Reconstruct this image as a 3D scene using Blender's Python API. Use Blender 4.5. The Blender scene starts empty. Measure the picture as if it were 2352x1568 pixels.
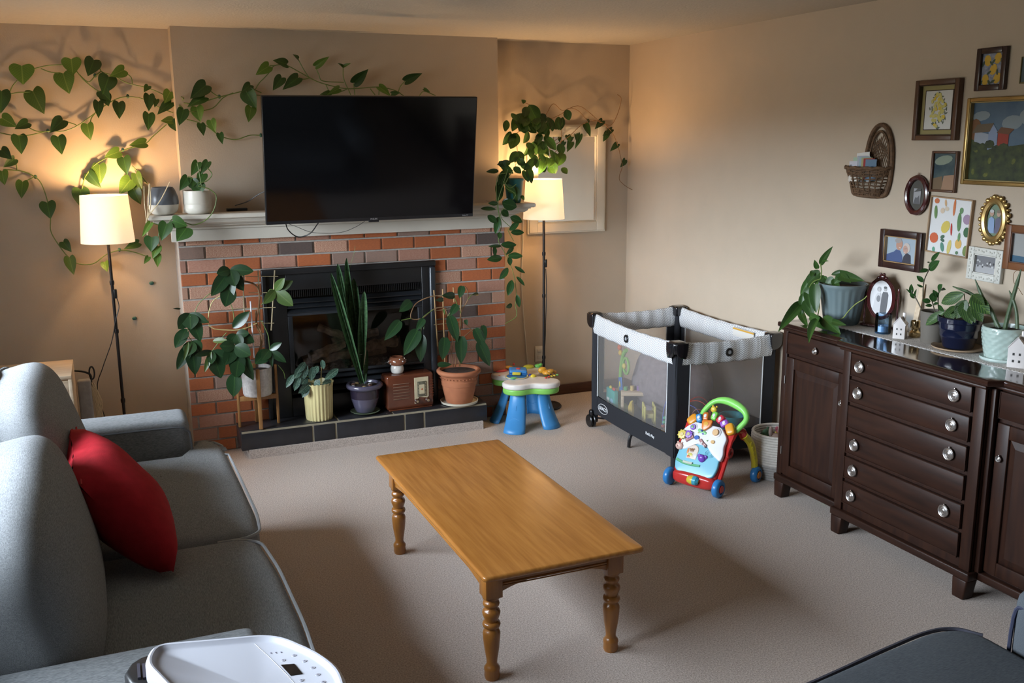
import bpy, bmesh, math, random
from mathutils import Vector as V, Matrix as M, Euler
random.seed(7)
S = bpy.context.scene
COL = S.collection
PI = math.pi
# ---------------------------------------------------------------- camera
CAM = V((-3.4559, -6.0566, 1.812)); YAW, PIT, ROL, FPX = .3991, -.2081, -.007, 2204.3
FW = V((math.sin(YAW)*math.cos(PIT), math.cos(YAW)*math.cos(PIT), math.sin(PIT)))
RT0 = V((math.cos(YAW), -math.sin(YAW), 0)); UP0 = RT0.cross(FW)
RT = RT0*math.cos(ROL) + UP0*math.sin(ROL); UPV = UP0*math.cos(ROL) - RT0*math.sin(ROL)
cam = bpy.data.cameras.new('camera'); co = bpy.data.objects.new('camera', cam); COL.objects.link(co)
cam.sensor_width = 36; cam.lens = FPX/2352*36; cam.clip_start = .05
mw = M.Identity(4)
for i in range(3):
    mw[i][0] = RT[i]; mw[i][1] = UPV[i]; mw[i][2] = -FW[i]; mw[i][3] = CAM[i]
co.matrix_world = mw
S.camera = co
def at(px, py, ax, v):
    """point of the scene plane ax = v that was measured at photo pixel px, py"""
    d = FW + RT*((px-1176)/FPX) + UPV*((784-py)/FPX)
    i = 'xyz'.index(ax); return CAM + d*((v-CAM[i])/d[i])
# ---------------------------------------------------------------- world, sky light
H = 2.44
XL = -4.65            # left wall (outside the frame) with the window
W = bpy.data.worlds.new('sky'); S.world = W; W.use_nodes = True
n = W.node_tree; n.nodes.clear()
o = n.nodes.new('ShaderNodeOutputWorld'); b = n.nodes.new('ShaderNodeBackground')
tc = n.nodes.new('ShaderNodeTexCoord'); sp = n.nodes.new('ShaderNodeSeparateXYZ'); cr = n.nodes.new('ShaderNodeValToRGB')
n.links.new(tc.outputs['Generated'], sp.inputs[0]); n.links.new(sp.outputs['Z'], cr.inputs[0])
cr.color_ramp.elements[0].position = 0.0; cr.color_ramp.elements[0].color = (.10, .10, .09, 1)
cr.color_ramp.elements[1].position = .03; cr.color_ramp.elements[1].color = (.80, .89, 1, 1)
n.links.new(cr.outputs[0], b.inputs[0]); b.inputs[1].default_value = 50
n.links.new(b.outputs[0], o.inputs[0])
WY0, WY1, WZ0, WZ1 = -4.15, -.95, .92, 2.06
pl = bpy.data.lights.new('window_portal', 'AREA'); pl.shape = 'RECTANGLE'; pl.size = WZ1-WZ0; pl.size_y = WY1-WY0
pl.cycles.is_portal = True
po = bpy.data.objects.new('window_portal', pl); COL.objects.link(po)
po.location = (XL-.08, (WY0+WY1)/2, (WZ0+WZ1)/2); po.rotation_euler = (0, -PI/2, 0)
S.view_settings.view_transform = 'Standard'; S.view_settings.look = 'None'; S.view_settings.gamma = 1
S.view_settings.use_curve_mapping = False; S.view_settings.exposure = -0.18
# ---------------------------------------------------------------- materials
MATS = {}
def nt(name):
    m = bpy.data.materials.new(name); m.use_nodes = True; t = m.node_tree
    return m, t, t.nodes['Principled BSDF'], t.nodes, t.links
def mat(name, c, rough=.5, metal=0, bump=0, bscale=200, var=0, vscale=6, stretch=None, c2=None, coat=0, emit=0, spec=None, rnd=0, det=4):
    """one procedural material: colour with noise variation and noise relief"""
    if name in MATS: return MATS[name]
    m, t, p, N, L = nt(name); MATS[name] = m
    p.inputs['Roughness'].default_value = rough; p.inputs['Metallic'].default_value = metal
    if coat: p.inputs['Coat Weight'].default_value = coat; p.inputs['Coat Roughness'].default_value = .12
    if spec is not None: p.inputs['Specular IOR Level'].default_value = spec
    tcn = N.new('ShaderNodeTexCoord'); mp = N.new('ShaderNodeMapping'); L.new(tcn.outputs['Object'], mp.inputs[0])
    if stretch: mp.inputs['Scale'].default_value = stretch
    no = N.new('ShaderNodeTexNoise'); no.inputs['Scale'].default_value = vscale; no.inputs['Detail'].default_value = det
    L.new(mp.outputs[0], no.inputs['Vector'])
    rp = N.new('ShaderNodeValToRGB'); L.new(no.outputs['Fac'], rp.inputs[0])
    rp.color_ramp.elements[0].position = .3; rp.color_ramp.elements[1].position = .7
    k = 1-var
    rp.color_ramp.elements[0].color = (*(c2 if c2 else [x*k for x in c]), 1)
    rp.color_ramp.elements[1].color = (*c, 1) if c2 else (*[min(1, x*(1+var)) for x in c], 1)
    last = rp.outputs[0]
    if rnd:
        oi = N.new('ShaderNodeObjectInfo'); hs = N.new('ShaderNodeHueSaturation'); mr = N.new('ShaderNodeMapRange')
        mr.inputs['To Min'].default_value = 1-rnd; mr.inputs['To Max'].default_value = 1+rnd
        L.new(oi.outputs['Random'], mr.inputs['Value']); L.new(mr.outputs[0], hs.inputs['Value']); L.new(last, hs.inputs['Color']); last = hs.outputs[0]
    L.new(last, p.inputs['Base Color'])
    if emit:
        p.inputs['Emission Color'].default_value = (*c, 1); p.inputs['Emission Strength'].default_value = emit
    if bump:
        n2 = N.new('ShaderNodeTexNoise'); n2.inputs['Scale'].default_value = bscale; n2.inputs['Detail'].default_value = 3
        L.new(mp.outputs[0], n2.inputs['Vector'])
        bp = N.new('ShaderNodeBump'); bp.inputs['Strength'].default_value = bump; bp.inputs['Distance'].default_value = .002
        L.new(n2.outputs['Fac'], bp.inputs['Height']); L.new(bp.outputs[0], p.inputs['Normal'])
    return m
def plain(r, g, b_, rough=.4, **k):
    return mat('colour_%d_%d_%d_%d' % (r*255, g*255, b_*255, rough*100), (r, g, b_), rough, **k)
def leafmat(name, c, vein, rough=.38, spots=0, trans=.25, stripes=0):
    if name in MATS: return MATS[name]
    m, t, p, N, L = nt(name); MATS[name] = m
    p.inputs['Roughness'].default_value = rough
    tcn = N.new('ShaderNodeTexCoord'); sx = N.new('ShaderNodeSeparateXYZ'); L.new(tcn.outputs['Object'], sx.inputs[0])
    ab = N.new('ShaderNodeMath'); ab.operation = 'ABSOLUTE'; L.new(sx.outputs['X'], ab.inputs[0])
    # side veins: wave in (y - |x|)
    sb = N.new('ShaderNodeMath'); sb.operation = 'SUBTRACT'; L.new(sx.outputs['Y'], sb.inputs[0]); L.new(ab.outputs[0], sb.inputs[1])
    ml = N.new('ShaderNodeMath'); ml.operation = 'MULTIPLY'; L.new(sb.outputs[0], ml.inputs[0]); ml.inputs[1].default_value = 48 if not stripes else 40
    si = N.new('ShaderNodeMath'); si.operation = 'SINE'; L.new(ml.outputs[0], si.inputs[0])
    g1 = N.new('ShaderNodeMapRange'); L.new(si.outputs[0], g1.inputs['Value']); g1.inputs['From Min'].default_value = .75 if not stripes else .1; g1.inputs['From Max'].default_value = 1.0
    g1.inputs['To Max'].default_value = .3 if not stripes else .9
    g2 = N.new('ShaderNodeMapRange'); L.new(ab.outputs[0], g2.inputs['Value']); g2.inputs['From Min'].default_value = .012; g2.inputs['From Max'].default_value = .035
    g2.inputs['To Min'].default_value = .85; g2.inputs['To Max'].default_value = 0
    mx = N.new('ShaderNodeMath'); mx.operation = 'MAXIMUM'; L.new(g1.outputs[0], mx.inputs[0]); L.new(g2.outputs[0], mx.inputs[1])
    last = mx.outputs[0]
    no = N.new('ShaderNodeTexNoise'); no.inputs['Scale'].default_value = 3; L.new(tcn.outputs['Object'], no.inputs['Vector'])
    if spots:
        vo = N.new('ShaderNodeTexVoronoi'); vo.inputs['Scale'].default_value = 15; L.new(tcn.outputs['Object'], vo.inputs['Vector'])
        g3 = N.new('ShaderNodeMapRange'); L.new(vo.outputs['Distance'], g3.inputs['Value']); g3.inputs['From Min'].default_value = .38; g3.inputs['From Max'].default_value = .22
        g3.inputs['To Max'].default_value = .9
        m3 = N.new('ShaderNodeMath'); m3.operation = 'MAXIMUM'; L.new(last, m3.inputs[0]); L.new(g3.outputs[0], m3.inputs[1]); last = m3.outputs[0]
    mi = N.new('ShaderNodeMix'); mi.data_type = 'RGBA'; L.new(last, mi.inputs['Factor'])
    mi.inputs['A'].default_value = (*c, 1); mi.inputs['B'].default_value = (*vein, 1)
    oi = N.new('ShaderNodeObjectInfo'); hs = N.new('ShaderNodeHueSaturation'); mr = N.new('ShaderNodeMapRange')
    mr.inputs['To Min'].default_value = .7; mr.inputs['To Max'].default_value = 1.3
    L.new(oi.outputs['Random'], mr.inputs['Value']); L.new(mr.outputs[0], hs.inputs['Value']); L.new(mi.outputs['Result'], hs.inputs['Color'])
    L.new(hs.outputs[0], p.inputs['Base Color'])
    tr = N.new('ShaderNodeBsdfTranslucent'); L.new(hs.outputs[0], tr.inputs[0])
    ms = N.new('ShaderNodeMixShader'); ms.inputs[0].default_value = trans
    L.new(p.outputs[0], ms.inputs[1]); L.new(tr.outputs[0], ms.inputs[2]); L.new(ms.outputs[0], N['Material Output'].inputs[0])
    return m
def glassmat(name, c, rough=.02, tint=.8):
    if name in MATS: return MATS[name]
    m, t, p, N, L = nt(name); MATS[name] = m
    g = N.new('ShaderNodeBsdfGlossy'); g.inputs['Roughness'].default_value = rough
    tp = N.new('ShaderNodeBsdfTransparent'); tp.inputs[0].default_value = (*c, 1)
    fr = N.new('ShaderNodeFresnel'); fr.inputs[0].default_value = 1.45
    ms = N.new('ShaderNodeMixShader'); L.new(fr.outputs[0], ms.inputs[0]); L.new(tp.outputs[0], ms.inputs[1]); L.new(g.outputs[0], ms.inputs[2])
    L.new(ms.outputs[0], N['Material Output'].inputs[0]); return m
def meshnet(name, c, f):
    """woven netting: part of the light passes between the threads"""
    m, t, p, N, L = nt(name); MATS[name] = m
    p.inputs['Base Color'].default_value = (*c, 1); p.inputs['Roughness'].default_value = .8
    tl = N.new('ShaderNodeBsdfTranslucent'); tl.inputs[0].default_value = (*c, 1); m0 = N.new('ShaderNodeMixShader'); m0.inputs[0].default_value = .5; L.new(p.outputs[0], m0.inputs[1]); L.new(tl.outputs[0], m0.inputs[2])
    tp = N.new('ShaderNodeBsdfTransparent'); ms = N.new('ShaderNodeMixShader'); ms.inputs[0].default_value = f
    L.new(tp.outputs[0], ms.inputs[1]); L.new(m0.outputs[0], ms.inputs[2]); L.new(ms.outputs[0], N['Material Output'].inputs[0]); return m
# ---------------------------------------------------------------- mesh helpers
class MB:
    def __init__(s): s.v = []; s.f = []; s.m = M.Identity(4); s.uv = {}
    def at(s, m): s.m = m; return s
    def add(s, vs, fs):
        b0 = len(s.v); s.v += [s.m @ V(p) for p in vs]; s.f += [tuple(i+b0 for i in f) for f in fs]; return b0
    def box(s, c, d):
        x, y, z = [q/2 for q in d]; a, b_, e = c
        s.add([(a-x, b_-y, e-z), (a+x, b_-y, e-z), (a+x, b_+y, e-z), (a-x, b_+y, e-z), (a-x, b_-y, e+z), (a+x, b_-y, e+z), (a+x, b_+y, e+z), (a-x, b_+y, e+z)],
              [(3, 2, 1, 0), (4, 5, 6, 7), (0, 1, 5, 4), (1, 2, 6, 5), (2, 3, 7, 6), (3, 0, 4, 7)]); return s
    def bb(s, x0, x1, y0, y1, z0, z1): return s.box(((x0+x1)/2, (y0+y1)/2, (z0+z1)/2), (abs(x1-x0), abs(y1-y0), abs(z1-z0)))
    def lathe(s, prof, c=(0, 0, 0), n=28, cap=True, sx=1, sy=1):
        vs = []; fs = []
        for r, z in prof:
            for k in range(n):
                a = 2*PI*k/n; vs.append((c[0]+r*math.cos(a)*sx, c[1]+r*math.sin(a)*sy, c[2]+z))
        for i in range(len(prof)-1):
            for k in range(n):
                k2 = (k+1) % n; fs.append((i*n+k, i*n+k2, (i+1)*n+k2, (i+1)*n+k))
        if cap:
            if prof[0][0] > 1e-5: fs.append(tuple(range(n-1, -1, -1)))
            if prof[-1][0] > 1e-5: fs.append(tuple((len(prof)-1)*n+k for k in range(n)))
        s.add(vs, fs); return s
    def tube(s, pts, r, n=6, closed=False, cap=True):
        pts = [V(p) for p in pts]; rr = r if isinstance(r, (list, tuple)) else [r]*len(pts)
        vs = []; fs = []; N_ = len(pts); up = None
        for i, p in enumerate(pts):
            if closed: d = pts[(i+1) % N_]-pts[i-1]
            else: d = pts[min(i+1, N_-1)]-pts[max(i-1, 0)]
            d = d.normalized() if d.length > 1e-9 else V((0, 0, 1))
            if up is None: up = V((0, 0, 1)) if abs(d.z) < .9 else V((1, 0, 0))
            a = d.cross(up)
            if a.length < 1e-6: a = d.orthogonal()
            a.normalize(); b_ = d.cross(a).normalized(); up = -b_
            up = a.cross(d)
            for k in range(n):
                t = 2*PI*k/n; vs.append(p + a*math.cos(t)*rr[i] + b_*math.sin(t)*rr[i])
        for i in range(N_-1 + (1 if closed else 0)):
            j = (i+1) % N_
            for k in range(n):
                k2 = (k+1) % n; fs.append((i*n+k, j*n+k, j*n+k2, i*n+k2))
        if cap and not closed: fs.append(tuple(range(n))); fs.append(tuple((N_-1)*n+k for k in range(n-1, -1, -1)))
        s.add(vs, fs); return s
    def prism(s, poly, z0, z1):
        k = len(poly); s.add([(x, y, z0) for x, y in poly]+[(x, y, z1) for x, y in poly],
              [tuple(range(k-1, -1, -1)), tuple(range(k, 2*k))]+[(i, (i+1) % k, k+(i+1) % k, k+i) for i in range(k)]); return s
    def ell(s, c, r, n=14, k=2.0, mm=10):
        """rounded block: k=2 ball, larger k boxier"""
        vs = [(0, 0, -1)]; fs = []
        for i in range(1, mm):
            for j in range(n):
                th = PI*i/mm-PI/2; a = 2*PI*j/n; vs.append((math.cos(th)*math.cos(a), math.cos(th)*math.sin(a), math.sin(th)))
        vs.append((0, 0, 1)); q = []
        for p in vs:
            d = sum(abs(t)**k for t in p)**(1/k); q.append((c[0]+p[0]/d*r[0], c[1]+p[1]/d*r[1], c[2]+p[2]/d*r[2]))
        for j in range(n): fs.append((0, 1+(j+1) % n, 1+j)); e = 1+(mm-2)*n; fs.append((len(vs)-1, e+j, e+(j+1) % n))
        for i in range(mm-2):
            for j in range(n): a = 1+i*n; fs.append((a+j, a+(j+1) % n, a+n+(j+1) % n, a+n+j))
        s.add(q, fs); return s
    def cushion(s, c, r, k=6, g=10, puff=0, wr=0, seed=0):
        """subdivided cube pushed to a superellipsoid with light wrinkles"""
        vs = []; fs = []; ix = {}
        def vid(p):
            key = tuple(round(t, 4) for t in p)
            if key not in ix: ix[key] = len(vs); vs.append(p)
            return ix[key]
        for ax in range(3):
            for sg in (-1, 1):
                for i in range(g):
                    for j in range(g):
                        q = []
                        for di, dj in ((0, 0), (1, 0), (1, 1), (0, 1)):
                            p = [0, 0, 0]; p[ax] = sg; p[(ax+1) % 3] = -1+2*(i+di)/g; p[(ax+2) % 3] = -1+2*(j+dj)/g; q.append(vid(tuple(p)))
                        fs.append(tuple(q if sg > 0 else q[::-1]))
        out = []; rn = random.Random(seed); ph = [rn.uniform(0, 6) for _ in range(6)]
        for p in vs:
            d = sum(abs(t)**k for t in p)**(1/k); x, y, z = [t/d for t in p]
            w = 1+wr*(math.sin(5*x+ph[0]+2*z)+math.sin(7*y+ph[1]+3*x)+math.sin(6*z+ph[2]+2*y))/3
            b_ = 1+puff*(1-x*x)*(1-y*y)
            out.append((c[0]+x*r[0]*w, c[1]+y*r[1]*w, c[2]+z*r[2]*b_*w))
        s.add(out, fs); return s
    def puffpoly(s, poly, z0, z1, r, crown=.01, n=5):
        """rounded slab on a plan outline (list of x, y)"""
        k = len(poly); cx = sum(p[0] for p in poly)/k; cy = sum(p[1] for p in poly)/k; rings = []
        nr = []
        for i in range(k):
            a = V(poly[i-1]); b_ = V(poly[(i+1) % k]); t = (b_-a).normalized(); nr.append(V((t.y, -t.x)))
        area = sum(poly[i][0]*poly[(i+1) % k][1]-poly[(i+1) % k][0]*poly[i][1] for i in range(k))
        sg = 1 if area > 0 else -1
        def ring(off, z): rings.append([(poly[i][0]-sg*nr[i].x*off, poly[i][1]-sg*nr[i].y*off, z) for i in range(k)])
        for i in range(n+1):
            a = PI/2*i/n; ring(r*(1-math.sin(a)), z0+r*(1-math.cos(a)))
        for i in range(n+1):
            a = PI/2*i/n; ring(r*(1-math.cos(a)), z1-r*(1-math.sin(a)))
        base = rings[-1]
        for t in (.15, .35, .6, .85):
            rings.append([(x+(cx-x)*t, y+(cy-y)*t, z1+crown*(1-(1-t)**2)) for x, y, z in base])
        vs = [p for r_ in rings for p in r_]; fs = []
        for i in range(len(rings)-1):
            for j in range(k): fs.append((i*k+j, i*k+(j+1) % k, (i+1)*k+(j+1) % k, (i+1)*k+j))
        fs.append(tuple(range(k-1, -1, -1))); fs.append(tuple((len(rings)-1)*k+j for j in range(k)))
        if sg < 0: fs = [f[::-1] for f in fs]
        s.add(vs, fs); return s
    def build(s, name, m, parent=None, bevel=0, smooth=None, seg=2, sub=0, kind=None, label=None):
        me = bpy.data.meshes.new(name); me.from_pydata([tuple(p) for p in s.v], [], s.f); me.update()
        me.materials.append(m)
        if s.uv:
            ul = me.uv_layers.new(name='UVMap')
            for lp in me.loops: ul.data[lp.index].uv = s.uv[lp.vertex_index]
        ob = bpy.data.objects.new(name, me); COL.objects.link(ob)
        if parent is not None: ob.parent = parent
        if smooth is None: smooth = 35
        if smooth:
            me.polygons.foreach_set('use_smooth', [True]*len(me.polygons))
            me.set_sharp_from_angle(angle=math.radians(smooth))
        if bevel:
            bm = bmesh.new(); bm.from_mesh(me)
            es = [e for e in bm.edges if e.is_manifold and e.calc_face_angle(0) > math.radians(35)]
            small = len(bm.faces) < 60
            rs = bmesh.ops.bevel(bm, geom=es, offset=bevel, segments=seg, affect='EDGES', profile=.5, clamp_overlap=True)
            for f_ in bm.faces: f_.smooth = not small
            for f_ in rs['faces']: f_.smooth = True
            bm.to_mesh(me); bm.free(); me.set_sharp_from_angle(angle=math.radians(50))
        if sub:
            md = ob.modifiers.new('sub', 'SUBSURF'); md.levels = sub; md.render_levels = sub
        if kind: ob['kind'] = kind
        if label: ob['label'] = label
        return ob
def thing(name, label, cat, loc=(0, 0, 0), rz=0, group=None):
    o = bpy.data.objects.new(name, None); COL.objects.link(o); o.location = loc; o.rotation_euler = (0, 0, rz); o.empty_display_size = .05
    o['label'] = label; o['category'] = cat
    if group: o['group'] = group
    return o
def tag(o, label, cat, group=None):
    o['label'] = label; o['category'] = cat
    if group: o['group'] = group
    return o
def struct(ob): ob['kind'] = 'structure'; return ob
def rot(ax, d, c=(0, 0, 0)): return M.Translation(c) @ M.Rotation(math.radians(d), 4, ax)
def copytree(o, parent=None):
    c = o.copy(); COL.objects.link(c); c.parent = parent
    for ch in list(o.children): copytree(ch, c)
    return c
def smoothpath(pts, n=5):
    pts = [V(p) for p in pts]
    if len(pts) < 3: return pts
    P = [pts[0]*2-pts[1]]+pts+[pts[-1]*2-pts[-2]]; out = []
    for i in range(1, len(P)-2):
        a, b_, c, d = P[i-1:i+3]
        for k in range(n):
            t = k/n; out.append(.5*((2*b_)+(c-a)*t+(2*a-5*b_+4*c-d)*t*t+(3*b_-a-3*c+d)*t**3))
    out.append(pts[-1]); return out
def textmesh(txt, size, m, mx, name, parent, depth=.0006, bold=False):
    cu = bpy.data.curves.new(name, 'FONT'); cu.body = txt; cu.size = size; cu.extrude = depth; cu.align_x = 'CENTER'; cu.align_y = 'CENTER'
    if bold: cu.offset = size*.03
    to = bpy.data.objects.new('tmp', cu); me = bpy.data.meshes.new_from_object(to)
    bpy.data.objects.remove(to); me.transform(mx); me.materials.clear(); me.materials.append(m)
    ob = bpy.data.objects.new(name, me); COL.objects.link(ob); ob.parent = parent; return ob
def basis(o, x, y, z):
    m = M.Identity(4)
    for i in range(3): m[i][0] = x[i]; m[i][1] = y[i]; m[i][2] = z[i]; m[i][3] = o[i]
    return m
# leaves: unit outlines along +y, shared meshes
def leafmesh(edge, mid, fold=.16, droop=.16, notch=False):
    P3 = smoothpath([(a, b_, c) for (a, b_), c in zip(edge, mid)], 2); edge = [(max(0, p.x), p.y) for p in P3]; mid = [p.z for p in P3]
    vs = []; fs = []; k = len(edge)
    for i in range(k):
        w, te = edge[i]; tm = mid[i]
        for sgn, u in ((-1, 1), (-1, .5), (0, 0), (1, .5), (1, 1)):
            x = sgn*w*u; y = tm+(te-tm)*u
            vs.append((x, y, fold*abs(x)-droop*max(0, y)**2))
    for i in range(k-1):
        for j in range(4): a = i*5+j; fs.append((a, a+1, a+6, a+5))
    me = bpy.data.meshes.new('leaf'); me.from_pydata(vs, [], fs); me.update()
    me.polygons.foreach_set('use_smooth', [True]*len(me.polygons)); return me
HEART = ([(.10, -.03), (.30, -.08), (.45, .04), (.5, .2), (.47, .38), (.38, .55), (.25, .72), (.11, .88), (0, 1)], [.04, .05, .12, .24, .4, .56, .72, .87, 1])
OVAL = ([(.02, 0), (.2, .07), (.38, .2), (.49, .38), (.5, .52), (.42, .69), (.27, .84), (.12, .94), (0, 1)], [0, .08, .21, .38, .53, .69, .84, .94, 1])
LONG = ([(.12, 0), (.3, .05), (.46, .18), (.5, .34), (.46, .52), (.37, .68), (.24, .82), (.1, .93), (0, 1)], [.02, .07, .18, .34, .52, .68, .82, .93, 1])
STRAP = ([(.28, 0), (.33, .12), (.42, .25), (.5, .45), (.5, .6), (.45, .75), (.36, .87), (.2, .96), (0, 1)], [0, .12, .25, .45, .6, .75, .87, .96, 1])
LM = {}
def leaf(root, p0, p1, w, nrm, shape, m, fold=.16, droop=.16, name='leaf', jit=.25, label=None):
    key = (shape, m.name, round(fold, 2), round(droop, 2))
    if key not in LM:
        me = leafmesh(*{'heart': HEART, 'oval': OVAL, 'long': LONG, 'strap': STRAP}[shape], fold, droop); me.materials.append(m); LM[key] = me
    y = p1-p0; L_ = y.length
    nn = V(nrm)+V((random.uniform(-jit, jit), random.uniform(-jit, jit), random.uniform(-jit, jit)))
    z = (nn-y*(nn.dot(y)/(L_*L_))).normalized(); x = y.normalized().cross(z)
    ob = bpy.data.objects.new(name, LM[key]); COL.objects.link(ob); ob.parent = root
    ob.matrix_local = M.Translation(-root.location) @ basis(p0, x*w, y, z*L_)
    if label: ob['label'] = label
    return ob
# ================================================================ SETTING
m_wall = mat('wall_paint', (.47, .385, .295), .85, bump=.25, bscale=130, var=.02)
m_ceil = mat('ceiling_stipple', (.50, .455, .39), .95, bump=1.0, bscale=90, var=.04, vscale=60)
m_carpet = mat('carpet_pile', (.70, .61, .555), 1.0, bump=.9, bscale=240, c2=(.36, .30, .26), vscale=170, det=8, spec=.1)
m_dwood = mat('dark_base_wood', (.09, .035, .018), .45, var=.3, stretch=(1, 12, 12))
m_white = plain(.78, .75, .69, .45)
Y0 = -8.6; DB = -.33; DU = -.17; BX0, BX1 = -3.083, -1.087; UX0, UX1 = at(404, 250, 'y', DU).x, at(1144, 250, 'y', DU).x
fl = MB(); fl.bb(XL-.1, .1, Y0, .1, -.1, 0); floor = struct(fl.build('floor', m_carpet, smooth=0))
# scattered dark marks trodden into the carpet
c_ = MB(); c_.bb(XL-.1, .1, Y0, .1, H, H+.1); struct(c_.build('ceiling', m_ceil, smooth=0))
w = MB(); w.bb(XL, 0, 0, .1, 0, H); struct(w.build('wall_back', m_wall, smooth=0))
w = MB(); w.bb(0, .1, Y0, .1, 0, H); struct(w.build('wall_right', m_wall, smooth=0))
w = MB(); w.bb(XL-.1, .1, Y0-.1, Y0, 0, H); struct(w.build('wall_rear', mat('low_bounce_brown', (.13, .085, .055), .6, var=.2), smooth=0))  # unseen rear wall; its dark brown is invented to cut bounced light
w = MB(); w.bb(XL-.1, XL, Y0, WY0, 0, H); w.bb(XL-.1, XL, WY1, .1, 0, H); w.bb(XL-.1, XL, WY0, WY1, 0, WZ0); w.bb(XL-.1, XL, WY0, WY1, WZ1, H)
struct(w.build('wall_left', m_wall, smooth=0))
w = MB()
for a, b_ in ((WY0, WY0+.05), (WY1-.05, WY1), (-2.57, -2.52)): w.bb(XL-.07, XL+.0, a, b_, WZ0, WZ1)
w.bb(XL-.07, XL, WY0, WY1, WZ0, WZ0+.04); w.bb(XL-.07, XL, WY0, WY1, WZ1-.04, WZ1)
win = struct(w.build('window_1', m_white, bevel=.004))
w = MB(); w.bb(XL-.04, XL-.036, WY0+.05, WY1-.05, WZ0+.04, WZ1-.04); w.build('pane', glassmat('window_glass', (.97, .98, .98)), win)
# drywall of the chimney breast above the mantel, brick wall below
w = MB(); w.bb(UX0, UX1, DU, 0, 1.38, H); struct(w.build('wall_chimney_breast', m_wall, smooth=0))
m_mort = mat('mortar', (.36, .335, .30), .95, bump=.8, bscale=150, var=.15, vscale=40)
FX0, FX1, FZ0, FZ1 = -2.63, -1.575, .16, 1.068
w = MB(); w.bb(BX0, FX0, DB+.008, 0, 0, 1.30); w.bb(FX1, BX1, DB+.008, 0, 0, 1.30); w.bb(FX0, FX1, DB+.008, 0, FZ1, 1.30); w.bb(FX0, FX1, DB+.008, 0, 0, FZ0)
w.bb(FX0, FX1, -.02, 0, FZ0, FZ1)
wb = struct(w.build('wall_brick', m_mort, smooth=0))
BM = {}
BC = dict(o=((.40, .115, .035), (.30, .082, .030)), p=((.40, .215, .15), (.31, .14, .095)), s=((.56, .36, .25), (.27, .095, .055)), g=((.21, .14, .11), (.27, .165, .125)), d=((.09, .068, .062), (.13, .085, .07)))
for k, (a, b_) in BC.items():
    BM[k] = mat('brick_'+k, a, .85, bump=(1 if k == 's' else .5), bscale=(28 if k == 's' else 90), c2=b_, vscale=(26 if k == 's' else 14), rnd=.14)
def brickmesh(k):
    vs = []; fs = []; c = .025
    b_ = bmesh.new(); bmesh.ops.create_cube(b_, size=1)
    bmesh.ops.bevel(b_, geom=[e for e in b_.edges if all(v.co.y < 0 for v in e.verts)], offset=.03, segments=1, affect='EDGES')
    me = bpy.data.meshes.new('brick'); b_.to_mesh(me); b_.free(); me.materials.append(BM[k]); return me
BRM = {k: brickmesh(k) for k in BM}
rows = ['gsospoogosp', 'ogssdsooopd', 'ppopoggposp', 'oo..........', ]
rn = random.Random(5); PITCH = .0768; LP = .2075
for r in range(17):
    z1 = 1.297-r*PITCH; z0 = z1-PITCH+.0105
    if z1 < .01: break
    z0 = max(z0, 0.004)
    x = BX1; k = 0; first = .098 if r % 2 == 0 else .2
    while x > BX0+.01:
        L_ = first if k == 0 else LP; xa = x-L_+.0105; xa = max(xa, BX0+.001); xb = x if k else x-.001
        nxt = x-L_
        row = rows[r] if r < 3 else ''
        ch = row[-1-k] if k < len(row) and row[-1-k] != '.' else rn.choices('opsgd', (52, 22, 16, 8, 2))[0]
        segs = [(xa, xb)]
        if z0 < FZ1 and z1 > FZ0:       # the insert opening cuts the course
            ns = []
            for a, b_ in segs:
                if b_ <= FX0 or a >= FX1: ns.append((a, b_))
                else:
                    if a < FX0-.012: ns.append((a, FX0-.006))
                    if b_ > FX1+.012: ns.append((FX1+.006, b_))
            segs = ns
        for a, b_ in segs:
            zt = z1
            zb = z0
            if z0 < FZ1 < z1 and a < FX1 and b_ > FX0: zb = FZ1+.004
            if z0 < FZ0 < z1 and a < FX1 and b_ > FX0: zt = FZ0-.004
            ob = bpy.data.objects.new('brick', BRM[ch]); COL.objects.link(ob); ob.parent = wb
            dp = .06; pr = rn.uniform(0, .004)
            ob.location = ((a+b_)/2, DB-pr+dp/2, (zt+zb)/2); ob.scale = (b_-a, dp, zt-zb)
        x = nxt; k += 1
# baseboards
def base(name, x0, x1, y0, y1):
    w = MB(); w.bb(x0, x1, y0, y1, 0, .075); struct(w.build(name, m_dwood, bevel=.004))
base('baseboard_back', BX1+.001, -.013, -.013, -.0005); base('baseboard_back_left', XL+.001, BX0-.001, -.013, -.0005); base('baseboard_right', -.013, -.0005, Y0+.01, -.014)
# ================================================================ MANTEL
m_mantel = mat('mantel_cream_paint', (.56, .52, .45), .6, var=.04, bump=.1, bscale=60)
t = thing('mantel_shelf', 'long cream painted mantel shelf with stepped crown moulding above the bricks', 'mantel', (-2.1, DB, 1.26))
def mprof(pr, x0e, name):
    """moulding run along x with mitred returns: list of (proj, z)"""
    w = MB(); k = len(pr); vs = []
    for p, z in pr: vs += [(BX0-p+2.1, 0, z-1.26), (BX0-p+2.1, -p, z-1.26), (BX1+p+2.1, -p, z-1.26), (BX1+p+2.1, 0, z-1.26)]
    fs = []
    for i in range(k-1):
        for j in range(3): a = i*4+j; fs.append((a, a+1, a+5, a+4))
    fs.append((3, 2, 1, 0)); b_ = (k-1)*4; fs.append((b_, b_+1, b_+2, b_+3))
    w.add(vs, fs); return w.build(name, m_mantel, t, smooth=25)
mprof([(.035, 1.258), (.035, 1.322), (.03, 1.325)], 0, 'frieze')
mprof([(.03, 1.325), (.048, 1.325), (.05, 1.335), (.06, 1.342), (.075, 1.346), (.075, 1.352), (.098, 1.356), (.112, 1.366), (.118, 1.378), (.128, 1.378), (.128, 1.386)], 0, 'crown_moulding')
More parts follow.
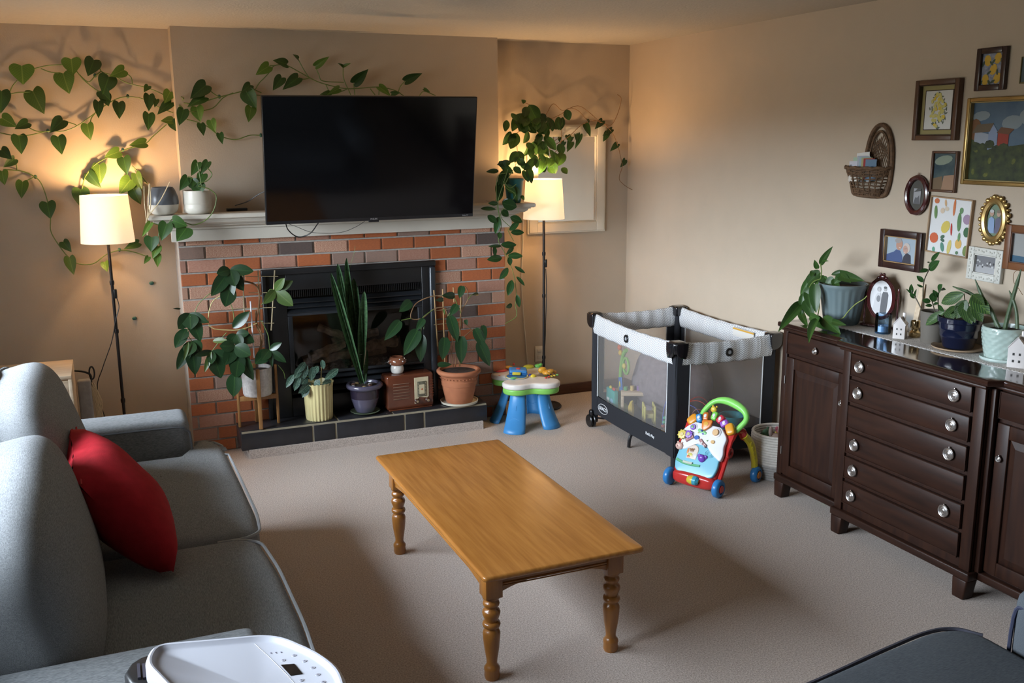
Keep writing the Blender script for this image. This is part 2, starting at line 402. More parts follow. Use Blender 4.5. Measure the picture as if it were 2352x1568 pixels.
mprof([(.125, 1.386), (.142, 1.386), (.152, 1.392), (.152, 1.408), (.146, 1.414)], 0, 'shelf_board')
MZ = 1.4145
# ================================================================ HEARTH
m_tile = mat('black_hearth_tile', (.022, .022, .026), .33, var=.25, vscale=9, bump=.12, bscale=30)
m_grout = mat('tan_grout', (.33, .29, .21), .9, bump=.5, bscale=120, var=.15)
HX0, HX1, HF = -2.834, -1.305, -.54
h = thing('raised_hearth', 'low raised hearth of black tiles with tan grout below the fireplace', 'hearth', ((HX0+HX1)/2, (HF+DB)/2, 0))
ox, oy = h.location.x, h.location.y
w = MB(); w.bb(HX0+.004-ox, HX1-.004-ox, HF+.004-oy, DB-.002-oy, .05, .158); w.build('grout_bed', m_grout, h, smooth=0)
w = MB(); w.bb(-2.795-ox, -1.34-ox, HF-.02-oy, DB-.003-oy, 0, .05); w.build('carpeted_riser', m_carpet, h, smooth=0, label='carpet covered riser')
for a, b_ in ((HX0, -2.268), (-2.256, -1.925), (-1.913, HX1)):
    w = MB(); w.bb(a-ox, b_-ox, HF+.014-oy, DB-.003-oy, .152, .163); w.build('tile', m_tile, h, bevel=.002)
for a, b_ in ((HX0, -2.425), (-2.413, -2.287), (-2.275, -1.858), (-1.846, -1.731), (-1.719, HX1)):
    w = MB(); w.bb(a-ox, b_-ox, HF-oy, HF+.008-oy, .047, .149); w.build('tile', m_tile, h, bevel=.002)
for a in (HX0, HX1-.008):
    w = MB(); w.bb(a-ox-.001, a+.009-ox, HF+.014-oy, DB-.003-oy, .047, .149); w.build('tile', m_tile, h, bevel=.002)
HZ = .163
# ================================================================ FIREPLACE INSERT
m_blk = mat('black_steel', (.010, .010, .011), .42, var=.2, bump=.05, bscale=80)
m_blk2 = mat('black_steel_edge', (.022, .025, .03), .35)
f = thing('fireplace_insert', 'black steel gas fireplace insert with louvres and glass set in the bricks', 'fireplace', ((FX0+FX1)/2, DB, FZ0))
ox, oy, oz = f.location
IX0, IX1 = -2.50, -1.66      # louvre/door zone
GZ0, GZ1 = .44, .80
w = MB()
def fb(x0, x1, y0, y1, z0, z1): w.bb(x0-ox, x1-ox, y0-oy, y1-oy, z0-oz, z1-oz)
yf = DB-.022
fb(FX0+.01, IX0, yf, DB+.02, FZ0+.004, FZ1-.03); fb(IX1, FX1-.03, yf, DB+.02, FZ0+.004, FZ1-.03); fb(IX0, IX1, yf, DB+.02, .94, FZ1-.03)
w.build('surround_panel', m_blk, f, bevel=.003)
w = MB(); fb(FX0-.012, FX1+.006, yf-.014, DB-.007, FZ1-.032, FZ1+.004); fb(FX0-.012, FX0+.014, yf-.014, DB-.007, FZ0+.004, FZ1-.03); w.build('trim_frame', m_blk, f, bevel=.006)
w = MB(); fb(FX1-.036, FX1+.006, yf-.014, DB-.007, FZ0+.004, FZ1-.033); w.build('trim_frame', m_blk2, f, bevel=.012)
# upper vent with fine vertical slots
w = MB(); fb(IX0, IX1, DB+.0, DB+.02, .895, .94)
for i in range(70):
    x = IX0+.006+i*(IX1-IX0-.012)/69; fb(x-.002, x+.002, yf+.002, DB+.0, .897, .937)
o_ = w.build('slotted_vent', m_blk, f, smooth=0); o_['kind'] = 'stuff'
for z in (.872, .842, .812):
    w = MB(); w.at(rot('X', 32, (0, yf+.014-oy, z-oz))); w.box(((IX0+IX1)/2-ox, 0, 0), (IX1-IX0-.004, .035, .006)); w.build('louvre', m_blk2, f)
for z in (.395, .355, .315):
    w = MB(); w.at(rot('X', 32, (0, yf+.014-oy, z-oz))); w.box(((IX0+IX1)/2-ox, 0, 0), (IX1-IX0-.004, .035, .006)); w.build('louvre', m_blk2, f)
w = MB(); fb(IX0, IX1, yf+.004, DB+.02, FZ0+.004, .28); w.build('lower_panel', m_blk, f, bevel=.003)
w = MB()
fb(IX0, IX1, yf+.002, yf+.02, .783, .80); fb(IX0, IX1, yf+.002, yf+.02, .415, .432); fb(IX0, IX0+.03, yf+.002, yf+.02, .432, .783); fb(IX1-.03, IX1, yf+.002, yf+.02, .432, .783)
w.build('glass_frame', m_blk2, f, bevel=.003)
w = MB(); fb(IX0+.03, IX1-.03, yf+.01, yf+.013, .432, .783)
w.build('glass_pane', glassmat('smoked_glass', (.88, .86, .85), .05), f)
w = MB(); fb(IX0, IX1, -.07, -.06, FZ0+.004, .94); fb(IX0-.01, IX0, DB+.02, -.06, FZ0+.004, .94); fb(IX1, IX1+.01, DB+.02, -.06, FZ0+.004, .94); fb(IX0, IX1, DB+.02, -.07, .94, .95)
fb(IX0, IX1, DB+.02, -.07, .39, .42)
w.build('firebox', mat('firebox_soot', (.05, .042, .038), .9, var=.3), f, smooth=0)
m_log = mat('ceramic_log', (.62, .46, .33), .95, c2=(.20, .14, .10), vscale=30, bump=1, bscale=60)
for a, b_, r in (((-2.40, -.20, .47), (-1.86, -.17, .50), .035), ((-2.36, -.25, .50), (-2.14, -.22, .56), .03), ((-2.28, -.14, .66), (-2.02, -.22, .56), .026), ((-2.05, -.25, .53), (-1.80, -.20, .55), .038), ((-2.2, -.16, .57), (-1.9, -.14, .60), .03)):
    w = MB(); a = V(a)-f.location; b_ = V(b_)-f.location; pts = [a.lerp(b_, i/7)+V((0, rn.uniform(-.006, .006), rn.uniform(-.008, .008))) for i in range(8)]
    w.tube(pts, [r*rn.uniform(.85, 1.1) for _ in pts], 9); w.build('ceramic_log', m_log, f)
w = MB()
for i in range(150):
    s_ = rn.uniform(.006, .013); w.ell((rn.uniform(-2.42, -1.75)-ox, rn.uniform(-.30, -.12)-oy, .42+s_*.7-oz), (s_, s_, s_*.8), n=6, mm=4)
o_ = w.build('ember_gravel', mat('ember_stone', (.24, .21, .19), .9, rnd=.2), f, smooth=0); o_['kind'] = 'stuff'
# ================================================================ TV
m_scr = mat('tv_screen', (.004, .004, .005), .08, spec=.5)
m_bez = mat('tv_bezel', (.012, .012, .014), .3)
c4 = [at(604, 220, 'y', -.70), at(1097, 222, 'y', -.73), at(608, 517, 'y', -.60), at(1086, 497, 'y', -.60)]
cen = sum(c4, V())/4
xa = ((c4[1]-c4[0])+(c4[3]-c4[2])).normalized(); za = ((c4[0]-c4[2])+(c4[1]-c4[3])); TW = (((c4[1]-c4[0])+(c4[3]-c4[2]))/2).length; TH = (za/2).length
za = (za-xa*za.dot(xa)).normalized(); ya = za.cross(xa)
tv = thing('television', 'large flat black television hung over the mantel and tilted down', 'television', cen)
tv.matrix_world = basis(cen, xa, ya, za)
w = MB(); w.bb(-TW/2, TW/2, .0, .035, -TH/2, TH/2); w.build('bezel', m_bez, tv, bevel=.003)
w = MB(); w.bb(-TW/2+.006, TW/2-.006, -.002, .0005, -TH/2+.02, TH/2-.006); w.build('screen', m_scr, tv, smooth=0)
w = MB(); w.bb(-.35, .35, .035, .07, -TH/2+.05, TH/2-.2); w.build('back_housing', m_bez, tv, bevel=.01)
w = MB(); w.bb(-.03, .03, -.004, .012, -TH/2-.008, -TH/2+.004); w.build('sensor_bump', m_bez, tv, bevel=.002)
m_sil = plain(.45, .45, .46, .35, metal=.6)
textmesh('PHILIPS', .013, m_sil, M.Translation((0, -.0025, -TH/2+.010)) @ M.Rotation(PI/2, 4, 'X'), 'lettering', tv, .0003, True)
textmesh('Roku TV', .010, plain(.30, .30, .31, .4), M.Translation((TW/2-.05, -.0025, -TH/2+.010)) @ M.Rotation(PI/2, 4, 'X'), 'lettering', tv, .0003, True)
w = MB(); w.tube([(-.15, .06, .05), (-.15, .14, .1), (.1, .30, .05), (.0, .44, .02)], .014, 8); w.bb(-.2, .2, .066, .08, -.15, .15)
w.build('wall_arm', m_blk, tv)
def cord(name, label, pts, r, m, n=6, loc=None, group=None):
    pts = [V(p) for p in pts]; l = V(loc) if loc else pts[0]
    w = MB(); w.tube(smoothpath([p-l for p in pts], n), r, 6); ob = w.build(name, m); ob.location = l
    return tag(ob, label, 'cable', group)
m_cab = plain(.012, .012, .013, .45)
cord('cable', 'thick black cable looping below the television over the top bricks', [at(655, 505, 'y', -.585), at(662, 528, 'y', -.53), at(685, 544, 'y', -.5), at(712, 536, 'y', -.52), at(731, 512, 'y', -.585)], .0035, m_cab)
cord('cable', 'thin black cable sagging from the television across the mantel front', [at(658, 512, 'y', -.575), at(680, 520, 'y', -.53), at(720, 534, 'y', -.50), at(780, 534, 'y', -.50), at(815, 522, 'y', -.52), at(838, 508, 'y', -.575)], .0015, m_cab)
cord('cable', 'black cable rising from the media box behind the television', [at(540, 472, 'y', -.45), at(570, 462, 'y', -.42), at(600, 443, 'y', -.45), at(640, 430, 'y', -.5)], .0028, m_cab)
w = MB(); b0 = at(544, 484, 'z', MZ); w.bb(-.058, .058, -.02, .02, 0, .016); ob = w.build('media_box', m_bez, bevel=.003); ob.location = (b0.x, b0.y, MZ); ob.rotation_euler.z = .06
tag(ob, 'small flat black streaming box on the mantel left of the television', 'media player')
w = MB(); b0 = at(1104, 460, 'z', MZ); w.bb(-.009, .009, -.007, .007, 0, .01); ob = w.build('plug', m_bez, bevel=.002); ob.location = (b0.x, b0.y+.01, MZ)
tag(ob, 'tiny black plug lying on the mantel right of the television', 'plug')
cord('cable', 'thin dark cable lying along the right end of the mantel', [at(1109, 459, 'z', MZ+.003), at(1125, 462, 'z', MZ+.003), at(1150, 458, 'z', MZ+.003)], .0012, m_cab)
# ================================================================ MIRROR
m_mfr = mat('mirror_cream_frame', (.80, .74, .63), .5, var=.04)
mr_ = thing('wall_mirror', 'rectangular mirror in a cream wooden frame behind the right lamp', 'mirror', (-.486, 0, 1.535))
hw, hh = .29, .358; fw_ = .062
w = MB()
for a, b_, c, d in ((-hw, -hw+fw_, -hh, hh), (hw-fw_, hw, -hh, hh), (-hw+fw_, hw-fw_, hh-fw_, hh), (-hw+fw_, hw-fw_, -hh, -hh+fw_)): w.bb(a, b_, -.028, -.001, c, d)
w.build('frame', m_mfr, mr_, bevel=.004)
w = MB(); i_ = .010
for a, b_, c, d in ((-hw-i_, -hw, -hh-i_, hh+i_), (hw, hw+i_, -hh-i_, hh+i_), (-hw, hw, hh, hh+i_), (-hw, hw, -hh-i_, -hh)): w.bb(a, b_, -.018, -.001, c, d)
q = fw_; 
for a, b_, c, d in ((-hw+q, -hw+q+.008, -hh+q, hh-q), (hw-q-.008, hw-q, -hh+q, hh-q), (-hw+q, hw-q, hh-q-.008, hh-q), (-hw+q, hw-q, -hh+q, -hh+q+.008)): w.bb(a, b_, -.020, -.004, c, d)
w.build('frame_moulding', m_mfr, mr_, bevel=.002)
w = MB(); w.bb(-hw+q, hw-q, -.007, -.003, -hh+q, hh-q); w.build('mirror_glass', mat('mirror_silver', (.86, .86, .84), .02, metal=1), mr_, smooth=0)
# outlet
w = MB(); p_ = at(1239, 812, 'y', 0); ou = thing('wall_outlet', 'cream wall outlet plate low on the back wall behind the right lamp pole', 'outlet', (p_.x, 0, p_.z))
w.bb(-.036, .036, -.006, -.0005, -.056, .056); w.build('cover_plate', plain(.66, .60, .50, .4), ou, bevel=.002)
for z in (-.022, .022):
    w = MB(); w.bb(-.016, .016, -.0085, -.006, z-.013, z+.013); w.build('socket', plain(.58, .52, .43, .4), ou, bevel=.003)
m_wcab = plain(.60, .56, .48, .5)
cord('white_cable', 'thin white cable hanging down the wall beside the brick edge', [at(1205, 455, 'y', -.02), at(1201, 520, 'y', -.012), at(1201, 560, 'y', -.012), at(1198, 640, 'y', -.012), at(1202, 720, 'y', -.012), at(1208, 790, 'y', -.012), at(1213, 850, 'y', -.012), at(1218, 900, 'y', -.02)], .0035, m_wcab)
# ================================================================ FLOOR LAMPS
m_pole = mat('dark_lamp_metal', (.018, .014, .013), .4, metal=.3)
def shade_mat():
    m, t, p, N, L = nt('lit_lamp_shade'); 
    p.inputs['Base Color'].default_value = (.85, .76, .6, 1); p.inputs['Roughness'].default_value = .8
    p.inputs['Emission Color'].default_value = (1, .80, .56, 1); p.inputs['Emission Strength'].default_value = .70
    tr = N.new('ShaderNodeBsdfTranslucent'); tr.inputs[0].default_value = (.95, .8, .6, 1)
    ms = N.new('ShaderNodeMixShader'); ms.inputs[0].default_value = .14
    L.new(p.outputs[0], ms.inputs[1]); L.new(tr.outputs[0], ms.inputs[2]); L.new(ms.outputs[0], N['Material Output'].inputs[0]); return m
m_shade = shade_mat()
def lamp(x, y, zt, zb, rt, rb, label, plug):
    t = thing('floor_lamp', label, 'lamp', (x, y, 0), group='matching floor lamps beside the fireplace')
    w = MB(); w.lathe([(rb, zb), (rt, zt)], n=48, cap=False); w.lathe([(rt-.002, zt), (rb-.002, zb)], n=48, cap=False); w.build('lamp_shade', m_shade, t)
    w = MB(); w.tube([(0, 0, .03), (0, 0, zb+.1)], .0085, 12); w.build('pole', m_pole, t)
    w = MB()
    for z in (.6*zb, .82*zb, .35): w.lathe([(.0115, z-.012), (.013, z), (.0115, z+.012)], n=12)
    w.build('pole_joint', m_pole, t)
    w = MB(); w.lathe([(.0, .002), (.12, .002), (.123, .008), (.118, .016), (.03, .022), (.012, .034), (0, .034)], n=36); w.build('base', m_pole, t)
    w = MB()
    for a in (0, 2.09, 4.19): w.tube([(0, 0, zb+.11), (rb*.93*math.cos(a), rb*.93*math.sin(a), zb+.09)], .0018, 5)
    w.tube([(0, 0, zb+.09), (0, 0, zb+.13)], .018, 12); w.build('shade_carrier', m_pole, t)
    w = MB(); w.ell((0, 0, zb+.17), (.026, .026, .036), mm=8); w.build('bulb', mat('lit_bulb', (1, .72, .42), .3, emit=12), t)
    w = MB(); w.box((.012, -.004, zb*.77), (.020, .018, .055)); w.build('foot_switch', plain(.01, .01, .01, .3), t, bevel=.006)
    l = bpy.data.lights.new('bulb_light', 'POINT'); l.color = (1, .60, .27); l.energy = LAMPW; l.shadow_soft_size = .03
    lo = bpy.data.objects.new('bulb_light', l); COL.objects.link(lo); lo.parent = t; lo.location = (0, 0, zb+.225)
    w = MB(); w.tube(smoothpath(plug, 6), .0028, 6); w.build('power_cord', m_cab, t); return t
LAMPW = 23
lamp(-3.447, -.25, 1.523, 1.263, .124, .141, 'lit floor lamp with cream drum shade left of the mantel behind the sofa', [(.01, -.01, .98), (.025, -.01, .9), (.0, -.01, .82), (-.03, 0, .7), (-.09, .02, .55), (-.13, .05, .42), (-.1, .1, .2)])
lamp(-.772, -.25, 1.552, 1.292, .12, .138, 'lit floor lamp with cream drum shade right of the mantel in front of the mirror', [(.01, -.01, .96), (.018, -.005, .8), (.014, 0, .6), (.03, .04, .48), (.04, .08, .38), (.03, .13, .2), (.0, .16, .05)])
# ================================================================ SOFA
def fabric(name, c, c2, st, rough=.95):
    return mat(name, c, rough, c2=c2, vscale=9, stretch=st, bump=.5, bscale=60, det=8, spec=.15)
m_fab = fabric('grey_sofa_fabric', (.33, .345, .36), (.155, .165, .175), (10, 60, 60))
m_fab2 = fabric('grey_sofa_fabric_cushion', (.36, .375, .39), (.175, .185, .195), (60, 8, 60))
m_pipe = mat('grey_piping', (.13, .14, .155), .9)
m_redf = mat('red_pillow_cloth', (.36, .013, .022), .85, var=.12, vscale=30, bump=.3, bscale=300, spec=.2)
SX, SY = -3.6, -2.78
sf = thing('sofa', 'light grey two seat fabric sofa with piped cushions along the left side', 'sofa', (SX, SY, 0))
def loc(*p): return [V((q[0]-SX, q[1]-SY, q[2] if len(q) > 2 else 0)) for q in p]
w = MB(); w.bb(-4.12-SX, -3.10-SX, -1.60-SY, -3.95-SY, .10, .31); w.build('base_frame', m_fab, sf, bevel=.03, seg=3)
w = MB(); w.at(rot('Y', -7, (-4.03-SX, -2.78-SY, .45))); w.bb(-.075, .075, -1.17, 1.17, -.18, .36); w.build('back', m_fab, sf, bevel=.04, seg=3)
for ya, yb in ((-1.57, -1.79), (-3.75, -3.97)):
    w = MB(); w.bb(-4.08-SX, -3.19-SX, ya-SY, yb-SY, .09, .625); w.build('arm', m_fab, sf, bevel=.035, seg=4)
    for yy in (ya-.004, yb+.004):
        w = MB(); pts = [V((x-SX, yy-SY, z)) for x, z in ((-4.0, .592), (-3.6, .594), (-3.26, .592), (-3.205, .575), (-3.188, .53), (-3.186, .3), (-3.188, .15))]
        w.tube(smoothpath(pts, 4), .0055, 6); w.build('piping', m_pipe, sf)
for x, y in ((-3.16, -1.66), (-3.16, -3.87), (-4.04, -1.66), (-4.04, -3.87)):
    w = MB(); w.lathe([(.016, 0), (.024, .1)], (x-SX, y-SY, 0), n=14); w.build('leg', m_dwood, sf)
def resample(poly, n):
    P = [V(p) for p in poly]; k = len(P); out = []
    for i in range(k):
        a, b_, c, d = P[i-1], P[i], P[(i+1) % k], P[(i+2) % k]
        for j in range(n):
            t = j/n; q = .5*((2*b_)+(c-a)*t+(2*a-5*b_+4*c-d)*t*t+(3*b_-a-3*c+d)*t**3); out.append((q.x, q.y))
    return out
def roundpoly(poly, r, n=4):
    P = [V(p) for p in poly]; k = len(P); out = []
    for i in range(k):
        a, b_, c = P[i-1], P[i], P[(i+1) % k]; rr = min(r, (a-b_).length*.45, (c-b_).length*.45)
        p0 = b_+(a-b_).normalized()*rr; p2 = b_+(c-b_).normalized()*rr
        for j in range(n+1):
            t = j/n; q = p0*(1-t)**2+b_*2*t*(1-t)+p2*t*t; out.append((q.x, q.y))
    return out
def dens(poly, step=.06):
    out = []; k = len(poly)
    for i in range(k):
        a, b_ = V(poly[i]), V(poly[(i+1) % k]); m_ = max(1, int((a-b_).length/step))
        for j in range(m_): q = a.lerp(b_, j/m_); out.append((q.x, q.y))
    return out
seatA = [(-3.95, -1.80), (-3.175, -1.80), (-3.165, -1.60), (-3.09, -1.615), (-3.045, -1.72), (-3.035, -2.2), (-3.03, -2.6), (-3.045, -2.77), (-3.10, -2.812), (-3.95, -2.812)]
seatB = [(-3.95, -2.818), (-3.11, -2.818), (-3.055, -2.87), (-3.035, -3.1), (-3.03, -3.5), (-3.04, -3.74), (-3.16, -3.745), (-3.95, -3.745)]
for sp_ in (seatA, seatB):
    pl_ = dens(roundpoly([(x-SX, y-SY) for x, y in sp_], .075, 6))
    w = MB(); w.puffpoly(pl_, .29, .475, .05, crown=.022); cu = w.build('seat_cushion', m_fab2, sf, smooth=60)
    area = sum(pl_[i][0]*pl_[(i+1) % len(pl_)][1]-pl_[(i+1) % len(pl_)][0]*pl_[i][1] for i in range(len(pl_)))
    front = [(x, y, .455) for x, y in pl_ if x > -3.2-SX]
    front.sort(key=lambda p: -p[1])
    w = MB(); w.tube([(p[0]+.002 if p[0] > -3.1-SX else p[0], p[1], p[2]+.002) for p in front], .0055, 6); w.build('piping', plain(.34, .36, .38, .8), cu)
def backcush(cy, ly, sd, lean, cx=-3.77, zc=.70, h=.30):
    w = MB(); w.at(rot('Y', lean, (cx-SX, cy-SY, zc))); w.cushion((0, 0, 0), (.165, ly, h), k=3.6, g=14, wr=.018, seed=sd)
    cu = w.build('back_cushion', m_fab2, sf, smooth=80)
    w = MB(); w.at(rot('Y', lean, (cx-SX, cy-SY, zc))); n_ = 40; pts = []
    for i in range(n_+1):
        a = PI*(.04+.92*i/n_); y = math.cos(a); z = math.sin(a); d = (abs(y)**3.6+abs(z)**3.6)**(1/3.6)
        pts.append((-.02+.006*math.sin(i*.8), y/d*ly*1.015, z/d*h*1.02))
    if sd == 3: w.tube(pts, [.006+.002*math.sin(i*1.3) for i in range(n_+1)], 6); w.build('seam_flange', m_fab2, cu)
backcush(-2.29, .50, 3, -17, cx=-3.765, zc=.70, h=.285)
backcush(-3.27, .49, 8, -14, cx=-3.735, zc=.69, h=.275)
# red pillow: corners P1 far top, P2 near top, P3 near bottom, P4 far bottom
Pq = [V((-3.635, -2.47, .845)), V((-3.615, -3.00, .81)), V((-3.345, -3.16, .512)), V((-3.36, -2.68, .512))]
w = MB(); g = 14; nrm = (Pq[3]-Pq[0]).cross(Pq[1]-Pq[0]).normalized(); vs = []; fs = []; o0 = sum(Pq, V())/4
if nrm.x < 0: nrm = -nrm
for sd in (1, -1):
    for i in range(g+1):
        for j in range(g+1):
            u = -1+2*i/g; v = -1+2*j/g
            pinch = 1-.07*(1-abs(v)**1)*abs(u)**3; pv = 1-.07*(1-abs(u))*abs(v)**3
            cr_ = 1-.07*(abs(u)*abs(v))**5; uu, vv = u*pinch*cr_, v*pv*cr_
            p = Pq[0]*(1-uu)*(1-vv)/4+Pq[1]*(1-uu)*(1+vv)/4+Pq[2]*(1+uu)*(1+vv)/4+Pq[3]*(1+uu)*(1-vv)/4
            th = .105*((1-u*u)*(1-v*v))**.5+.010*(1-max(abs(u), abs(v))**4)
            p = p+nrm*sd*(th+.004*math.sin(6*u+3*v)*(1-u*u)*(1-v*v)+.003*math.sin(14*v)*max(0, 1-abs(u+1)*2.5)); vs.append(p-o0)
b0 = (g+1)**2
for k in (0, 1):
    for i in range(g):
        for j in range(g):
            a = k*b0+i*(g+1)+j; q = (a, a+1, a+g+2, a+g+1); fs.append(q if k == 0 else q[::-1])
w.add(vs, fs)
pil = w.build('throw_pillow', m_redf, smooth=70); pil.location = o0
bm = bmesh.new(); bm.from_mesh(pil.data); bmesh.ops.remove_doubles(bm, verts=bm.verts, dist=.0008); bmesh.ops.recalc_face_normals(bm, faces=bm.faces); bm.to_mesh(pil.data); bm.free()
tag(pil, 'crumpled square red throw pillow leaning on the grey sofa back cushions', 'pillow')
w = MB(); w.tube([(a-o0)+nrm*.012 for a in [Pq[0].lerp(Pq[1], t/8)+(Pq[3]-Pq[0])*.06 for t in range(9)]], .0035, 5); w.build('seam', mat('red_seam', (.42, .02, .03), .8), pil)
# ================================================================ ARMCHAIR SOFA (lower right)
m_fabd = fabric('slate_sofa_fabric', (.13, .145, .16), (.075, .085, .10), (8, 60, 60))
AX, AY = -1.9, -4.7
ac = thing('loveseat', 'dark grey loveseat cut off at the lower right with one arm showing', 'sofa', (AX, AY, 0))
seat = [(-2.45, -4.33), (-2.0, -4.315), (-1.6, -4.25), (-1.42, -4.225), (-1.33, -4.24), (-1.285, -4.30), (-1.285, -5.05), (-2.45, -5.05)]
w = MB(); w.puffpoly(dens(roundpoly([(x-AX, y-AY) for x, y in seat], .05, 6)), .27, .452, .035, crown=.012); cu = w.build('seat_cushion', m_fabd, ac, smooth=60)
w = MB(); w.tube(smoothpath([(x-AX, y-AY+.003, .438) for x, y in seat[:6]], 6), .006, 6); w.build('piping', plain(.05, .05, .07, .8), cu)
w = MB(); w.bb(-2.45-AX, -1.08-AX, -5.1-AY, -4.33-AY, .08, .28); w.build('base_frame', m_fabd, ac, bevel=.02)
w = MB(); w.bb(-1.275-AX, -1.06-AX, -5.15-AY, -4.36-AY, .08, .615); w.build('arm', m_fabd, ac, bevel=.045, seg=4)
w = MB(); w.tube(smoothpath([(-1.270-AX, y-AY, z) for y, z in ((-5.1, .585), (-4.5, .585), (-4.41, .57), (-4.375, .53), (-4.37, .3), (-4.37, .12))], 4), .0055, 6); w.build('piping', plain(.03, .035, .07, .8), ac)
w = MB(); w.bb(-2.45-AX, -1.06-AX, -5.35-AY, -5.16-AY, .08, .80); w.build('back', m_fabd, ac, bevel=.04, seg=3)
for x, y in ((-1.14, -4.42), (-2.38, -4.42), (-1.14, -5.28), (-2.38, -5.28)):
    w = MB(); w.lathe([(.014, 0), (.022, .09)], (x-AX, y-AY, 0), n=12); w.build('leg', m_dwood, ac)
# ================================================================ COFFEE TABLE
def wood(name, c, c2, st, rough=.3, coat=.3, vs=3, bump=.05):
    return mat(name, c, rough, c2=c2, stretch=st, vscale=vs, det=10, coat=coat, bump=bump, bscale=8)
m_oak = wood('honey_maple', (.42, .175, .038), (.30, .115, .022), (22, 1.2, 22), .26, .35)
m_oak2 = wood('honey_maple_leg', (.36, .145, .030), (.23, .085, .016), (16, 16, 1.5), .3, .3)
m_oak3 = wood('honey_maple_cross', (.38, .155, .032), (.25, .095, .018), (1.2, 22, 22), .3, .3)
TX0, TX1, TY0, TY1, TH_ = -2.4325, -1.835, -3.385, -2.045, .4312
ct = thing('coffee_table', 'honey maple coffee table with turned legs in the middle of the carpet', 'table', ((TX0+TX1)/2, (TY0+TY1)/2, 0))
ox, oy, _ = ct.location; hx, hy = (TX1-TX0)/2, (TY1-TY0)/2
w = MB(); nb = 6
pl_ = roundpoly([(-hx, -hy), (hx, -hy), (hx, hy), (-hx, hy)], .018, 4)
w.puffpoly(dens(pl_, .3), TH_-.020, TH_, .0085, crown=0, n=4); w.build('tabletop', m_oak, ct, smooth=50)
ex, ey = .068, .113; lw = .031
def apron(ax_, pos, a0, a1, m_):
    w = MB(); n_ = 24; th = .009
    vs = []; fs = []
    for i in range(n_+1):
        t = i/n_; s_ = a0+(a1-a0)*t; zl = TH_-.02-.083+.030*max(0, 1-abs(2*t-1)**2.6) - .004
        if abs(2*t-1) > .93: zl = TH_-.02-.087
        for zz in (TH_-.021, zl):
            for o_ in (-th, th): vs.append((s_, pos+o_, zz) if ax_ == 'x' else (pos+o_, s_, zz))
    for i in range(n_):
        a = i*4; b_ = a+4
        for q in ((a, a+1, b_+1, b_), (a+2, b_+2, b_+3, a+3), (a, b_, b_+2, a+2), (a+1, a+3, b_+3, b_+1)): fs.append(q if ax_ == 'x' else q[::-1])
    fs += [(0, 2, 3, 1), (n_*4, n_*4+1, n_*4+3, n_*4+2)]
    w.add(vs, fs); ap = w.build('apron', m_, ct, smooth=20)
    sgn = 1 if pos > 0 else -1
    for dz, r in ((.058, .004), (.066, .0025)):
        w = MB(); z = TH_-.02-dz; pp = pos+sgn*(th+.0008)
        w.tube([(a0+.002, pp, z), (a1-.002, pp, z)] if ax_ == 'x' else [(pp, a0+.002, z), (pp, a1-.002, z)], r, 8); w.build('apron_bead', m_, ap)
apron('x', -hy+ey-lw*.35, -hx+ex+lw, hx-ex-lw, m_oak3); apron('x', hy-ey+lw*.35, -hx+ex+lw, hx-ex-lw, m_oak3)
apron('y', -hx+ex-lw*.35, -hy+ey+lw, hy-ey-lw, m_oak); apron('y', hx-ex+lw*.35, -hy+ey+lw, hy-ey-lw, m_oak)
for sx_ in (-1, 1):
    for sy_ in (-1, 1):
        cx, cy = sx_*(hx-ex), sy_*(hy-ey); w = MB()
        w.bb(cx-lw, cx+lw, cy-lw, cy+lw, TH_-.125, TH_-.0205)
        lg = w.build('leg', m_oak2, ct, bevel=.003)
        w = MB(); prof = [(.0, 0), (.024, 0), (.0275, .012), (.026, .028), (.0275, .034), (.0275, .042), (.022, .050), (.018, .058), (.0195, .075), (.026, .115), (.0295, .15), (.0305, .172), (.0265, .182), (.022, .187), (.022, .190), (.029, .195), (.0315, .203), (.029, .211), (.022, .214), (.024, .222), (.030, .238), (.0315, .248), (.028, .256), (.021, .261), (.021, .266), (.027, .272), (.029, .279), (.027, .286), (.022, .290), (.022, .2945), (.030, .300), (.0305, .3065)]
        w.lathe([(a, b_*(TH_-.124)/.3065) for a, b_ in prof], (cx, cy, 0), n=28); w.build('turned_shaft', m_oak2, lg, smooth=60)
# ================================================================ SIDEBOARD
m_wal = wood('walnut_stain', (.032, .012, .0065), (.016, .0065, .0045), (14, 14, 1.6), .42, 0)
m_wal.node_tree.nodes['Principled BSDF'].inputs['Specular IOR Level'].default_value = .25
m_walx = wood('walnut_stain_cross', (.031, .0115, .0065), (.015, .0065, .0045), (14, 1.6, 14), .40, 0)
m_walx.node_tree.nodes['Principled BSDF'].inputs['Specular IOR Level'].default_value = .25
m_walt = wood('walnut_top', (.026, .010, .007), (.015, .007, .005), (14, 1.4, 14), .10, .6, bump=.02)
m_knob = mat('brushed_nickel', (.55, .53, .52), .28, metal=1)
BZ = .91; XC = -.425; XS = -.372; YA, YB, YC_, YD = -2.245, -2.735, -3.505, -4.02
sb = thing('sideboard', 'dark walnut breakfront sideboard with drawers and ring knobs on the right wall', 'sideboard', (-.21, -3.13, 0))
ox, oy = sb.location.x, sb.location.y
def B(w, x0, x1, y0, y1, z0, z1): return w.bb(x0-ox, x1-ox, y0-oy, y1-oy, z0, z1)
w = MB(); XT = XC-.022; XU = XS-.022
w.puffpoly([(x-ox, y-oy) for x, y in ((-.004, YA+.02), (XU, YA+.02), (XU, YB+.05), (XT, YB+.022), (XT, YC_-.022), (XU, YC_-.05), (XU, YD-.02), (-.004, YD-.02))], BZ-.026, BZ, .008, crown=0, n=3)
w.build('top', m_walt, sb, smooth=40)
w = MB(); B(w, XS+.012, -.006, YD, YA, .11, BZ-.026); B(w, XC+.012, XS+.012, YC_, YB, .11, BZ-.026); w.build('carcass', m_wal, sb, smooth=0)
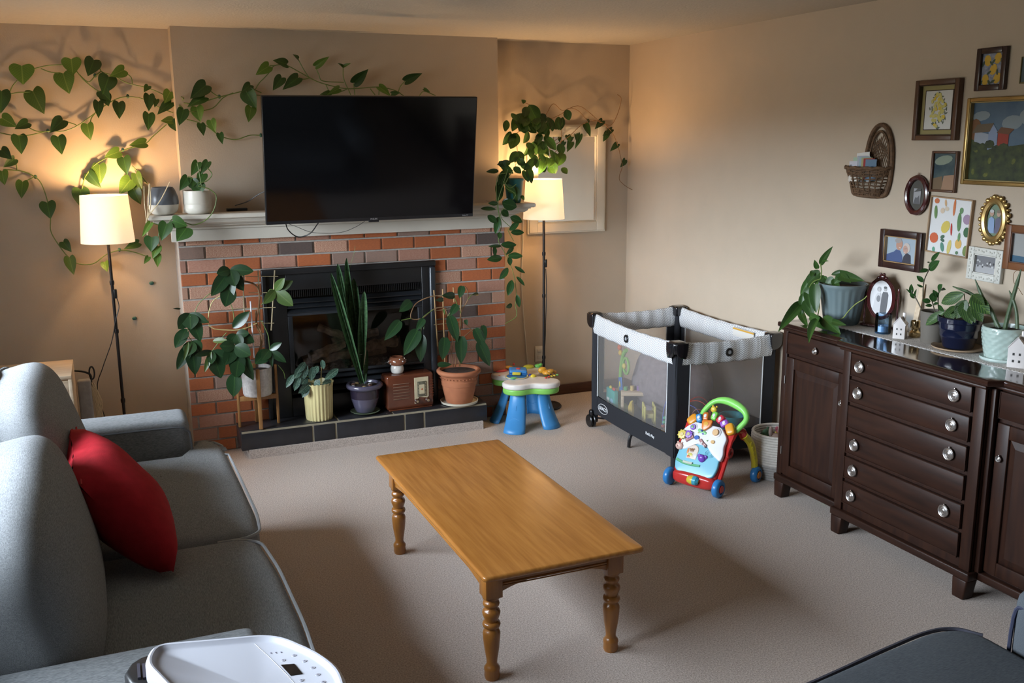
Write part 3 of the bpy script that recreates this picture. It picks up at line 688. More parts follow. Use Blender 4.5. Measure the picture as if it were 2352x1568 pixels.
w = MB(); B(w, XU+.006, XU+.03, YA+.012, YD-.012, BZ-.04, BZ-.026); B(w, XT+.006, XT+.03, YB+.012, YC_-.012, BZ-.04, BZ-.026); w.build('top_moulding', m_walx, sb, bevel=.004)
# base mouldings
for a, b_, xx in ((YA+.006, YB, XS), (YB+.012, YC_-.012, XC), (YC_, YD-.006, XS)):
    w = MB(); B(w, xx-.014, xx+.04, a, b_, .082, .118); w.build('base_moulding', m_walx, sb, bevel=.007, seg=3)
def foot(yc, xx):
    w = MB(); a = .036
    w.add([(xx-.016-ox, yc-a*.75-oy, 0), (xx-.016-ox, yc+a*.75-oy, 0), (xx+.04-ox, yc+a*.75-oy, 0), (xx+.04-ox, yc-a*.75-oy, 0), (xx-.012-ox, yc-a-oy, .083), (xx-.012-ox, yc+a-oy, .083), (xx+.05-ox, yc+a-oy, .083), (xx+.05-ox, yc-a-oy, .083)],
          [(0, 1, 2, 3), (7, 6, 5, 4), (0, 4, 5, 1), (1, 5, 6, 2), (2, 6, 7, 3), (3, 7, 4, 0)]); w.build('foot', m_wal, sb, bevel=.006)
for yc, xx in ((YA-.035, XS), (YB-.03, XC), (YC_+.03, XC), (YD+.035, XS)): foot(yc, xx)
for yc in (YA-.04, YC_, YD+.04): foot(yc, -.09)
def stile(y0, y1, xx, x1=None):
    w = MB(); B(w, xx, (x1 or xx+.018), y0, y1, .118, BZ-.04); w.build('stile', m_wal, sb, bevel=.002)
stile(YA, YA-.035, XS); stile(YB+.0, YB-.045, XC); stile(YC_+.05, YC_, XC); stile(YB+.02, YB, XS, XC+.03); stile(YC_, YC_-.02, XS, XC+.03); stile(YD+.035, YD, XS)
m_dark = plain(.006, .003, .002, .8)
def knob(parent, x, y, z, r=.019):
    w = MB(); w.at(M.Translation((x-ox, y-oy, z)) @ M.Rotation(-PI/2, 4, 'Y'))
    w.lathe([(0, 0), (.006, 0), (.006, .006), (r, .007), (r*1.02, .010), (r*.97, .0125), (r*.88, .0115), (r*.82, .0095), (r*.76, .0115), (r*.66, .0125), (r*.6, .0100), (r*.54, .0120), (r*.45, .0125), (r*.4, .0105), (r*.32, .0125), (r*.2, .0135), (0, .0138)], n=26)
    w.build('knob', m_knob, parent)
    w = MB(); w.at(M.Translation((x-ox, y-oy, z)) @ M.Rotation(-PI/2, 4, 'Y'))
    w.box((r*1.02, 0, .008), (.007, .006, .006)); w.build('knob_lug', m_knob, parent, bevel=.001)
def drawer(y0, y1, z0, z1, xx, kn):
    w = MB(); B(w, xx-.004, xx+.012, y0, y1, z0, z1); d = w.build('drawer_front', m_walx, sb, bevel=.004)
    w = MB(); e = .012                      # raised bead round the edge
    B(w, xx-.0065, xx-.0035, y0-e*0, y1, z1-.004, z1-.001); B(w, xx-.0065, xx-.0035, y0, y1, z0+.001, z0+.004); B(w, xx-.0065, xx-.0035, y0, y0-.003, z0, z1); B(w, xx-.0065, xx-.0035, y1+.003, y1, z0, z1)
    w.build('drawer_bead', m_wal, d, smooth=0)
    for ky, r in kn: knob(d, xx-.004, ky, (z0+z1)/2, r)
dz = (.862-.140)/6; kl, kr = YB-.115, YC_+.135
cfg = ((1, 1), (1, 1), (0, 1), (1, 0), (1, 1), (1, 0))
zks = []
for i, (a, b_) in enumerate(cfg):
    z1 = .864-i*dz; z0 = z1-dz+.017
    kn = ([(kl, .026)] if a else [])+([(kr, .026)] if b_ else [])
    drawer(YB-.052, YC_+.058, z0, z1, XC, kn)
def doorset(y0, y1, ky, kz):
    ym = (y0+y1)/2; drawer(y0, y1, .755, .862, XS, [(ym, .016)])
    w = MB(); z0, z1 = .128, .738; s_ = .055
    for a, b_, c, d in ((y0, y0-s_, z0, z1), (y1+s_, y1, z0, z1), (y0-s_, y1+s_, z1-s_, z1), (y0-s_, y1+s_, z0, z0+s_)): B(w, XS-.003, XS+.012, a, b_, c, d)
    d_ = w.build('door', m_wal, sb, bevel=.003)
    w = MB(); q = .03                 # raised centre panel with sloped edge
    Y0_, Y1_, Z0_, Z1_ = y0-s_, y1+s_, z0+s_, z1-s_
    w.add([(XS+.008-ox, Y0_-oy, Z0_), (XS+.008-ox, Y1_-oy, Z0_), (XS+.008-ox, Y1_-oy, Z1_), (XS+.008-ox, Y0_-oy, Z1_),
           (XS-.0-ox, Y0_-q-oy, Z0_+q), (XS-.0-ox, Y1_+q-oy, Z0_+q), (XS-.0-ox, Y1_+q-oy, Z1_-q), (XS-.0-ox, Y0_-q-oy, Z1_-q)],
          [(4, 5, 6, 7), (0, 1, 5, 4), (1, 2, 6, 5), (2, 3, 7, 6), (3, 0, 4, 7)]); w.build('door_panel', m_wal, d_, smooth=0)
    knob(d_, XS-.003, ky, kz, .0125)
    for zz in (.25, .62):
        w = MB(); w.tube([(XS-.004-ox, (y0+.004 if ky < ym else y1-.004)-oy, zz-.02), (XS-.004-ox, (y0+.004 if ky < ym else y1-.004)-oy, zz+.02)], .0035, 8); w.build('hinge', m_knob, d_)
doorset(YA-.038, YB+.024, YB+.045, .60); doorset(YC_-.024, YD+.038, YC_-.05, .60)
# ================================================================ WHITE DEVICE lower left
m_wpl = mat('white_plastic', (.52, .53, .59), .35, var=.01)
DZ = .75
plan = [at(px, py, 'z', DZ) for px, py in ((326, 1520), (352, 1474), (500, 1462), (635, 1449), (735, 1492), (785, 1530), (803, 1580))]
P2 = [V((p.x, p.y)) for p in plan]
ctr = V((-3.22, -4.30)); 
P2 += [V((-3.12, -4.47)), V((-3.20, -4.56)), V((-3.31, -4.54))]
dv = thing('portable_appliance', 'white portable appliance with touch controls and small black display in the foreground', 'appliance', (ctr.x, ctr.y, 0))
pp_ = dens(roundpoly([(p.x-ctr.x, p.y-ctr.y) for p in P2], .075, 7), .03)
def off(poly, d):
    k = len(poly); out = []; ar = sum(poly[i][0]*poly[(i+1) % k][1]-poly[(i+1) % k][0]*poly[i][1] for i in range(k)); sg = 1 if ar > 0 else -1
    for i in range(k):
        t = (V(poly[(i+1) % k])-V(poly[i-1])).normalized(); out.append((poly[i][0]-sg*t.y*d, poly[i][1]+sg*t.x*d))
    return out
w = MB(); w.prism(off(pp_, .006), 0.02, DZ-.045); w.build('body', m_wpl, dv, smooth=40)
# rim with dished tray: rings
w = MB(); rings = []
for d, z in ((.006, DZ-.045), (0, DZ-.04), (0, DZ-.012), (.003, DZ-.004), (.009, DZ), (.013, DZ-.001), (.018, DZ-.009), (.022, DZ-.012)):
    rings.append([(x, y, z) for x, y in off(pp_, d)])
k = len(pp_); vs = [p for r in rings for p in r]; fs = []
for i in range(len(rings)-1):
    for j in range(k): fs.append((i*k+j, i*k+(j+1) % k, (i+1)*k+(j+1) % k, (i+1)*k+j))
vs.append((sum(p[0] for p in rings[-1])/k, sum(p[1] for p in rings[-1])/k, rings[-1][0][2])); fs += [((len(rings)-1)*k+j, (len(rings)-1)*k+(j+1) % k, len(vs)-1) for j in range(k)]; w.add(vs, fs)
top = w.build('lid', m_wpl, dv, smooth=40)
bm = bmesh.new(); bm.from_mesh(top.data); bmesh.ops.recalc_face_normals(bm, faces=bm.faces); bm.to_mesh(top.data); bm.free()
TZ = DZ-.012
def onlid(px, py, z=TZ): p = at(px, py, 'z', z); return V((p.x-ctr.x, p.y-ctr.y, z))
w = MB(); w.tube([onlid(585, 1478), onlid(620, 1510), onlid(660, 1550), onlid(690, 1585)], .0007, 4); w.build('panel_line', plain(.42, .42, .47, .5), dv)
w = MB(); q = [onlid(645, 1527), onlid(676, 1525), onlid(695, 1548), onlid(668, 1552)]; w.add([*q, *[p+V((0, 0, .0012)) for p in q]], [(0, 1, 2, 3), (7, 6, 5, 4), (0, 4, 5, 1), (1, 5, 6, 2), (2, 6, 7, 3), (3, 7, 4, 0)])
w.build('display', plain(.004, .004, .006, .15), dv, smooth=0)
for i, (px, py) in enumerate(((675, 1505), (650, 1516), (699, 1518), (718, 1533), (730, 1549), (692, 1562), (742, 1566))):
    p = onlid(px, py); w = MB(); w.lathe([(0, 0), (.0052, 0), (.0050, .0008), (0, .001)], p, n=14); bt = w.build('touch_button', plain(.60, .60, .68, .3), dv)
    w = MB(); w.lathe([(.0012, .0008), (.0020, .0014)], p, n=8); w.build('button_mark', plain(.30, .30, .36, .4), bt)
for i in range(3):
    p = onlid(622+i*11.5, 1499-i*1.0); w = MB(); w.box((p.x, p.y, p.z+.0004), (.0028, .0032, .0006)); w.box((p.x+.001, p.y-.004, p.z+.0004), (.0028, .0012, .0006)); w.build('printed_mark', plain(.38, .36, .46, .5), dv, smooth=0)
# black side grip left of the lid
gp = [at(a, b_, 'z', .70) for a, b_ in ((345, 1500), (322, 1508), (300, 1522), (285, 1545), (300, 1568), (340, 1580), (395, 1575))]
w = MB(); w.prism([(p.x-ctr.x, p.y-ctr.y) for p in gp], .35, .70); w.build('side_grille', m_blk, dv, bevel=.008)
for i in range(5):
    p = at(318+i*12, 1530, 'z', .704); w = MB(); w.bb(p.x-ctr.x-.003, p.x-ctr.x+.003, p.y-ctr.y-.05, p.y-ctr.y+.01, .70, .706); w.build('rib', plain(.05, .05, .07, .4), dv)
# ================================================================ WOOD CRATE AND THROW RACK left, behind the sofa
m_pine = wood('pale_pine', (.62, .50, .36), (.48, .36, .24), (2, 18, 18), .6, 0)
c0 = at(168, 825, 'z', .66); c1 = at(163, 862, 'z', .66)
bx = thing('wooden_crate', 'pale raw wood box table standing behind the far end of the sofa', 'crate', (c0.x-.2, (c0.y+c1.y)/2, 0))
D = abs(c0.y-c1.y)/2
w = MB(); w.bb(-.2, .2, -D, D, .64, .66); w.build('top_board', m_pine, bx, bevel=.002)
for a in (-.2, .182):
    w = MB(); w.bb(a, a+.018, -D, D, 0, .64); w.build('side_board', m_pine, bx, bevel=.002)
for i in range(5):
    w = MB(); w.bb(-.182, .182, -D, -D+.012, .03+i*.122, .145+i*.122); w.build('board', m_pine, bx, bevel=.002)
rk = thing('throw_rack', 'black wire rack beside the wood box holding a grey throw', 'rack', (-3.60, c0.y+.06, 0))
ry = rk.location.y
def rp_(px, py): p = at(px, py, 'y', ry); return V((p.x+3.60, 0, p.z))
w = MB(); w.tube(smoothpath([rp_(160, 851), rp_(185, 852), rp_(203, 857), rp_(209, 863)], 5), .006, 8); w.tube([rp_(209, 863)+V((0, 0, 0)), rp_(211, 985)], .006, 8)
w.build('wire_frame', m_blk, rk)
w = MB(); c = rp_(211, 856); w.tube([c+V((.013*math.cos(a), 0, .035*math.sin(a))) for a in [i*PI/10 for i in range(20)]], .005, 6, closed=True); w.build('wire_loop', m_blk, rk)
w = MB(); w.bb(-.10, .10, -.05, .05, .0, .012); w.build('rack_base', m_blk, rk, bevel=.004)
tb = MB(); a0 = at(177, 870, 'y', ry-.02); a1 = at(208, 868, 'y', ry-.02); bz = .12
tb.bb(a0.x, a1.x, -.035, .02, bz, a0.z); th_ = tb.build('throw_blanket', mat('grey_throw', (.30, .31, .33), .95, var=.1, vscale=40, bump=.6, bscale=60), bevel=.012, seg=3)
th_.location = (0, ry-.04, 0); tag(th_, 'folded grey throw blanket with cream fringe hanging from the rack', 'blanket')
w = MB(); m_fr = plain(.62, .52, .36, .9)
for i in range(26):
    x = a1.x+rn.uniform(-.004, .02); z = a0.z-.02-rn.uniform(0, .05); L_ = rn.uniform(.08, .26)
    w.tube([(x, -.01, z), (x+.012+rn.uniform(0, .02), -.015, z-L_*.5), (x+rn.uniform(0, .025), -.01, z-L_)], .0022, 4)
o_ = w.build('fringe', m_fr, th_); o_['kind'] = 'stuff'
# ================================================================ PLANTS
m_soil = mat('potting_soil', (.045, .028, .018), 1, c2=(.015, .01, .007), vscale=60, bump=1, bscale=80)
m_stem = plain(.11, .17, .035, .5); m_stemb = mat('brown_stem', (.22, .12, .055), .8, var=.3, vscale=30); m_stemy = plain(.45, .38, .16, .6); m_clip = plain(.04, .13, .10, .4)
L_poth = leafmat('pothos_leaf', (.030, .080, .015), (.065, .15, .026), .4, trans=.2)
L_potv = leafmat('pothos_leaf_light', (.10, .20, .03), (.22, .33, .07), .4, trans=.4)
L_hoya = leafmat('glossy_leaf', (.022, .065, .018), (.05, .12, .03), .25, trans=.25)
L_phil = leafmat('philodendron_leaf', (.013, .040, .014), (.035, .08, .022), .3, trans=.15)
L_phib = leafmat('philodendron_leaf_pale', (.05, .09, .02), (.11, .15, .04), .4, trans=.2)
L_snak = mat('snake_leaf_mottled', (.085, .16, .07), .45, c2=(.018, .05, .022), stretch=(1.5, 18, 1), vscale=2.2, rnd=.15)
L_spot = leafmat('speckled_leaf', (.025, .065, .045), (.22, .33, .24), .45, spots=1, trans=.1)
L_pray = leafmat('prayer_leaf', (.022, .058, .016), (.09, .16, .035), .45, stripes=1, trans=.25)
def X1(cx, cy): return (cx/2.614, 60+cy/2.614)
def X2(cx, cy): return (560+cx/3.135, 60+cy/3.135)
def X3(cx, cy): return (1080+cx/2.307, 180+cy/2.307)
def X4(cx, cy): return (380+cx/3.135, 560+cy/3.135)
def X5(cx, cy): return (740+cx/3.136, 560+cy/3.136)
def X6(cx, cy): return (1780+cx/4.112, 560+cy/4.112)
def wy(px, off_=.04):
    """depth of the wall surface behind a spot of the back wall: alcove, breast or mantel front"""
    return (DU-off_) if 404 < px < 1143 else -off_
def P(XF, c, yf):
    px, py = XF(*c); return at(px, py, 'y', yf(px, py) if callable(yf) else yf)
PXM = lambda y: abs(y+6.0566)/FPX*1.08      # metres per photo pixel at depth y
def leaves(root, XF, sc, data, yf, shape, m, nrm=(-.1, -1, .15), fwd=.02, alt=None, lab=None, **k):
    for i, d in enumerate(data):
        bx_, by_, tx_, ty_, w_ = d[:5]
        p0 = P(XF, (bx_, by_), yf); y1 = p0.y-fwd-random.uniform(0, .015); px, py = XF(tx_, ty_); p1 = at(px, py, 'y', y1)
        mm = m
        if len(d) > 5: mm = d[5]
        elif alt and random.random() < alt[0]: mm = alt[1]
        leaf(root, p0, p1, w_/sc*PXM(p0.y), nrm, shape, mm, **k)
def stems(root, XF, lines, yf, m, r, name='stem', n=5):
    for l in lines:
        pts = [P(XF, c, yf)-root.location for c in l]
        w = MB(); w.tube(smoothpath(pts, n), r, 6); w.build(name, m, root)
def pot(root, prof, c, m, name='pot', n=40, **k):
    w = MB(); w.lathe(prof, c, n=n, cap=False); return w.build(name, m, root, smooth=50, **k)
def soil(root, r, z, c=(0, 0)):
    w = MB(); w.lathe([(0, z), (r*.5, z+.003), (r, z)], (c[0], c[1], 0), n=24, cap=False); w.build('soil', m_soil, root)
# ---- 1 wall pothos in the grey and white round pot at the left mantel end
y1_ = -.42; q = at(371, 487, 'z', MZ)
wp = thing('pothos_plant', 'pothos in a grey and white globe pot with vines spread over wall and television', 'plant', (q.x, -.405, MZ))
pot(wp, [(0, .002), (.05, .002), (.066, .012), (.078, .035), (.082, .058)], (0, 0, 0), plain(.62, .58, .50, .35), label='white lower half of the pot')
pot(wp, [(.082, .058), (.083, .075), (.080, .10), (.068, .135), (.056, .152), (.050, .152), (.060, .13), (.066, .12)], (0, 0, 0), plain(.11, .12, .135, .3), name='pot_top', label='grey upper half of the pot')
soil(wp, .062, .125)
m_raf = plain(.68, .55, .34, .8)
for pl_ in ([(1020, 935), (960, 1050), (890, 1140), (880, 1170), (885, 1260)], [(895, 950), (893, 1050), (885, 1150), (878, 1180), (890, 1240)], [(900, 945), (905, 1060), (890, 1150)], [(865, 960), (868, 1060), (880, 1160)]):
    w = MB(); w.tube(smoothpath([P(X1, c, -.505)-wp.location for c in pl_], 5), .0028, 5); w.build('raffia_string', m_raf, wp)
WL = lambda px, py: wy(px, .035)
lv = [(130, 235, 137, 345, 112), (427, 195, 437, 290, 92), (378, 280, 412, 402, 98), (565, 200, 530, 295, 80), (748, 262, 665, 300, 62), (655, 300, 618, 405, 90), (605, 385, 660, 445, 65), (628, 410, 650, 476, 60), (590, 450, 592, 547, 50),
      (8, 385, 5, 518, 84), (195, 385, 258, 522, 98), (8, 550, 97, 600, 68), (170, 578, 92, 612, 52), (112, 655, 130, 763, 74), (380, 562, 300, 632, 72), (347, 660, 370, 766, 72), (524, 585, 538, 681, 66), (713, 455, 718, 552, 62),
      (5, 742, 66, 795, 58), (90, 795, 24, 845, 46), (12, 868, 24, 950, 58), (136, 930, 126, 1030, 60), (283, 1056, 300, 1152, 78), (482, 975, 493, 1092, 84), (530, 880, 600, 971, 58), (597, 828, 600, 942, 72), (717, 752, 630, 785, 58),
      (742, 785, 760, 888, 70), (877, 700, 780, 712, 54), (787, 918, 715, 1005, 78), (815, 882, 848, 980, 55), (800, 975, 842, 1068, 66), (892, 358, 866, 390, 34), (895, 410, 895, 505, 56), (940, 438, 930, 482, 30), (1022, 392, 990, 458, 58), (1032, 455, 943, 522, 56),
      (893, 522, 893, 621, 62), (1037, 566, 970, 566, 44), (1030, 570, 1080, 637, 55), (1103, 498, 1078, 592, 62)]
leaves(wp, X1, 2.614, lv, WL, 'heart', L_poth, alt=(.25, L_potv), fwd=.03)
lv2 = [(1240, 352, 1145, 428, 82), (1232, 425, 1128, 475, 58), (1180, 483, 1200, 571, 68), (1203, 585, 1225, 653, 45), (1265, 563, 1290, 633, 52), (1318, 642, 1335, 703, 38), (1505, 352, 1450, 395, 48), (1478, 392, 1536, 492, 84), (1508, 485, 1493, 571, 60, L_potv)]
leaves(wp, X1, 2.614, lv2, WL, 'heart', L_poth, alt=(.15, L_potv), fwd=.03)
leaves(wp, X1, 2.614, [(378, 1292, 425, 1352, 50), (416, 1384, 440, 1491, 58, L_potv), (628, 1415, 640, 1470, 44, L_potv), (835, 1300, 748, 1335, 45)], WL, 'heart', L_poth, fwd=.03)
lv3 = [(183, 285, 93, 345, 72), (312, 275, 220, 240, 66), (275, 368, 212, 455, 70), (395, 368, 283, 447, 76), (393, 236, 362, 203, 30), (515, 290, 612, 220, 48), (715, 292, 768, 264, 22), (715, 292, 683, 265, 20), (792, 412, 897, 313, 72), (1160, 398, 1282, 337, 62), (688, 448, 608, 490, 48), (622, 482, 555, 487, 36), (970, 435, 1062, 496, 62), (1062, 488, 1125, 478, 34), (1295, 452, 1342, 474, 24)]
leaves(wp, X2, 3.135, lv3, lambda a, b_: DU-.05, 'heart', L_poth, fwd=.03, alt=(.2, L_potv))
V1 = [[(110, 320), (160, 275), (200, 258), (280, 238), (382, 230)], [(245, 255), (300, 275), (352, 280)], [(0, 470), (30, 430), (52, 410), (75, 360), (112, 318)], [(52, 410), (110, 398), (185, 396)], [(455, 265), (500, 320), (560, 370), (600, 395)],
      [(600, 208), (607, 270), (690, 300), (760, 340), (880, 370), (960, 400), (1020, 435)], [(607, 270), (570, 300), (530, 335), (470, 285)], [(745, 275), (785, 305), (795, 345)],
      [(0, 640), (80, 655), (170, 655), (290, 630), (380, 630), (460, 600), (560, 530), (640, 470), (720, 430), (800, 425), (880, 445), (960, 490), (1040, 520)], [(160, 602), (220, 630), (290, 632)], [(395, 572), (450, 590), (460, 600)], [(540, 585), (550, 550), (570, 525)],
      [(1000, 590), (920, 660), (880, 700), (820, 720), (740, 745), (640, 790), (560, 840), (510, 910), (492, 980)],
      [(20, 860), (130, 870), (210, 905), (250, 950), (285, 1050), (303, 1150), (305, 1230), (350, 1310), (410, 1385), (470, 1425), (560, 1425), (640, 1370), (720, 1345), (800, 1355), (890, 1385)], [(92, 800), (105, 870)], [(150, 932), (205, 905)], [(60, 790), (92, 800)],
      [(795, 838), (835, 885), (885, 945)]]
stems(wp, X1, V1, WL, m_stem, .0032)
V1b = [[(1045, 410), (1100, 430), (1095, 445)], [(1045, 440), (1130, 465), (1230, 450), (1300, 430), (1380, 410), (1460, 390), (1530, 382)], [(1050, 522), (1130, 515), (1200, 510), (1280, 490), (1340, 430), (1400, 400)], [(1120, 560), (1180, 575), (1240, 600), (1300, 645), (1350, 670), (1420, 680), (1500, 655), (1565, 655)], [(1240, 370), (1290, 410), (1320, 425)], [(1510, 365), (1530, 382), (1570, 400)], [(1045, 460), (1085, 480), (1100, 500)]]
stems(wp, X1, V1b, WL, m_stem, .0032)
V3 = [[(80, 460), (110, 410), (150, 370), (195, 320), (220, 285), (300, 280), (400, 330), (480, 375), (560, 410), (700, 445), (800, 450), (960, 438), (1080, 460), (1150, 500)], [(390, 235), (430, 310), (470, 370)], [(515, 290), (540, 350), (570, 395), (720, 405)], [(715, 290), (720, 380), (770, 495)], [(790, 412), (800, 495)], [(1160, 396), (1125, 440), (1110, 490)], [(1265, 500), (1300, 470), (1380, 500)], [(590, 420), (610, 465)], [(690, 475), (740, 455)], [(910, 450), (945, 495)], [(975, 440), (972, 495)], [(398, 372), (430, 382), (480, 372)], [(185, 283), (220, 285)], [(78, 495), (135, 500)]]
stems(wp, X2, V3, lambda a, b_: DU-.05, m_stem, .003)
for c in ((570, 295), (767, 420), (287, 628), (738, 742), (505, 915), (212, 905), (717, 1343), (1318, 422), (1568, 655)):
    p = P(X1, c, WL); w = MB(); w.ell(p-wp.location+V((0, .012, 0)), (.009, .009, .012), n=8, mm=6); w.build('vine_clip', m_clip, wp)
for px, py in ((348, 650), (309, 731)):
    p = at(px, py, 'y', -.008); o_ = thing('wall_clip', 'small green vine clip stuck on the wall ' + ('under the mantel end' if py < 700 else 'low between lamp and bricks'), 'clip', p)
    w = MB(); w.ell((0, 0, 0), (.014, .006, .011), n=8, mm=6); w.ell((.004, -.005, .004), (.006, .005, .008), n=8, mm=6); w.build('clip_body', m_clip, o_, kind=None)
# ---- 2 small pothos in the white banded cup
q = at(449, 486, 'z', MZ)
p2 = thing('potted_pothos', 'small pothos in a white pot with ridged lower bands on the left mantel', 'plant', (q.x, -.41, MZ))
pr = [(0, .002), (.055, .002), (.068, .012), (.074, .03)]+[(.074+.0015*(i % 2), .032+i*.0035) for i in range(8)]+[(.077, .065), (.076, .10), (.073, .128), (.068, .130), (.070, .115)]
pot(p2, pr, (0, 0, 0), plain(.66, .62, .54, .4)); soil(p2, .069, .115)
lv = [(1188, 815, 1150, 897, 50, L_poth), (1250, 812, 1203, 886, 46, L_poth), (1128, 905, 1080, 986, 54), (1162, 912, 1158, 962, 56), (1222, 885, 1190, 955, 55), (1190, 945, 1192, 1020, 76), (1150, 930, 1200, 985, 60)]
leaves(p2, X1, 2.614, lv, -.46, 'heart', L_poth, fwd=.02)
leaves(p2, X1, 2.614, [(912, 1265, 905, 1352, 78), (1002, 1182, 968, 1285, 74), (1035, 1165, 1125, 1200, 66), (1122, 1208, 1063, 1290, 88), (905, 1180, 853, 1260, 34, L_potv), (950, 1318, 915, 1392, 48, L_potv), (943, 1368, 948, 1445, 42, L_potv), (893, 1383, 866, 1425, 28, L_potv)], -.53, 'heart', L_poth, fwd=.02)
stems(p2, X1, [[(1190, 960), (1215, 965), (1260, 980), (1298, 1020), (1285, 1100), (1240, 1160), (1170, 1192), (1120, 1182), (1040, 1155), (1000, 1200), (960, 1195), (905, 1178)], [(1190, 940), (1240, 930), (1272, 890), (1245, 850)], [(1160, 915), (1130, 903)], [(1210, 960), (1195, 870), (1185, 820)], [(960, 1195), (952, 1280), (968, 1340), (945, 1370)]], -.5, m_stem, .003)
# ---- 3 trailing hoya/pothos in the teal pot, right mantel end
q = at(1184, 430, 'y', -.43)
p3 = thing('trailing_vine_plant', 'leafy vine in a teal pot on the right mantel end reaching over the mirror', 'plant', (q.x, -.405, MZ))
pot(p3, [(0, .002), (.042, .002), (.046, .01), (.060, .135), (.065, .14), (.065, .150), (.060, .152), (.056, .13)], (0, 0, 0), plain(.02, .15, .15, .35)); soil(p3, .056, .13)
hang = [(147, 663, 100, 661, 24), (55, 690, 140, 690, 22), (170, 660, 250, 680, 60), (165, 700, 205, 728, 40), (212, 735, 278, 758, 42), (208, 805, 262, 757, 32), (215, 815, 287, 816, 32), (92, 726, 145, 765, 36), (150, 732, 135, 822, 38), (155, 815, 157, 847, 28), (163, 880, 247, 882, 36), (165, 888, 103, 888, 18), (127, 888, 133, 942, 26), (230, 890, 195, 932, 24), (200, 940, 280, 938, 36), (168, 950, 97, 958, 40), (207, 945, 213, 990, 28), (200, 1003, 160, 1064, 36), (235, 995, 292, 1032, 20), (245, 1050, 291, 1096, 20), (222, 1068, 202, 1148, 40), (247, 1145, 262, 1213, 28), (222, 1198, 195, 1212, 26)]
leaves(p3, X3, 2.307, hang, -.53, 'oval', L_hoya, fwd=.02, fold=.12)
potl = [(150, 490, 93, 492, 26), (152, 440, 192, 472, 36), (252, 388, 213, 442, 46), (190, 482, 152, 560, 42), (300, 462, 332, 552, 46), (357, 420, 288, 480, 42), (242, 572, 250, 655, 40), (185, 560, 243, 612, 36), (277, 488, 312, 545, 36), (347, 425, 355, 472, 30), (248, 430, 292, 457, 40), (205, 500, 170, 565, 32), (160, 460, 230, 500, 38), (230, 470, 270, 500, 36), (170, 600, 140, 650, 30), (270, 620, 285, 640, 20), (195, 640, 225, 690, 40), (170, 650, 215, 670, 46), (150, 540, 170, 620, 40), (215, 445, 150, 455, 34), (140, 560, 155, 630, 34), (265, 460, 320, 470, 34), (180, 500, 200, 560, 36)]
leaves(p3, X3, 2.307, potl, -.48, 'oval', L_hoya, fwd=.03, fold=.12, alt=(.3, L_poth))
up = [(292, 128, 277, 118, 22), (312, 140, 362, 232, 74), (362, 192, 402, 226, 50), (272, 185, 222, 272, 54), (216, 282, 180, 352, 44), (248, 290, 215, 368, 62), (302, 240, 350, 287, 50), (345, 250, 402, 290, 45), (410, 205, 445, 275, 62), (468, 203, 472, 270, 45), (492, 205, 482, 272, 34), (508, 165, 525, 220, 44), (410, 262, 405, 320, 28), (352, 330, 286, 412, 34), (362, 320, 348, 402, 42), (390, 308, 460, 375, 52), (380, 340, 402, 432, 58), (472, 345, 490, 402, 48), (502, 400, 468, 457, 42), (440, 390, 472, 452, 46), (402, 420, 368, 502, 42), (430, 440, 452, 502, 50), (412, 470, 442, 500, 38), (330, 340, 350, 400, 36), (300, 180, 260, 240, 50), (240, 210, 285, 260, 48), (430, 230, 395, 275, 40), (260, 250, 320, 275, 40), (370, 400, 420, 440, 44), (340, 430, 380, 470, 40), (455, 410, 420, 470, 40), (300, 150, 290, 200, 44), (265, 390, 235, 440, 40), (240, 300, 205, 330, 36), (440, 245, 475, 262, 40)]
leaves(p3, X3, 2.307, up, -.13, 'oval', L_hoya, fwd=.03, fold=.12, alt=(.45, L_poth), jit=.5)
far = [(607, 240, 642, 306, 42), (620, 215, 632, 235, 20), (702, 222, 665, 264, 38), (752, 268, 708, 300, 30), (740, 270, 735, 298, 36), (727, 285, 708, 333, 36), (782, 345, 745, 382, 34), (822, 430, 800, 470, 34), (517, 300, 527, 336, 34), (537, 335, 517, 386, 36), (583, 295, 560, 372, 32), (560, 295, 575, 350, 26)]
rq = random.Random(9)
leaves(p3, X3, 2.307, [(x_, y_, x_+rq.uniform(-35, 35), y_+rq.uniform(25, 60), rq.uniform(34, 50)) for x_, y_ in [(rq.gauss(400, 65), rq.gauss(390, 55)) for _ in range(16)]+[(rq.gauss(330, 60), rq.gauss(220, 35)) for _ in range(14)]], -.16, 'oval', L_hoya, fwd=.03, fold=.12, alt=(.5, L_poth), jit=.5)
leaves(p3, X3, 2.307, far, -.06, 'heart', L_hoya, fwd=.02, fold=.12)
stems(p3, X3, [[(280, 125), (330, 150), (400, 215), (480, 190), (520, 160), (570, 170), (620, 220), (640, 220), (700, 235), (750, 285), (780, 350), (800, 430), (805, 470), (790, 520), (800, 550), (860, 590), (945, 598)], [(700, 235), (745, 248), (780, 190), (800, 110), (780, 85)], [(400, 195), (440, 135), (490, 170), (570, 145), (630, 180), (690, 235)], [(450, 350), (520, 310), (600, 240), (690, 222)], [(405, 210), (370, 290), (300, 270), (240, 300), (250, 380), (240, 470)], [(485, 270), (480, 340), (440, 400), (350, 440), (290, 480)]], -.07, m_stemb, .0022)
stems(p3, X3, [[(200, 480), (175, 560), (150, 640), (150, 700), (165, 780), (150, 860), (190, 935), (215, 990), (235, 1060), (245, 1150), (240, 1200), (245, 1260), (185, 1300)], [(230, 480), (185, 570), (240, 620), (160, 720), (225, 800)], [(195, 500), (145, 520), (140, 640), (155, 740)], [(175, 545), (210, 580), (245, 560)], [(225, 800), (200, 802), (230, 860)]], -.53, m_stem, .0022)
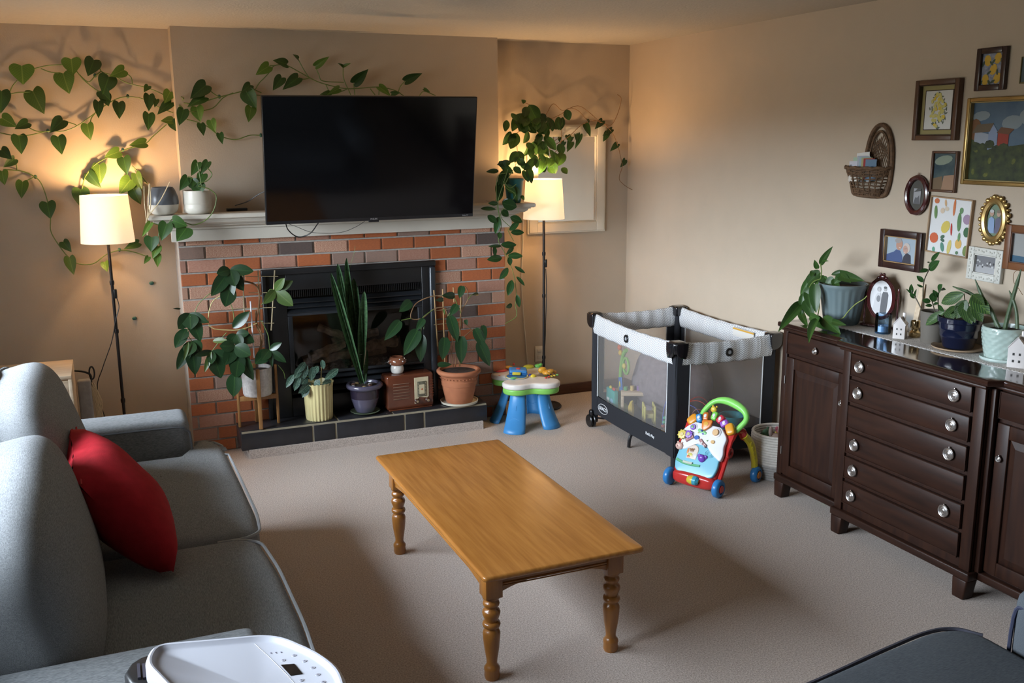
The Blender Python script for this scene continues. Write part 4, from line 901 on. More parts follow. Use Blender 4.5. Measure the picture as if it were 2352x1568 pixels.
# ---- 4 split-leaf philodendron on the wooden stand
sc4 = 3.135; cx, cy = -2.712, -.437
st_ = thing('plant_stand', 'mid-century wooden plant stand on the left end of the hearth', 'plant stand', (cx, cy, HZ))
m_bam = wood('bamboo_wood', (.36, .18, .06), (.26, .12, .035), (20, 20, 2), .5, .1)
for a in (-93, -2, 178, 92):
    a = math.radians(a); r = .108 if abs(math.degrees(a)) < 100 and math.sin(a) > -.5 else .112
    if math.sin(a) > .5: r = .09
    w = MB(); x, y = r*math.cos(a), r*.82*math.sin(a); w.at(M.Translation((x, y, 0)) @ M.Rotation(a, 4, 'Z'))
    ht = .36; w.bb(-.006, .009, -.011, .011, 0, ht); w.build('leg', m_bam, st_, bevel=.003)
for a in (-2, 88):
    w = MB(); w.at(M.Rotation(math.radians(a), 4, 'Z')); L_ = .105 if a < 0 else .085; w.bb(-L_, L_, -.010, .010, .155+(.0005 if a > 0 else 0), .185+(.0005 if a > 0 else 0)); w.build('cross_bar', m_bam, st_, bevel=.002)
p4 = thing('split_leaf_philodendron', 'large philodendron with lobed leaves in a white pot on the wooden stand', 'plant', (cx, cy, HZ+.1865))
pot(p4, [(0, .002), (.078, .002), (.082, .010), (.084, .016), (.088, .165), (.083, .167), (.080, .145)], (0, 0, 0), mat('speckled_white_ceramic', (.60, .57, .55), .4, c2=(.42, .40, .39), vscale=70)); soil(p4, .081, .145)
def lobed(base, tips, y, mm=L_phil, fw=.03):
    for tx_, ty_, w_ in tips:
        p0 = P(X4, base, y); p1 = P(X4, (tx_, ty_), y-fw-random.uniform(0, .03))
        leaf(p4, p0, p1, w_/sc4*PXM(y)*.98, (-.1, -1, .25), 'oval', mm, fold=.10, droop=.12, jit=.2)
lobed((465, 185), [(335, 372, 92), (437, 447, 100), (562, 337, 84), (632, 192, 78), (375, 210, 70), (500, 300, 100)], -.50)
lobed((470, 300), [(432, 448, 105)], -.51)
lobed((175, 500), [(98, 610, 90), (255, 700, 92), (305, 565, 60), (180, 610, 110)], -.47)
lobed((150, 610), [(70, 745, 80), (110, 690, 70)], -.47); lobed((110, 468), [(62, 464, 12)], -.47)
lobed((190, 700), [(82, 905, 78), (215, 942, 100), (260, 770, 80), (160, 800, 90)], -.48); lobed((165, 705), [(135, 838, 28)], -.5, L_phib)
lobed((335, 772), [(218, 802, 42), (405, 965, 112), (480, 850, 90), (330, 860, 60)], -.52); lobed((330, 775), [(282, 922, 38)], -.53, L_phib)
lobed((500, 735), [(395, 735, 80), (430, 870, 90), (530, 968, 112), (635, 985, 88), (610, 800, 100), (500, 860, 110)], -.54)
lobed((500, 925), [(490, 1098, 104)], -.56); lobed((525, 840), [(510, 960, 100)], -.56)
lobed((485, 605), [(600, 488, 74)], -.48); lobed((510, 650), [(440, 722, 70), (640, 705, 80), (545, 740, 70), (600, 640, 60)], -.49)
lobed((750, 762), [(648, 862, 92), (866, 852, 56), (832, 712, 48), (770, 885, 32), (700, 830, 70)], -.55)
lobed((790, 335), [(915, 268, 64), (915, 445, 92), (712, 427, 66), (850, 250, 60)], -.50, L_phib)
lobed((340, 700), [(440, 690, 40)], -.48, L_phib)
Y4 = -.47
stems(p4, X4, [[(555, 265), (640, 290), (675, 350), (672, 450), (655, 560), (690, 640), (690, 760), (680, 850)], [(650, 480), (660, 600), (700, 680), (670, 780), (650, 860)]], Y4, m_stemb, .0055)
stems(p4, X4, [[(400, 370), (330, 430), (315, 590), (450, 620), (560, 612), (660, 570)]], Y4-.02, m_stemy, .003, n=3)
stems(p4, X4, [[(470, 430), (490, 500), (495, 600)], [(210, 500), (240, 430), (330, 350), (380, 330)], [(500, 735), (540, 620), (640, 600)], [(335, 772), (420, 660), (440, 640)], [(750, 762), (740, 660), (700, 570), (690, 550)], [(790, 335), (750, 330), (720, 400), (690, 440)], [(190, 700), (160, 640), (180, 520)], [(500, 925), (515, 850), (500, 740)], [(810, 870), (850, 920), (862, 970)]], Y4-.01, m_stem, .0024)
w = MB(); w.tube([P(X4, (612, 413), Y4-.03)-p4.location, P(X4, (640, 820), Y4-.01)-p4.location], .0042, 8); w.build('white_stake', plain(.66, .66, .70, .4), p4)
m_cane = plain(.38, .31, .18, .6)
for a, b_ in (((555, 205), (570, 520)), ((668, 190), (690, 850)), ((787, 190), (762, 622))):
    w = MB(); w.tube([P(X4, a, Y4+.015)-p4.location, P(X4, b_, Y4+.015)-p4.location], .0042, 6); w.build('trellis_cane', m_cane, p4)
for a, b_ in (((520, 235), (812, 234)), ((600, 352), (800, 349)), ((455, 466), (792, 457)), ((690, 570), (782, 570))):
    w = MB(); w.tube([P(X4, a, Y4+.008)-p4.location, P(X4, b_, Y4+.008)-p4.location], .002, 5); w.build('trellis_bar', m_cane, p4)
# ---- 5 speckled plant in the yellow fluted pot
p5 = thing('speckled_leaf_plant', 'low plant with silver speckled leaves in a fluted pale yellow pot', 'plant', (-2.357, -.438, HZ))
w = MB(); n_ = 96; prof = [(.076, .0), (.079, .012), (.083, .12), (.085, .19), (.089, .215), (.094, .228), (.089, .226), (.082, .20), (.080, .19)]; vs = []; fs = []
for i, (r, z) in enumerate(prof):
    for k in range(n_):
        a = 2*PI*k/n_; fl_ = (.0020 if i < 4 else .0012 if i < 6 else 0)*(1 if k % 4 < 2 else -1); vs.append(((r+fl_)*math.cos(a), (r+fl_)*math.sin(a), z+(.002*math.cos(a*24) if i in (5,) else 0)))
for i in range(len(prof)-1):
    for k in range(n_): fs.append((i*n_+k, i*n_+(k+1) % n_, (i+1)*n_+(k+1) % n_, (i+1)*n_+k))
fs.append(tuple(range(n_-1, -1, -1))); w.add(vs, fs); w.build('pot', mat('yellow_glaze', (.62, .54, .27), .3, var=.05), p5, smooth=40); soil(p5, .081, .19)
leaves(p5, X4, sc4, [(1005, 850, 950, 930, 46), (975, 880, 935, 970, 50), (1015, 865, 985, 985, 52), (925, 940, 868, 1032, 42), (965, 950, 930, 1056, 46), (1062, 885, 1050, 985, 52), (1128, 835, 1140, 900, 36), (1245, 898, 1152, 975, 52), (1045, 1000, 966, 1075, 60), (1030, 1030, 985, 1102, 50), (1195, 985, 1135, 1012, 48), (1100, 880, 1060, 940, 44), (1075, 985, 1110, 1015, 50), (1020, 960, 985, 1010, 50)], -.50, 'oval', L_spot, fold=.1)
stems(p5, X4, [[(1120, 1000), (1122, 930), (1125, 880)]], -.45, m_stemy, .0028)
stems(p5, X4, [[(1080, 1000), (1050, 930), (1000, 880)], [(1090, 1000), (1040, 960), (960, 950)], [(1130, 1000), (1150, 980), (1190, 940)], [(1070, 1005), (1040, 1000), (1020, 1020)]], -.45, m_stem, .0022)
# ---- 6 snake plant
p6 = thing('snake_plant', 'tall snake plant in a purple glazed pot on a saucer before the glass', 'plant', (-2.072, -.435, HZ))
w = MB(); w.lathe([(0, 0), (.06, 0), (.083, .008), (.092, .016), (.089, .017), (.07, .008), (0, .006)], n=36); w.build('saucer', mat('green_glaze_saucer', (.15, .19, .12), .25, var=.2), p6)
m_pur = mat('purple_glaze', (.085, .078, .12), .2, var=.15, coat=.4); m_pur2 = mat('dark_purple_glaze', (.022, .016, .030), .2, coat=.4)
pot(p6, [(0, .012), (.056, .012), (.060, .018), (.072, .05), (.082, .085), (.086, .10)], (0, 0, 0), m_pur)
pot(p6, [(.0862, .10), (.089, .13), (.090, .150), (.093, .156)], (0, 0, 0), m_pur2, name='pot_band', label='dark glaze band')
pot(p6, [(.093, .156), (.106, .160), (.113, .170), (.113, .180), (.106, .188), (.094, .188), (.088, .178), (.085, .16)], (0, 0, 0), m_pur, name='pot_rim'); soil(p6, .088, .172)
for bx_, by_, tx_, ty_, w_, yy in ((290, 1000, 62, 205, 50, -.47), (262, 900, 112, 138, 54, -.43), (268, 920, 176, 98, 48, -.44), (272, 900, 226, 245, 74, -.45), (278, 900, 303, 338, 56, -.46), (310, 990, 322, 760, 30, -.45)):
    p0 = P(X5, (bx_, by_), yy); p1 = P(X5, (tx_, ty_), yy+(.02 if yy > -.46 else -.02)); leaf(p6, p0, p1, w_/3.136*PXM(yy)*1.1, (-.35, -1, 0), 'strap', L_snak, fold=.2, droop=.0, jit=.1)
stems(p6, X5, [[(175, 260), (205, 150), (232, 60), (238, 15)]], -.44, m_stem, .0012)
w = MB(); a = P(X5, (300, 870), -.46)-p6.location; b_ = P(X5, (310, 660), -.46)-p6.location; w.tube([a, (a+b_)/2+V((.004, 0, 0)), b_], [.003, .006, .002], 6); w.build('dry_leaf', plain(.55, .48, .38, .8), p6)
w = MB(); w.tube([P(X5, c, -.485)-p6.location for c in ((238, 795), (262, 800), (292, 795))], .0012, 5); w.build('tie_wire', plain(.3, .3, .3, .4), p6)
for i in range(7):
    a = i*2.4; w = MB(); w.ell((.055*math.cos(a)-.02, .055*math.sin(a)-.005, .178), (.014, .011, .008), n=7, mm=5); w.build('pebble', plain(*[(.45, .42, .44), (.18, .10, .08), (.30, .22, .10), (.12, .14, .2)][i % 4], .3), p6)
# ---- 7 terracotta plant
p7 = thing('blushing_philodendron', 'philodendron with long heart leaves in a terracotta pot with bamboo trellis', 'plant', (-1.462, -.452, HZ))
w = MB(); w.lathe([(0, .0), (.10, .0), (.118, .004), (.122, .018), (.118, .018), (.112, .008), (0, .007)], n=40); w.build('saucer', mat('cream_saucer', (.60, .56, .45), .5, var=.1), p7)
m_ter = mat('terracotta', (.42, .155, .07), .8, c2=(.34, .12, .055), vscale=12, bump=.2)
pot(p7, [(0, .009), (.083, .009), (.086, .014), (.094, .05), (.103, .085), (.104, .088), (.108, .12), (.112, .122), (.115, .150), (.112, .153), (.118, .185), (.124, .190), (.134, .194), (.141, .204), (.141, .214), (.133, .222), (.120, .222), (.112, .212), (.108, .19)], (0, 0, 0), m_ter, n=48)
w = MB()
for i in range(34):
    a = 2*PI*i/34; w.ell((.119*math.cos(a), .119*math.sin(a), .172), (.005, .005, .0035), n=6, mm=4)
o_ = w.build('relief_beads', m_ter, p7); o_['kind'] = 'stuff'
soil(p7, .112, .205)
dat = [(640, 412, 562, 485, 72), (563, 552, 455, 692, 78), (690, 617, 592, 802, 102), (712, 650, 707, 855, 86), (733, 537, 680, 622, 52), (955, 372, 872, 370, 52), (872, 400, 825, 405, 34), (1010, 302, 990, 387, 54), (1125, 360, 1088, 362, 26), (973, 435, 925, 512, 56), (915, 515, 982, 708, 84), (883, 672, 872, 838, 88), (1000, 662, 1003, 868, 90), (1100, 608, 1175, 752, 76), (1125, 702, 1215, 885, 92), (830, 868, 935, 868, 40), (1030, 545, 1045, 582, 30), (1155, 585, 1180, 690, 50), (735, 540, 730, 617, 12, L_phib), (872, 470, 885, 510, 14, L_phib)]
leaves(p7, X5, 3.136, dat, -.50, 'long', L_phil, nrm=(-.2, -1, .3), fold=.1)
stems(p7, X5, [[(945, 885), (932, 780), (940, 700), (905, 520), (872, 460), (800, 472), (720, 535), (640, 535), (655, 460), (700, 412), (800, 375), (860, 378)], [(985, 860), (990, 680), (1000, 500), (1050, 400), (1040, 320), (1010, 302)], [(960, 885), (975, 700), (1000, 590)], [(930, 780), (880, 690)], [(985, 700), (1090, 610)], [(1000, 560), (1060, 600), (1130, 700)]], -.46, m_stemb, .0032)
stems(p7, X5, [[(800, 472), (720, 535), (690, 615)], [(720, 535), (710, 650)], [(640, 535), (570, 550)], [(905, 520), (960, 440)], [(1000, 500), (950, 380)], [(1050, 400), (1080, 365), (1110, 360)]], -.47, m_stem, .0026)
for a, b_ in (((805, 333), (832, 738)), ((868, 325), (885, 880)), ((945, 313), (950, 420)), ((1000, 380), (990, 880))):
    w = MB(); w.tube([P(X5, a, -.44)-p7.location, P(X5, b_, -.44)-p7.location], .0045, 6); w.build('trellis_cane', plain(.36, .22, .09, .6), p7)
for a, b_ in (((800, 378), (960, 352)), ((812, 482), (1010, 455)), ((805, 582), (1010, 560))):
    w = MB(); w.tube([P(X5, a, -.436)-p7.location, P(X5, b_, -.436)-p7.location], .0022, 5); w.build('trellis_bar', m_cane, p7)
# ================================================================ RADIO AND MUSHROOM VASE
a = at(887, 932, 'z', HZ); b_ = at(1000, 920, 'z', HZ)
RX0, RX1 = -1.945, -1.640; RY = -.475
m_bak = mat('brown_bakelite', (.125, .035, .016), .22, var=.15, vscale=6, coat=.5)
rd = thing('vintage_radio', 'vintage brown tabletop radio with cream dial panel between the two pots', 'radio', ((RX0+RX1)/2, -.415, HZ), .03)
hw = (RX1-RX0)/2; rh = .222; dp = .062
w = MB(); w.bb(-hw, hw, -dp, dp, .004, rh); w.build('cabinet', m_bak, rd, bevel=.016, seg=4)
w = MB(); w.bb(-hw+.012, hw-.012, -dp-.002, dp, 0, .007); w.build('plinth', m_bak, rd, bevel=.002)
for i in range(6):
    w = MB(); z = .168-i*.019; w.box((-hw+.092, -dp-.0015, z), (.105, .006, .0055)); w.build('grille_bar', mat('radio_grille_metal', (.26, .15, .10), .3, metal=.2), rd, bevel=.0025)
for i in range(7):
    w = MB(); z = .172-i*.0165; w.box((hw-.015, -dp-.001, z), (.026, .006, .005)); w.build('side_fin', m_bak, rd, bevel=.002)
m_cr = mat('aged_cream', (.58, .50, .33), .45, var=.12, vscale=20)
w = MB(); x0 = hw-.128; w.prism([(0, 0), (.092, 0), (.092, .125), (.083, .135), (.03, .125), (.016, .142), (.012, .166), (0, .166)], -.002, .002)
ob = w.build('dial_panel', m_cr, rd, smooth=0); ob.matrix_local = M.Translation((x0, -dp-.0025, .198)) @ M.Rotation(-PI/2, 4, 'X')
w = MB(); w.bb(x0+.018, x0+.078, -dp-.008, -dp-.0045, .076, .172); dl = w.build('dial_glass', mat('radio_dial', (.13, .12, .085), .15, var=.3, vscale=60), rd, bevel=.003)
w = MB(); w.bb(x0+.030, x0+.064, -dp-.0092, -dp-.0078, .092, .152); w.build('dial_face', m_cr, dl, smooth=0)
w = MB(); w.add([(x0+.040, -dp-.0096, .122), (x0+.048, -dp-.0096, .115), (x0+.056, -dp-.0096, .122), (x0+.048, -dp-.0096, .129)], [(0, 1, 2, 3)]); w.build('dial_mark', plain(.42, .10, .04, .5), dl, smooth=0)
for i in range(9):
    w = MB(); w.box((x0+.024, -dp-.0086, .086+i*.0095), (.005, .0012, .0022)); w.box((x0+.0715, -dp-.0086, .086+i*.0095), (.005, .0012, .0022)); w.build('dial_tick', m_cr, dl, smooth=0)
for x in (x0+.014, x0+.084):
    w = MB(); w.at(M.Translation((x, -dp-.001, .048)) @ M.Rotation(PI/2, 4, 'X')); w.lathe([(0, 0), (.0155, 0), (.0155, .006), (.0125, .009), (.012, .018), (.010, .020), (0, .020)], n=18); kb = w.build('tuning_knob', plain(.05, .018, .010, .3), rd)
    w = MB(); w.at(M.Translation((x, -dp-.021, .048)) @ M.Rotation(PI/2, 4, 'X')); w.lathe([(0, 0), (.008, 0), (0, .0015)], n=14); w.build('knob_cap', plain(.30, .22, .13, .35), kb)
q = at(915, 858, 'z', HZ+rh)
mv = thing('mushroom_vase', 'small ceramic mushroom vase with white dotted brown cap on the radio', 'vase', (q.x, -.405, HZ+rh))
w = MB(); w.lathe([(0, 0), (.028, 0), (.036, .006), (.041, .022), (.041, .036), (.036, .050), (.030, .060), (0, .060)], n=30); w.build('stalk', plain(.72, .70, .65, .2), mv)
w = MB(); w.lathe([(.030, .058), (.045, .056), (.053, .064), (.056, .076), (.052, .090), (.044, .101), (.036, .106), (.034, .104), (.034, .075)], n=36, cap=False); cp = w.build('mushroom_cap', mat('brown_gloss_glaze', (.23, .085, .045), .12, coat=.6), mv)
for i in range(15):
    a = i*2.399; z = (.068, .082, .096)[i % 3]; r = (.0552, .0548, .0480)[i % 3]
    w = MB(); w.ell((r*math.cos(a), r*math.sin(a), z), (.0045, .0045, .0045), n=8, mm=6); w.build('white_dot', plain(.75, .73, .70, .2), cp)
# ================================================================ SIDEBOARD OBJECTS
def rest(px, py, r, z=BZ, xmax=None):
    p = at(px, py, 'z', z); d = V((p.x-CAM.x, p.y-CAM.y)).normalized(); x, y = p.x+d.x*r, p.y+d.y*r
    if xmax is not None: x = min(x, xmax)
    return V((x, y, z))
# lace runner
RZ = BZ+.0022
ra = [at(1925, 751, 'z', BZ), at(1990, 766, 'z', BZ), at(2130, 800, 'z', BZ), at(2352, 863, 'z', BZ)]
rxf = -.232
def lace_mat():
    m, t, p, N, L = nt('white_lace'); p.inputs['Roughness'].default_value = .9
    tcn = N.new('ShaderNodeTexCoord'); vo = N.new('ShaderNodeTexVoronoi'); vo.inputs['Scale'].default_value = 110; L.new(tcn.outputs['Object'], vo.inputs['Vector'])
    mr = N.new('ShaderNodeMapRange'); L.new(vo.outputs['Distance'], mr.inputs['Value']); mr.inputs['From Min'].default_value = .15; mr.inputs['From Max'].default_value = .4
    mi = N.new('ShaderNodeMix'); mi.data_type = 'RGBA'; L.new(mr.outputs[0], mi.inputs['Factor']); mi.inputs['A'].default_value = (.30, .27, .25, 1); mi.inputs['B'].default_value = (.56, .53, .50, 1)
    L.new(mi.outputs['Result'], p.inputs['Base Color']); bp = N.new('ShaderNodeBump'); bp.inputs['Distance'].default_value = .001; L.new(vo.outputs['Distance'], bp.inputs['Height']); L.new(bp.outputs[0], p.inputs['Normal']); return m
yA, yB = -2.40, -3.98; L_ = yA-yB
poly = []; nsc = 66
for i in range(nsc*4+1):
    t = i/(nsc*4); poly.append((rxf-.006*abs(math.sin(PI*i/4))+.0, yA-L_*t))
for i in range(10*4+1):
    t = i/40; poly.append((rxf+.20*t, yB-.006*abs(math.sin(PI*i/4))))
poly += [(rxf+.205, yA)]
for i in range(1, 40):
    t = i/40; poly.append((rxf+.20*(1-t), yA+.006*abs(math.sin(PI*i/4))))
w = MB(); w.prism([(x+.13, y+3.2) for x, y in poly], 0, .0018); ob = w.build('lace_runner', lace_mat(), smooth=0); ob.location = (-.13, -3.2, BZ+.0002)
tag(ob, 'white lace table runner with scalloped edge lying along the sideboard top', 'runner')
w = MB()
for i in range(nsc*2):
    y = yA-L_*(i+.5)/(nsc*2); w.ell((rxf+.012+.13, y+3.2, .0018), (.0035, .0035, .0012), n=6, mm=4); 
o_ = w.build('lace_edging', plain(.58, .55, .52, .9), ob); o_['kind'] = 'stuff'
# blue-grey pot
c = rest(1931, 748, .078, RZ, -.125)
b1 = thing('large_blue_pot_plant', 'trailing pothos in a large ribbed blue grey pot at the sideboard end', 'plant', c)
w = MB(); n_ = 84; vs = []; fs = []; prof = [(.078, 0), (.083, .01), (.108, .165), (.114, .18), (.117, .188), (.117, .198), (.112, .199), (.106, .18)]
for i, (r, z) in enumerate(prof):
    for k in range(n_):
        a = 2*PI*k/n_; e = .0016*(1 if k % 4 < 2 else -1) if i in (1, 2) else 0; vs.append(((r+e)*math.cos(a), (r+e)*math.sin(a), z))
for i in range(len(prof)-1):
    for k in range(n_): fs.append((i*n_+k, i*n_+(k+1) % n_, (i+1)*n_+(k+1) % n_, (i+1)*n_+k))
fs.append(tuple(range(n_-1, -1, -1))); w.add(vs, fs); w.build('pot', mat('blue_grey_glaze', (.095, .145, .165), .4, c2=(.16, .20, .20), vscale=4), b1, smooth=40); soil(b1, .107, .178)
def XL_(off_): return lambda px, py: None
def Lx(root, data, x, shape, m, **k):
    for d in data:
        bx_, by_, tx_, ty_, w_ = d[:5]; mm = d[5] if len(d) > 5 else m; xx = x if not callable(x) else x(bx_, by_)
        p0 = at(*X6(bx_, by_), 'x', xx); p1 = at(*X6(tx_, ty_), 'x', xx-.02-random.uniform(0, .02))
        if p0.z > BZ-.001 and p1.z < BZ+.004 and xx > -.36: p1 = at(*X6(tx_, ty_), 'z', BZ+.006)
        dist = (p0-CAM).length; leaf(root, p0, p1, w_/4.112*dist/FPX*1.15, (-1, -.6, .35), shape, mm, **k)
def Sx(root, lines, x, m, r, n=5):
    for l in lines:
        w = MB(); w.tube(smoothpath([at(*X6(*c_), 'x', x)-root.location for c_ in l], n), r, 6); w.build('stem', m, root)
Lx(b1, [(430, 195, 522, 38, 52), (402, 235, 372, 158, 42), (440, 168, 487, 155, 18), (430, 262, 233, 425, 92), (340, 320, 228, 490, 60), (470, 300, 420, 380, 70), (580, 292, 795, 330, 84), (640, 262, 520, 290, 42), (600, 270, 690, 350, 70), (555, 320, 465, 405, 66), (560, 330, 590, 445, 60), (370, 250, 340, 300, 50), (380, 350, 500, 330, 70), (640, 290, 560, 370, 60)], c.x-.05, 'long', L_poth, fold=.12)
Lx(b1, [(380, 375, 378, 645, 92), (310, 430, 330, 602, 74), (268, 470, 240, 705, 60), (250, 555, 55, 780, 86), (295, 525, 350, 700, 92), (330, 420, 260, 500, 60), (300, 580, 250, 640, 60), (240, 640, 290, 760, 60)], c.x-.14, 'long', L_poth, fold=.12)
Lx(b1, [(410, 705, 296, 862, 74), (450, 700, 595, 822, 100), (372, 700, 475, 792, 84), (330, 680, 420, 720, 70), (540, 730, 640, 760, 50)], c.x-.17, 'long', L_poth, fold=.12)
Sx(b1, [[(432, 330), (440, 260), (430, 185)], [(430, 330), (360, 360), (310, 440), (270, 560), (330, 680)], [(400, 370), (420, 560), (400, 700)]], c.x-.12, m_stem, .0026)
Sx(b1, [[(868, 490), (840, 520), (760, 570), (690, 640), (640, 700), (560, 730)]], c.x-.10, plain(.25, .30, .08, .5), .0022)
# oval standing photo frame
q = rest(2028, 748, .02, RZ, -.07)
of = thing('oval_standing_frame', 'carved dark oval swivel frame with a black and white wedding portrait', 'photo frame', (q.x, at(2024, 690, 'x', q.x).y, RZ), math.radians(-90+18))
m_mah = mat('carved_mahogany', (.055, .010, .010), .2, var=.3, coat=.5)
cz = .142
def ovalring(w, a, b_, r, z, n=44, sx=1, y=0, wob=0):
    w.tube([((a+wob*math.sin(k*PI/2))*math.cos(2*PI*k/n), y, z+(b_+wob*math.sin(k*PI/2))*math.sin(2*PI*k/n)) for k in range(n)], r, 8, closed=True)
w = MB(); ovalring(w, .062, .092, .008, cz, y=0); w.build('oval_frame', m_mah, of)
w = MB(); ovalring(w, .070, .100, .0035, cz, y=-.003, wob=.0012); w.build('carved_edge', m_mah, of)
w = MB(); w.ell((0, -.002, cz+.103), (.018, .009, .014), k=2.2); 
for s_ in (-1, 1): w.ell((s_*.019, -.002, cz+.098), (.010, .007, .009)); w.ell((s_*.008, -.004, cz+.117), (.007, .005, .006))
w.build('crest', m_mah, of)
w = MB(); w.at(M.Translation((0, .001, cz)) @ M.Rotation(PI/2, 4, 'X')); w.lathe([(0, 0), (1, 0), (1, .004), (0, .004)], n=44, sx=.058, sy=.088); w.build('portrait_print', plain(.62, .61, .62, .3), of)
def flat(root, poly, m, y, name): w = MB(); w.add([(x, y, z) for x, z in poly], [tuple(range(len(poly)))]); return w.build(name, m, root, smooth=0)
def ov(cx, cz_, rx, rz, n=16): return [(cx+rx*math.cos(2*PI*i/n), cz_+rz*math.sin(2*PI*i/n)) for i in range(n)]
y_ = -.0045
flat(of, [(.0, cz-.07), (.004, cz+.02), (.009, cz+.033), (.030, cz+.033), (.036, cz+.02), (.033, cz-.02), (.028, cz-.078)], plain(.07, .07, .08, .5), y_, 'groom_suit')
flat(of, ov(.019, cz+.046, .0075, .010), plain(.36, .35, .35, .5), y_, 'groom_face'); flat(of, ov(.019, cz+.054, .008, .006), plain(.05, .05, .05, .5), y_-.0003, 'groom_hair')
flat(of, [(-.04, cz-.06), (-.028, cz+.01), (-.018, cz+.026), (-.004, cz+.026), (.002, cz+.0), (-.002, cz-.075)], plain(.52, .51, .52, .5), y_-.0003, 'bride_dress')
flat(of, ov(-.010, cz+.040, .0065, .009), plain(.42, .40, .40, .5), y_-.0006, 'bride_face'); flat(of, ov(-.012, cz+.044, .010, .012), plain(.30, .29, .30, .5), y_-.0003, 'bride_veil'); flat(of, ov(-.012, cz-.002, .010, .016), plain(.16, .16, .17, .5), y_-.0006, 'bouquet')
for s_ in (-1, 1):
    w = MB(); w.lathe([(.006, .012), (.004, .03), (.007, .05), (.0045, .07), (.006, cz), (.004, cz+.03), (.007, cz+.042), (.004, cz+.055), (0, cz+.058)], (s_*.083, .004, 0), n=12); w.tube([(s_*.083, .004, cz), (s_*.07, 0, cz)], .003, 6); w.build('side_post', m_mah, of)
w = MB(); w.box((0, .004, .008), (.185, .05, .010)); w.build('base', m_mah, of, bevel=.004)
w = MB()
for i in range(14): w.ell((-.085+i*.013, -.022, .009), (.0045, .003, .0035), n=8, mm=5)
w.build('carved_beads', m_mah, of)['kind'] = 'stuff'
# candle glass
q = rest(2027, 768, .036, RZ); cg = thing('candle_jar', 'blue tinted candle glass in front of the oval frame', 'candle', q)
w = MB(); w.lathe([(.034, .003), (.0365, .006), (.0365, .092), (.0345, .092), (.0345, .008), (0, .008)], n=32, cap=False); w.build('glass', glassmat('blue_glass', (.74, .85, .95), .04), cg)
w = MB(); w.lathe([(0, 0), (.034, 0), (.036, .004), (.034, .007), (0, .007)], n=32); w.build('glass_base', plain(.02, .05, .09, .1), cg)
w = MB(); w.lathe([(0, .009), (.033, .009), (.033, .036), (0, .034)], n=28); w.build('wax', plain(.42, .50, .58, .4), cg)
w = MB(); w.tube([(0, 0, .034), (.001, 0, .044)], .0008, 5); w.build('wick', plain(.03, .03, .03, .9), cg)
# ceramic houses
m_hs = mat('pearl_white_ceramic', (.62, .58, .56), .15, coat=.5)
def house(px, py, s_, lab, rz):
    q = rest(px, py, .03*s_, RZ); h_ = thing('ceramic_house', lab, 'figurine', q, rz, 'white ceramic tealight houses on the runner')
    w = MB(); a, b_, e, r = .026*s_, .024*s_, .068*s_, .100*s_
    w.add([(-a, -b_, 0), (a, -b_, 0), (a, b_, 0), (-a, b_, 0), (-a, -b_, e), (a, -b_, e), (a, b_, e), (-a, b_, e), (0, -b_, r), (0, b_, r)], [(3, 2, 1, 0), (0, 1, 5, 8, 4), (2, 3, 7, 9, 6), (1, 2, 6, 5), (3, 0, 4, 7)]); hb = w.build('walls', m_hs, h_, bevel=.0015)
    for sg in (-1, 1):
        w = MB(); w.add([(0, -b_-.002, r+.003), (0, b_+.002, r+.003), (sg*(a+.003), b_+.002, e-.002), (sg*(a+.003), -b_-.002, e-.002), (0, -b_-.002, r), (0, b_+.002, r), (sg*(a+.002), b_+.002, e-.005), (sg*(a+.002), -b_-.002, e-.005)], [(0, 1, 2, 3), (7, 6, 5, 4), (0, 3, 7, 4), (1, 5, 6, 2), (2, 6, 7, 3)]); w.build('roof', m_hs, h_)
    w = MB(); w.bb(.006*s_, .018*s_, .0, .012*s_, .075*s_, .118*s_); w.build('chimney', m_hs, h_, bevel=.001)
    for z in (.022, .045):
        for x in (-.009, .009):
            w = MB(); w.box((x*s_, -b_-.0003, z*s_), (.006*s_, .0012, .008*s_)); w.build('window', plain(.02, .018, .016, .5), h_, smooth=0)
            w = MB(); w.box((-a-.0003, x*s_, z*s_), (.0012, .005*s_, .007*s_)); w.build('window', plain(.02, .018, .016, .5), h_, smooth=0)
house(2066, 779, 1.0, 'pearl white ceramic house with chimney beside the blue candle glass', math.radians(-58)); house(2334, 846, 1.22, 'pearl white ceramic house at the right edge before the mint pot', math.radians(-58))
# gold bottle
q = rest(2100, 776, .026, RZ); gb = thing('gold_glass_vase', 'small gold mirrored glass vase between white house and taupe pot', 'vase', q)
w = MB(); w.lathe([(0, 0), (.020, 0), (.027, .010), (.027, .022), (.016, .032), (.0155, .036), (.021, .046), (.021, .072), (.019, .076), (.018, .070)], n=28); w.build('vase_body', mat('gold_mercury_glass', (.55, .42, .22), .12, metal=1), gb)
# wood ruler
a = at(2103, 744, 'x', -.03); b_ = at(2101, 632, 'x', -.006); rl = thing('wooden_ruler', 'narrow wooden ruler strip leaning on the wall behind the plants', 'ruler', (-.05, a.y, RZ))
w = MB(); y0 = 0; w.add([(.01, -.014, .001), (.01, .014, .001), (.046, .012, .232), (.046, -.016, .232), (.006, -.014, .001), (.006, .014, .001), (.042, .012, .232), (.042, -.016, .232)], [(0, 1, 2, 3), (7, 6, 5, 4), (0, 4, 5, 1), (1, 5, 6, 2), (2, 6, 7, 3), (3, 7, 4, 0)]); w.build('ruler_strip', m_pine, rl)
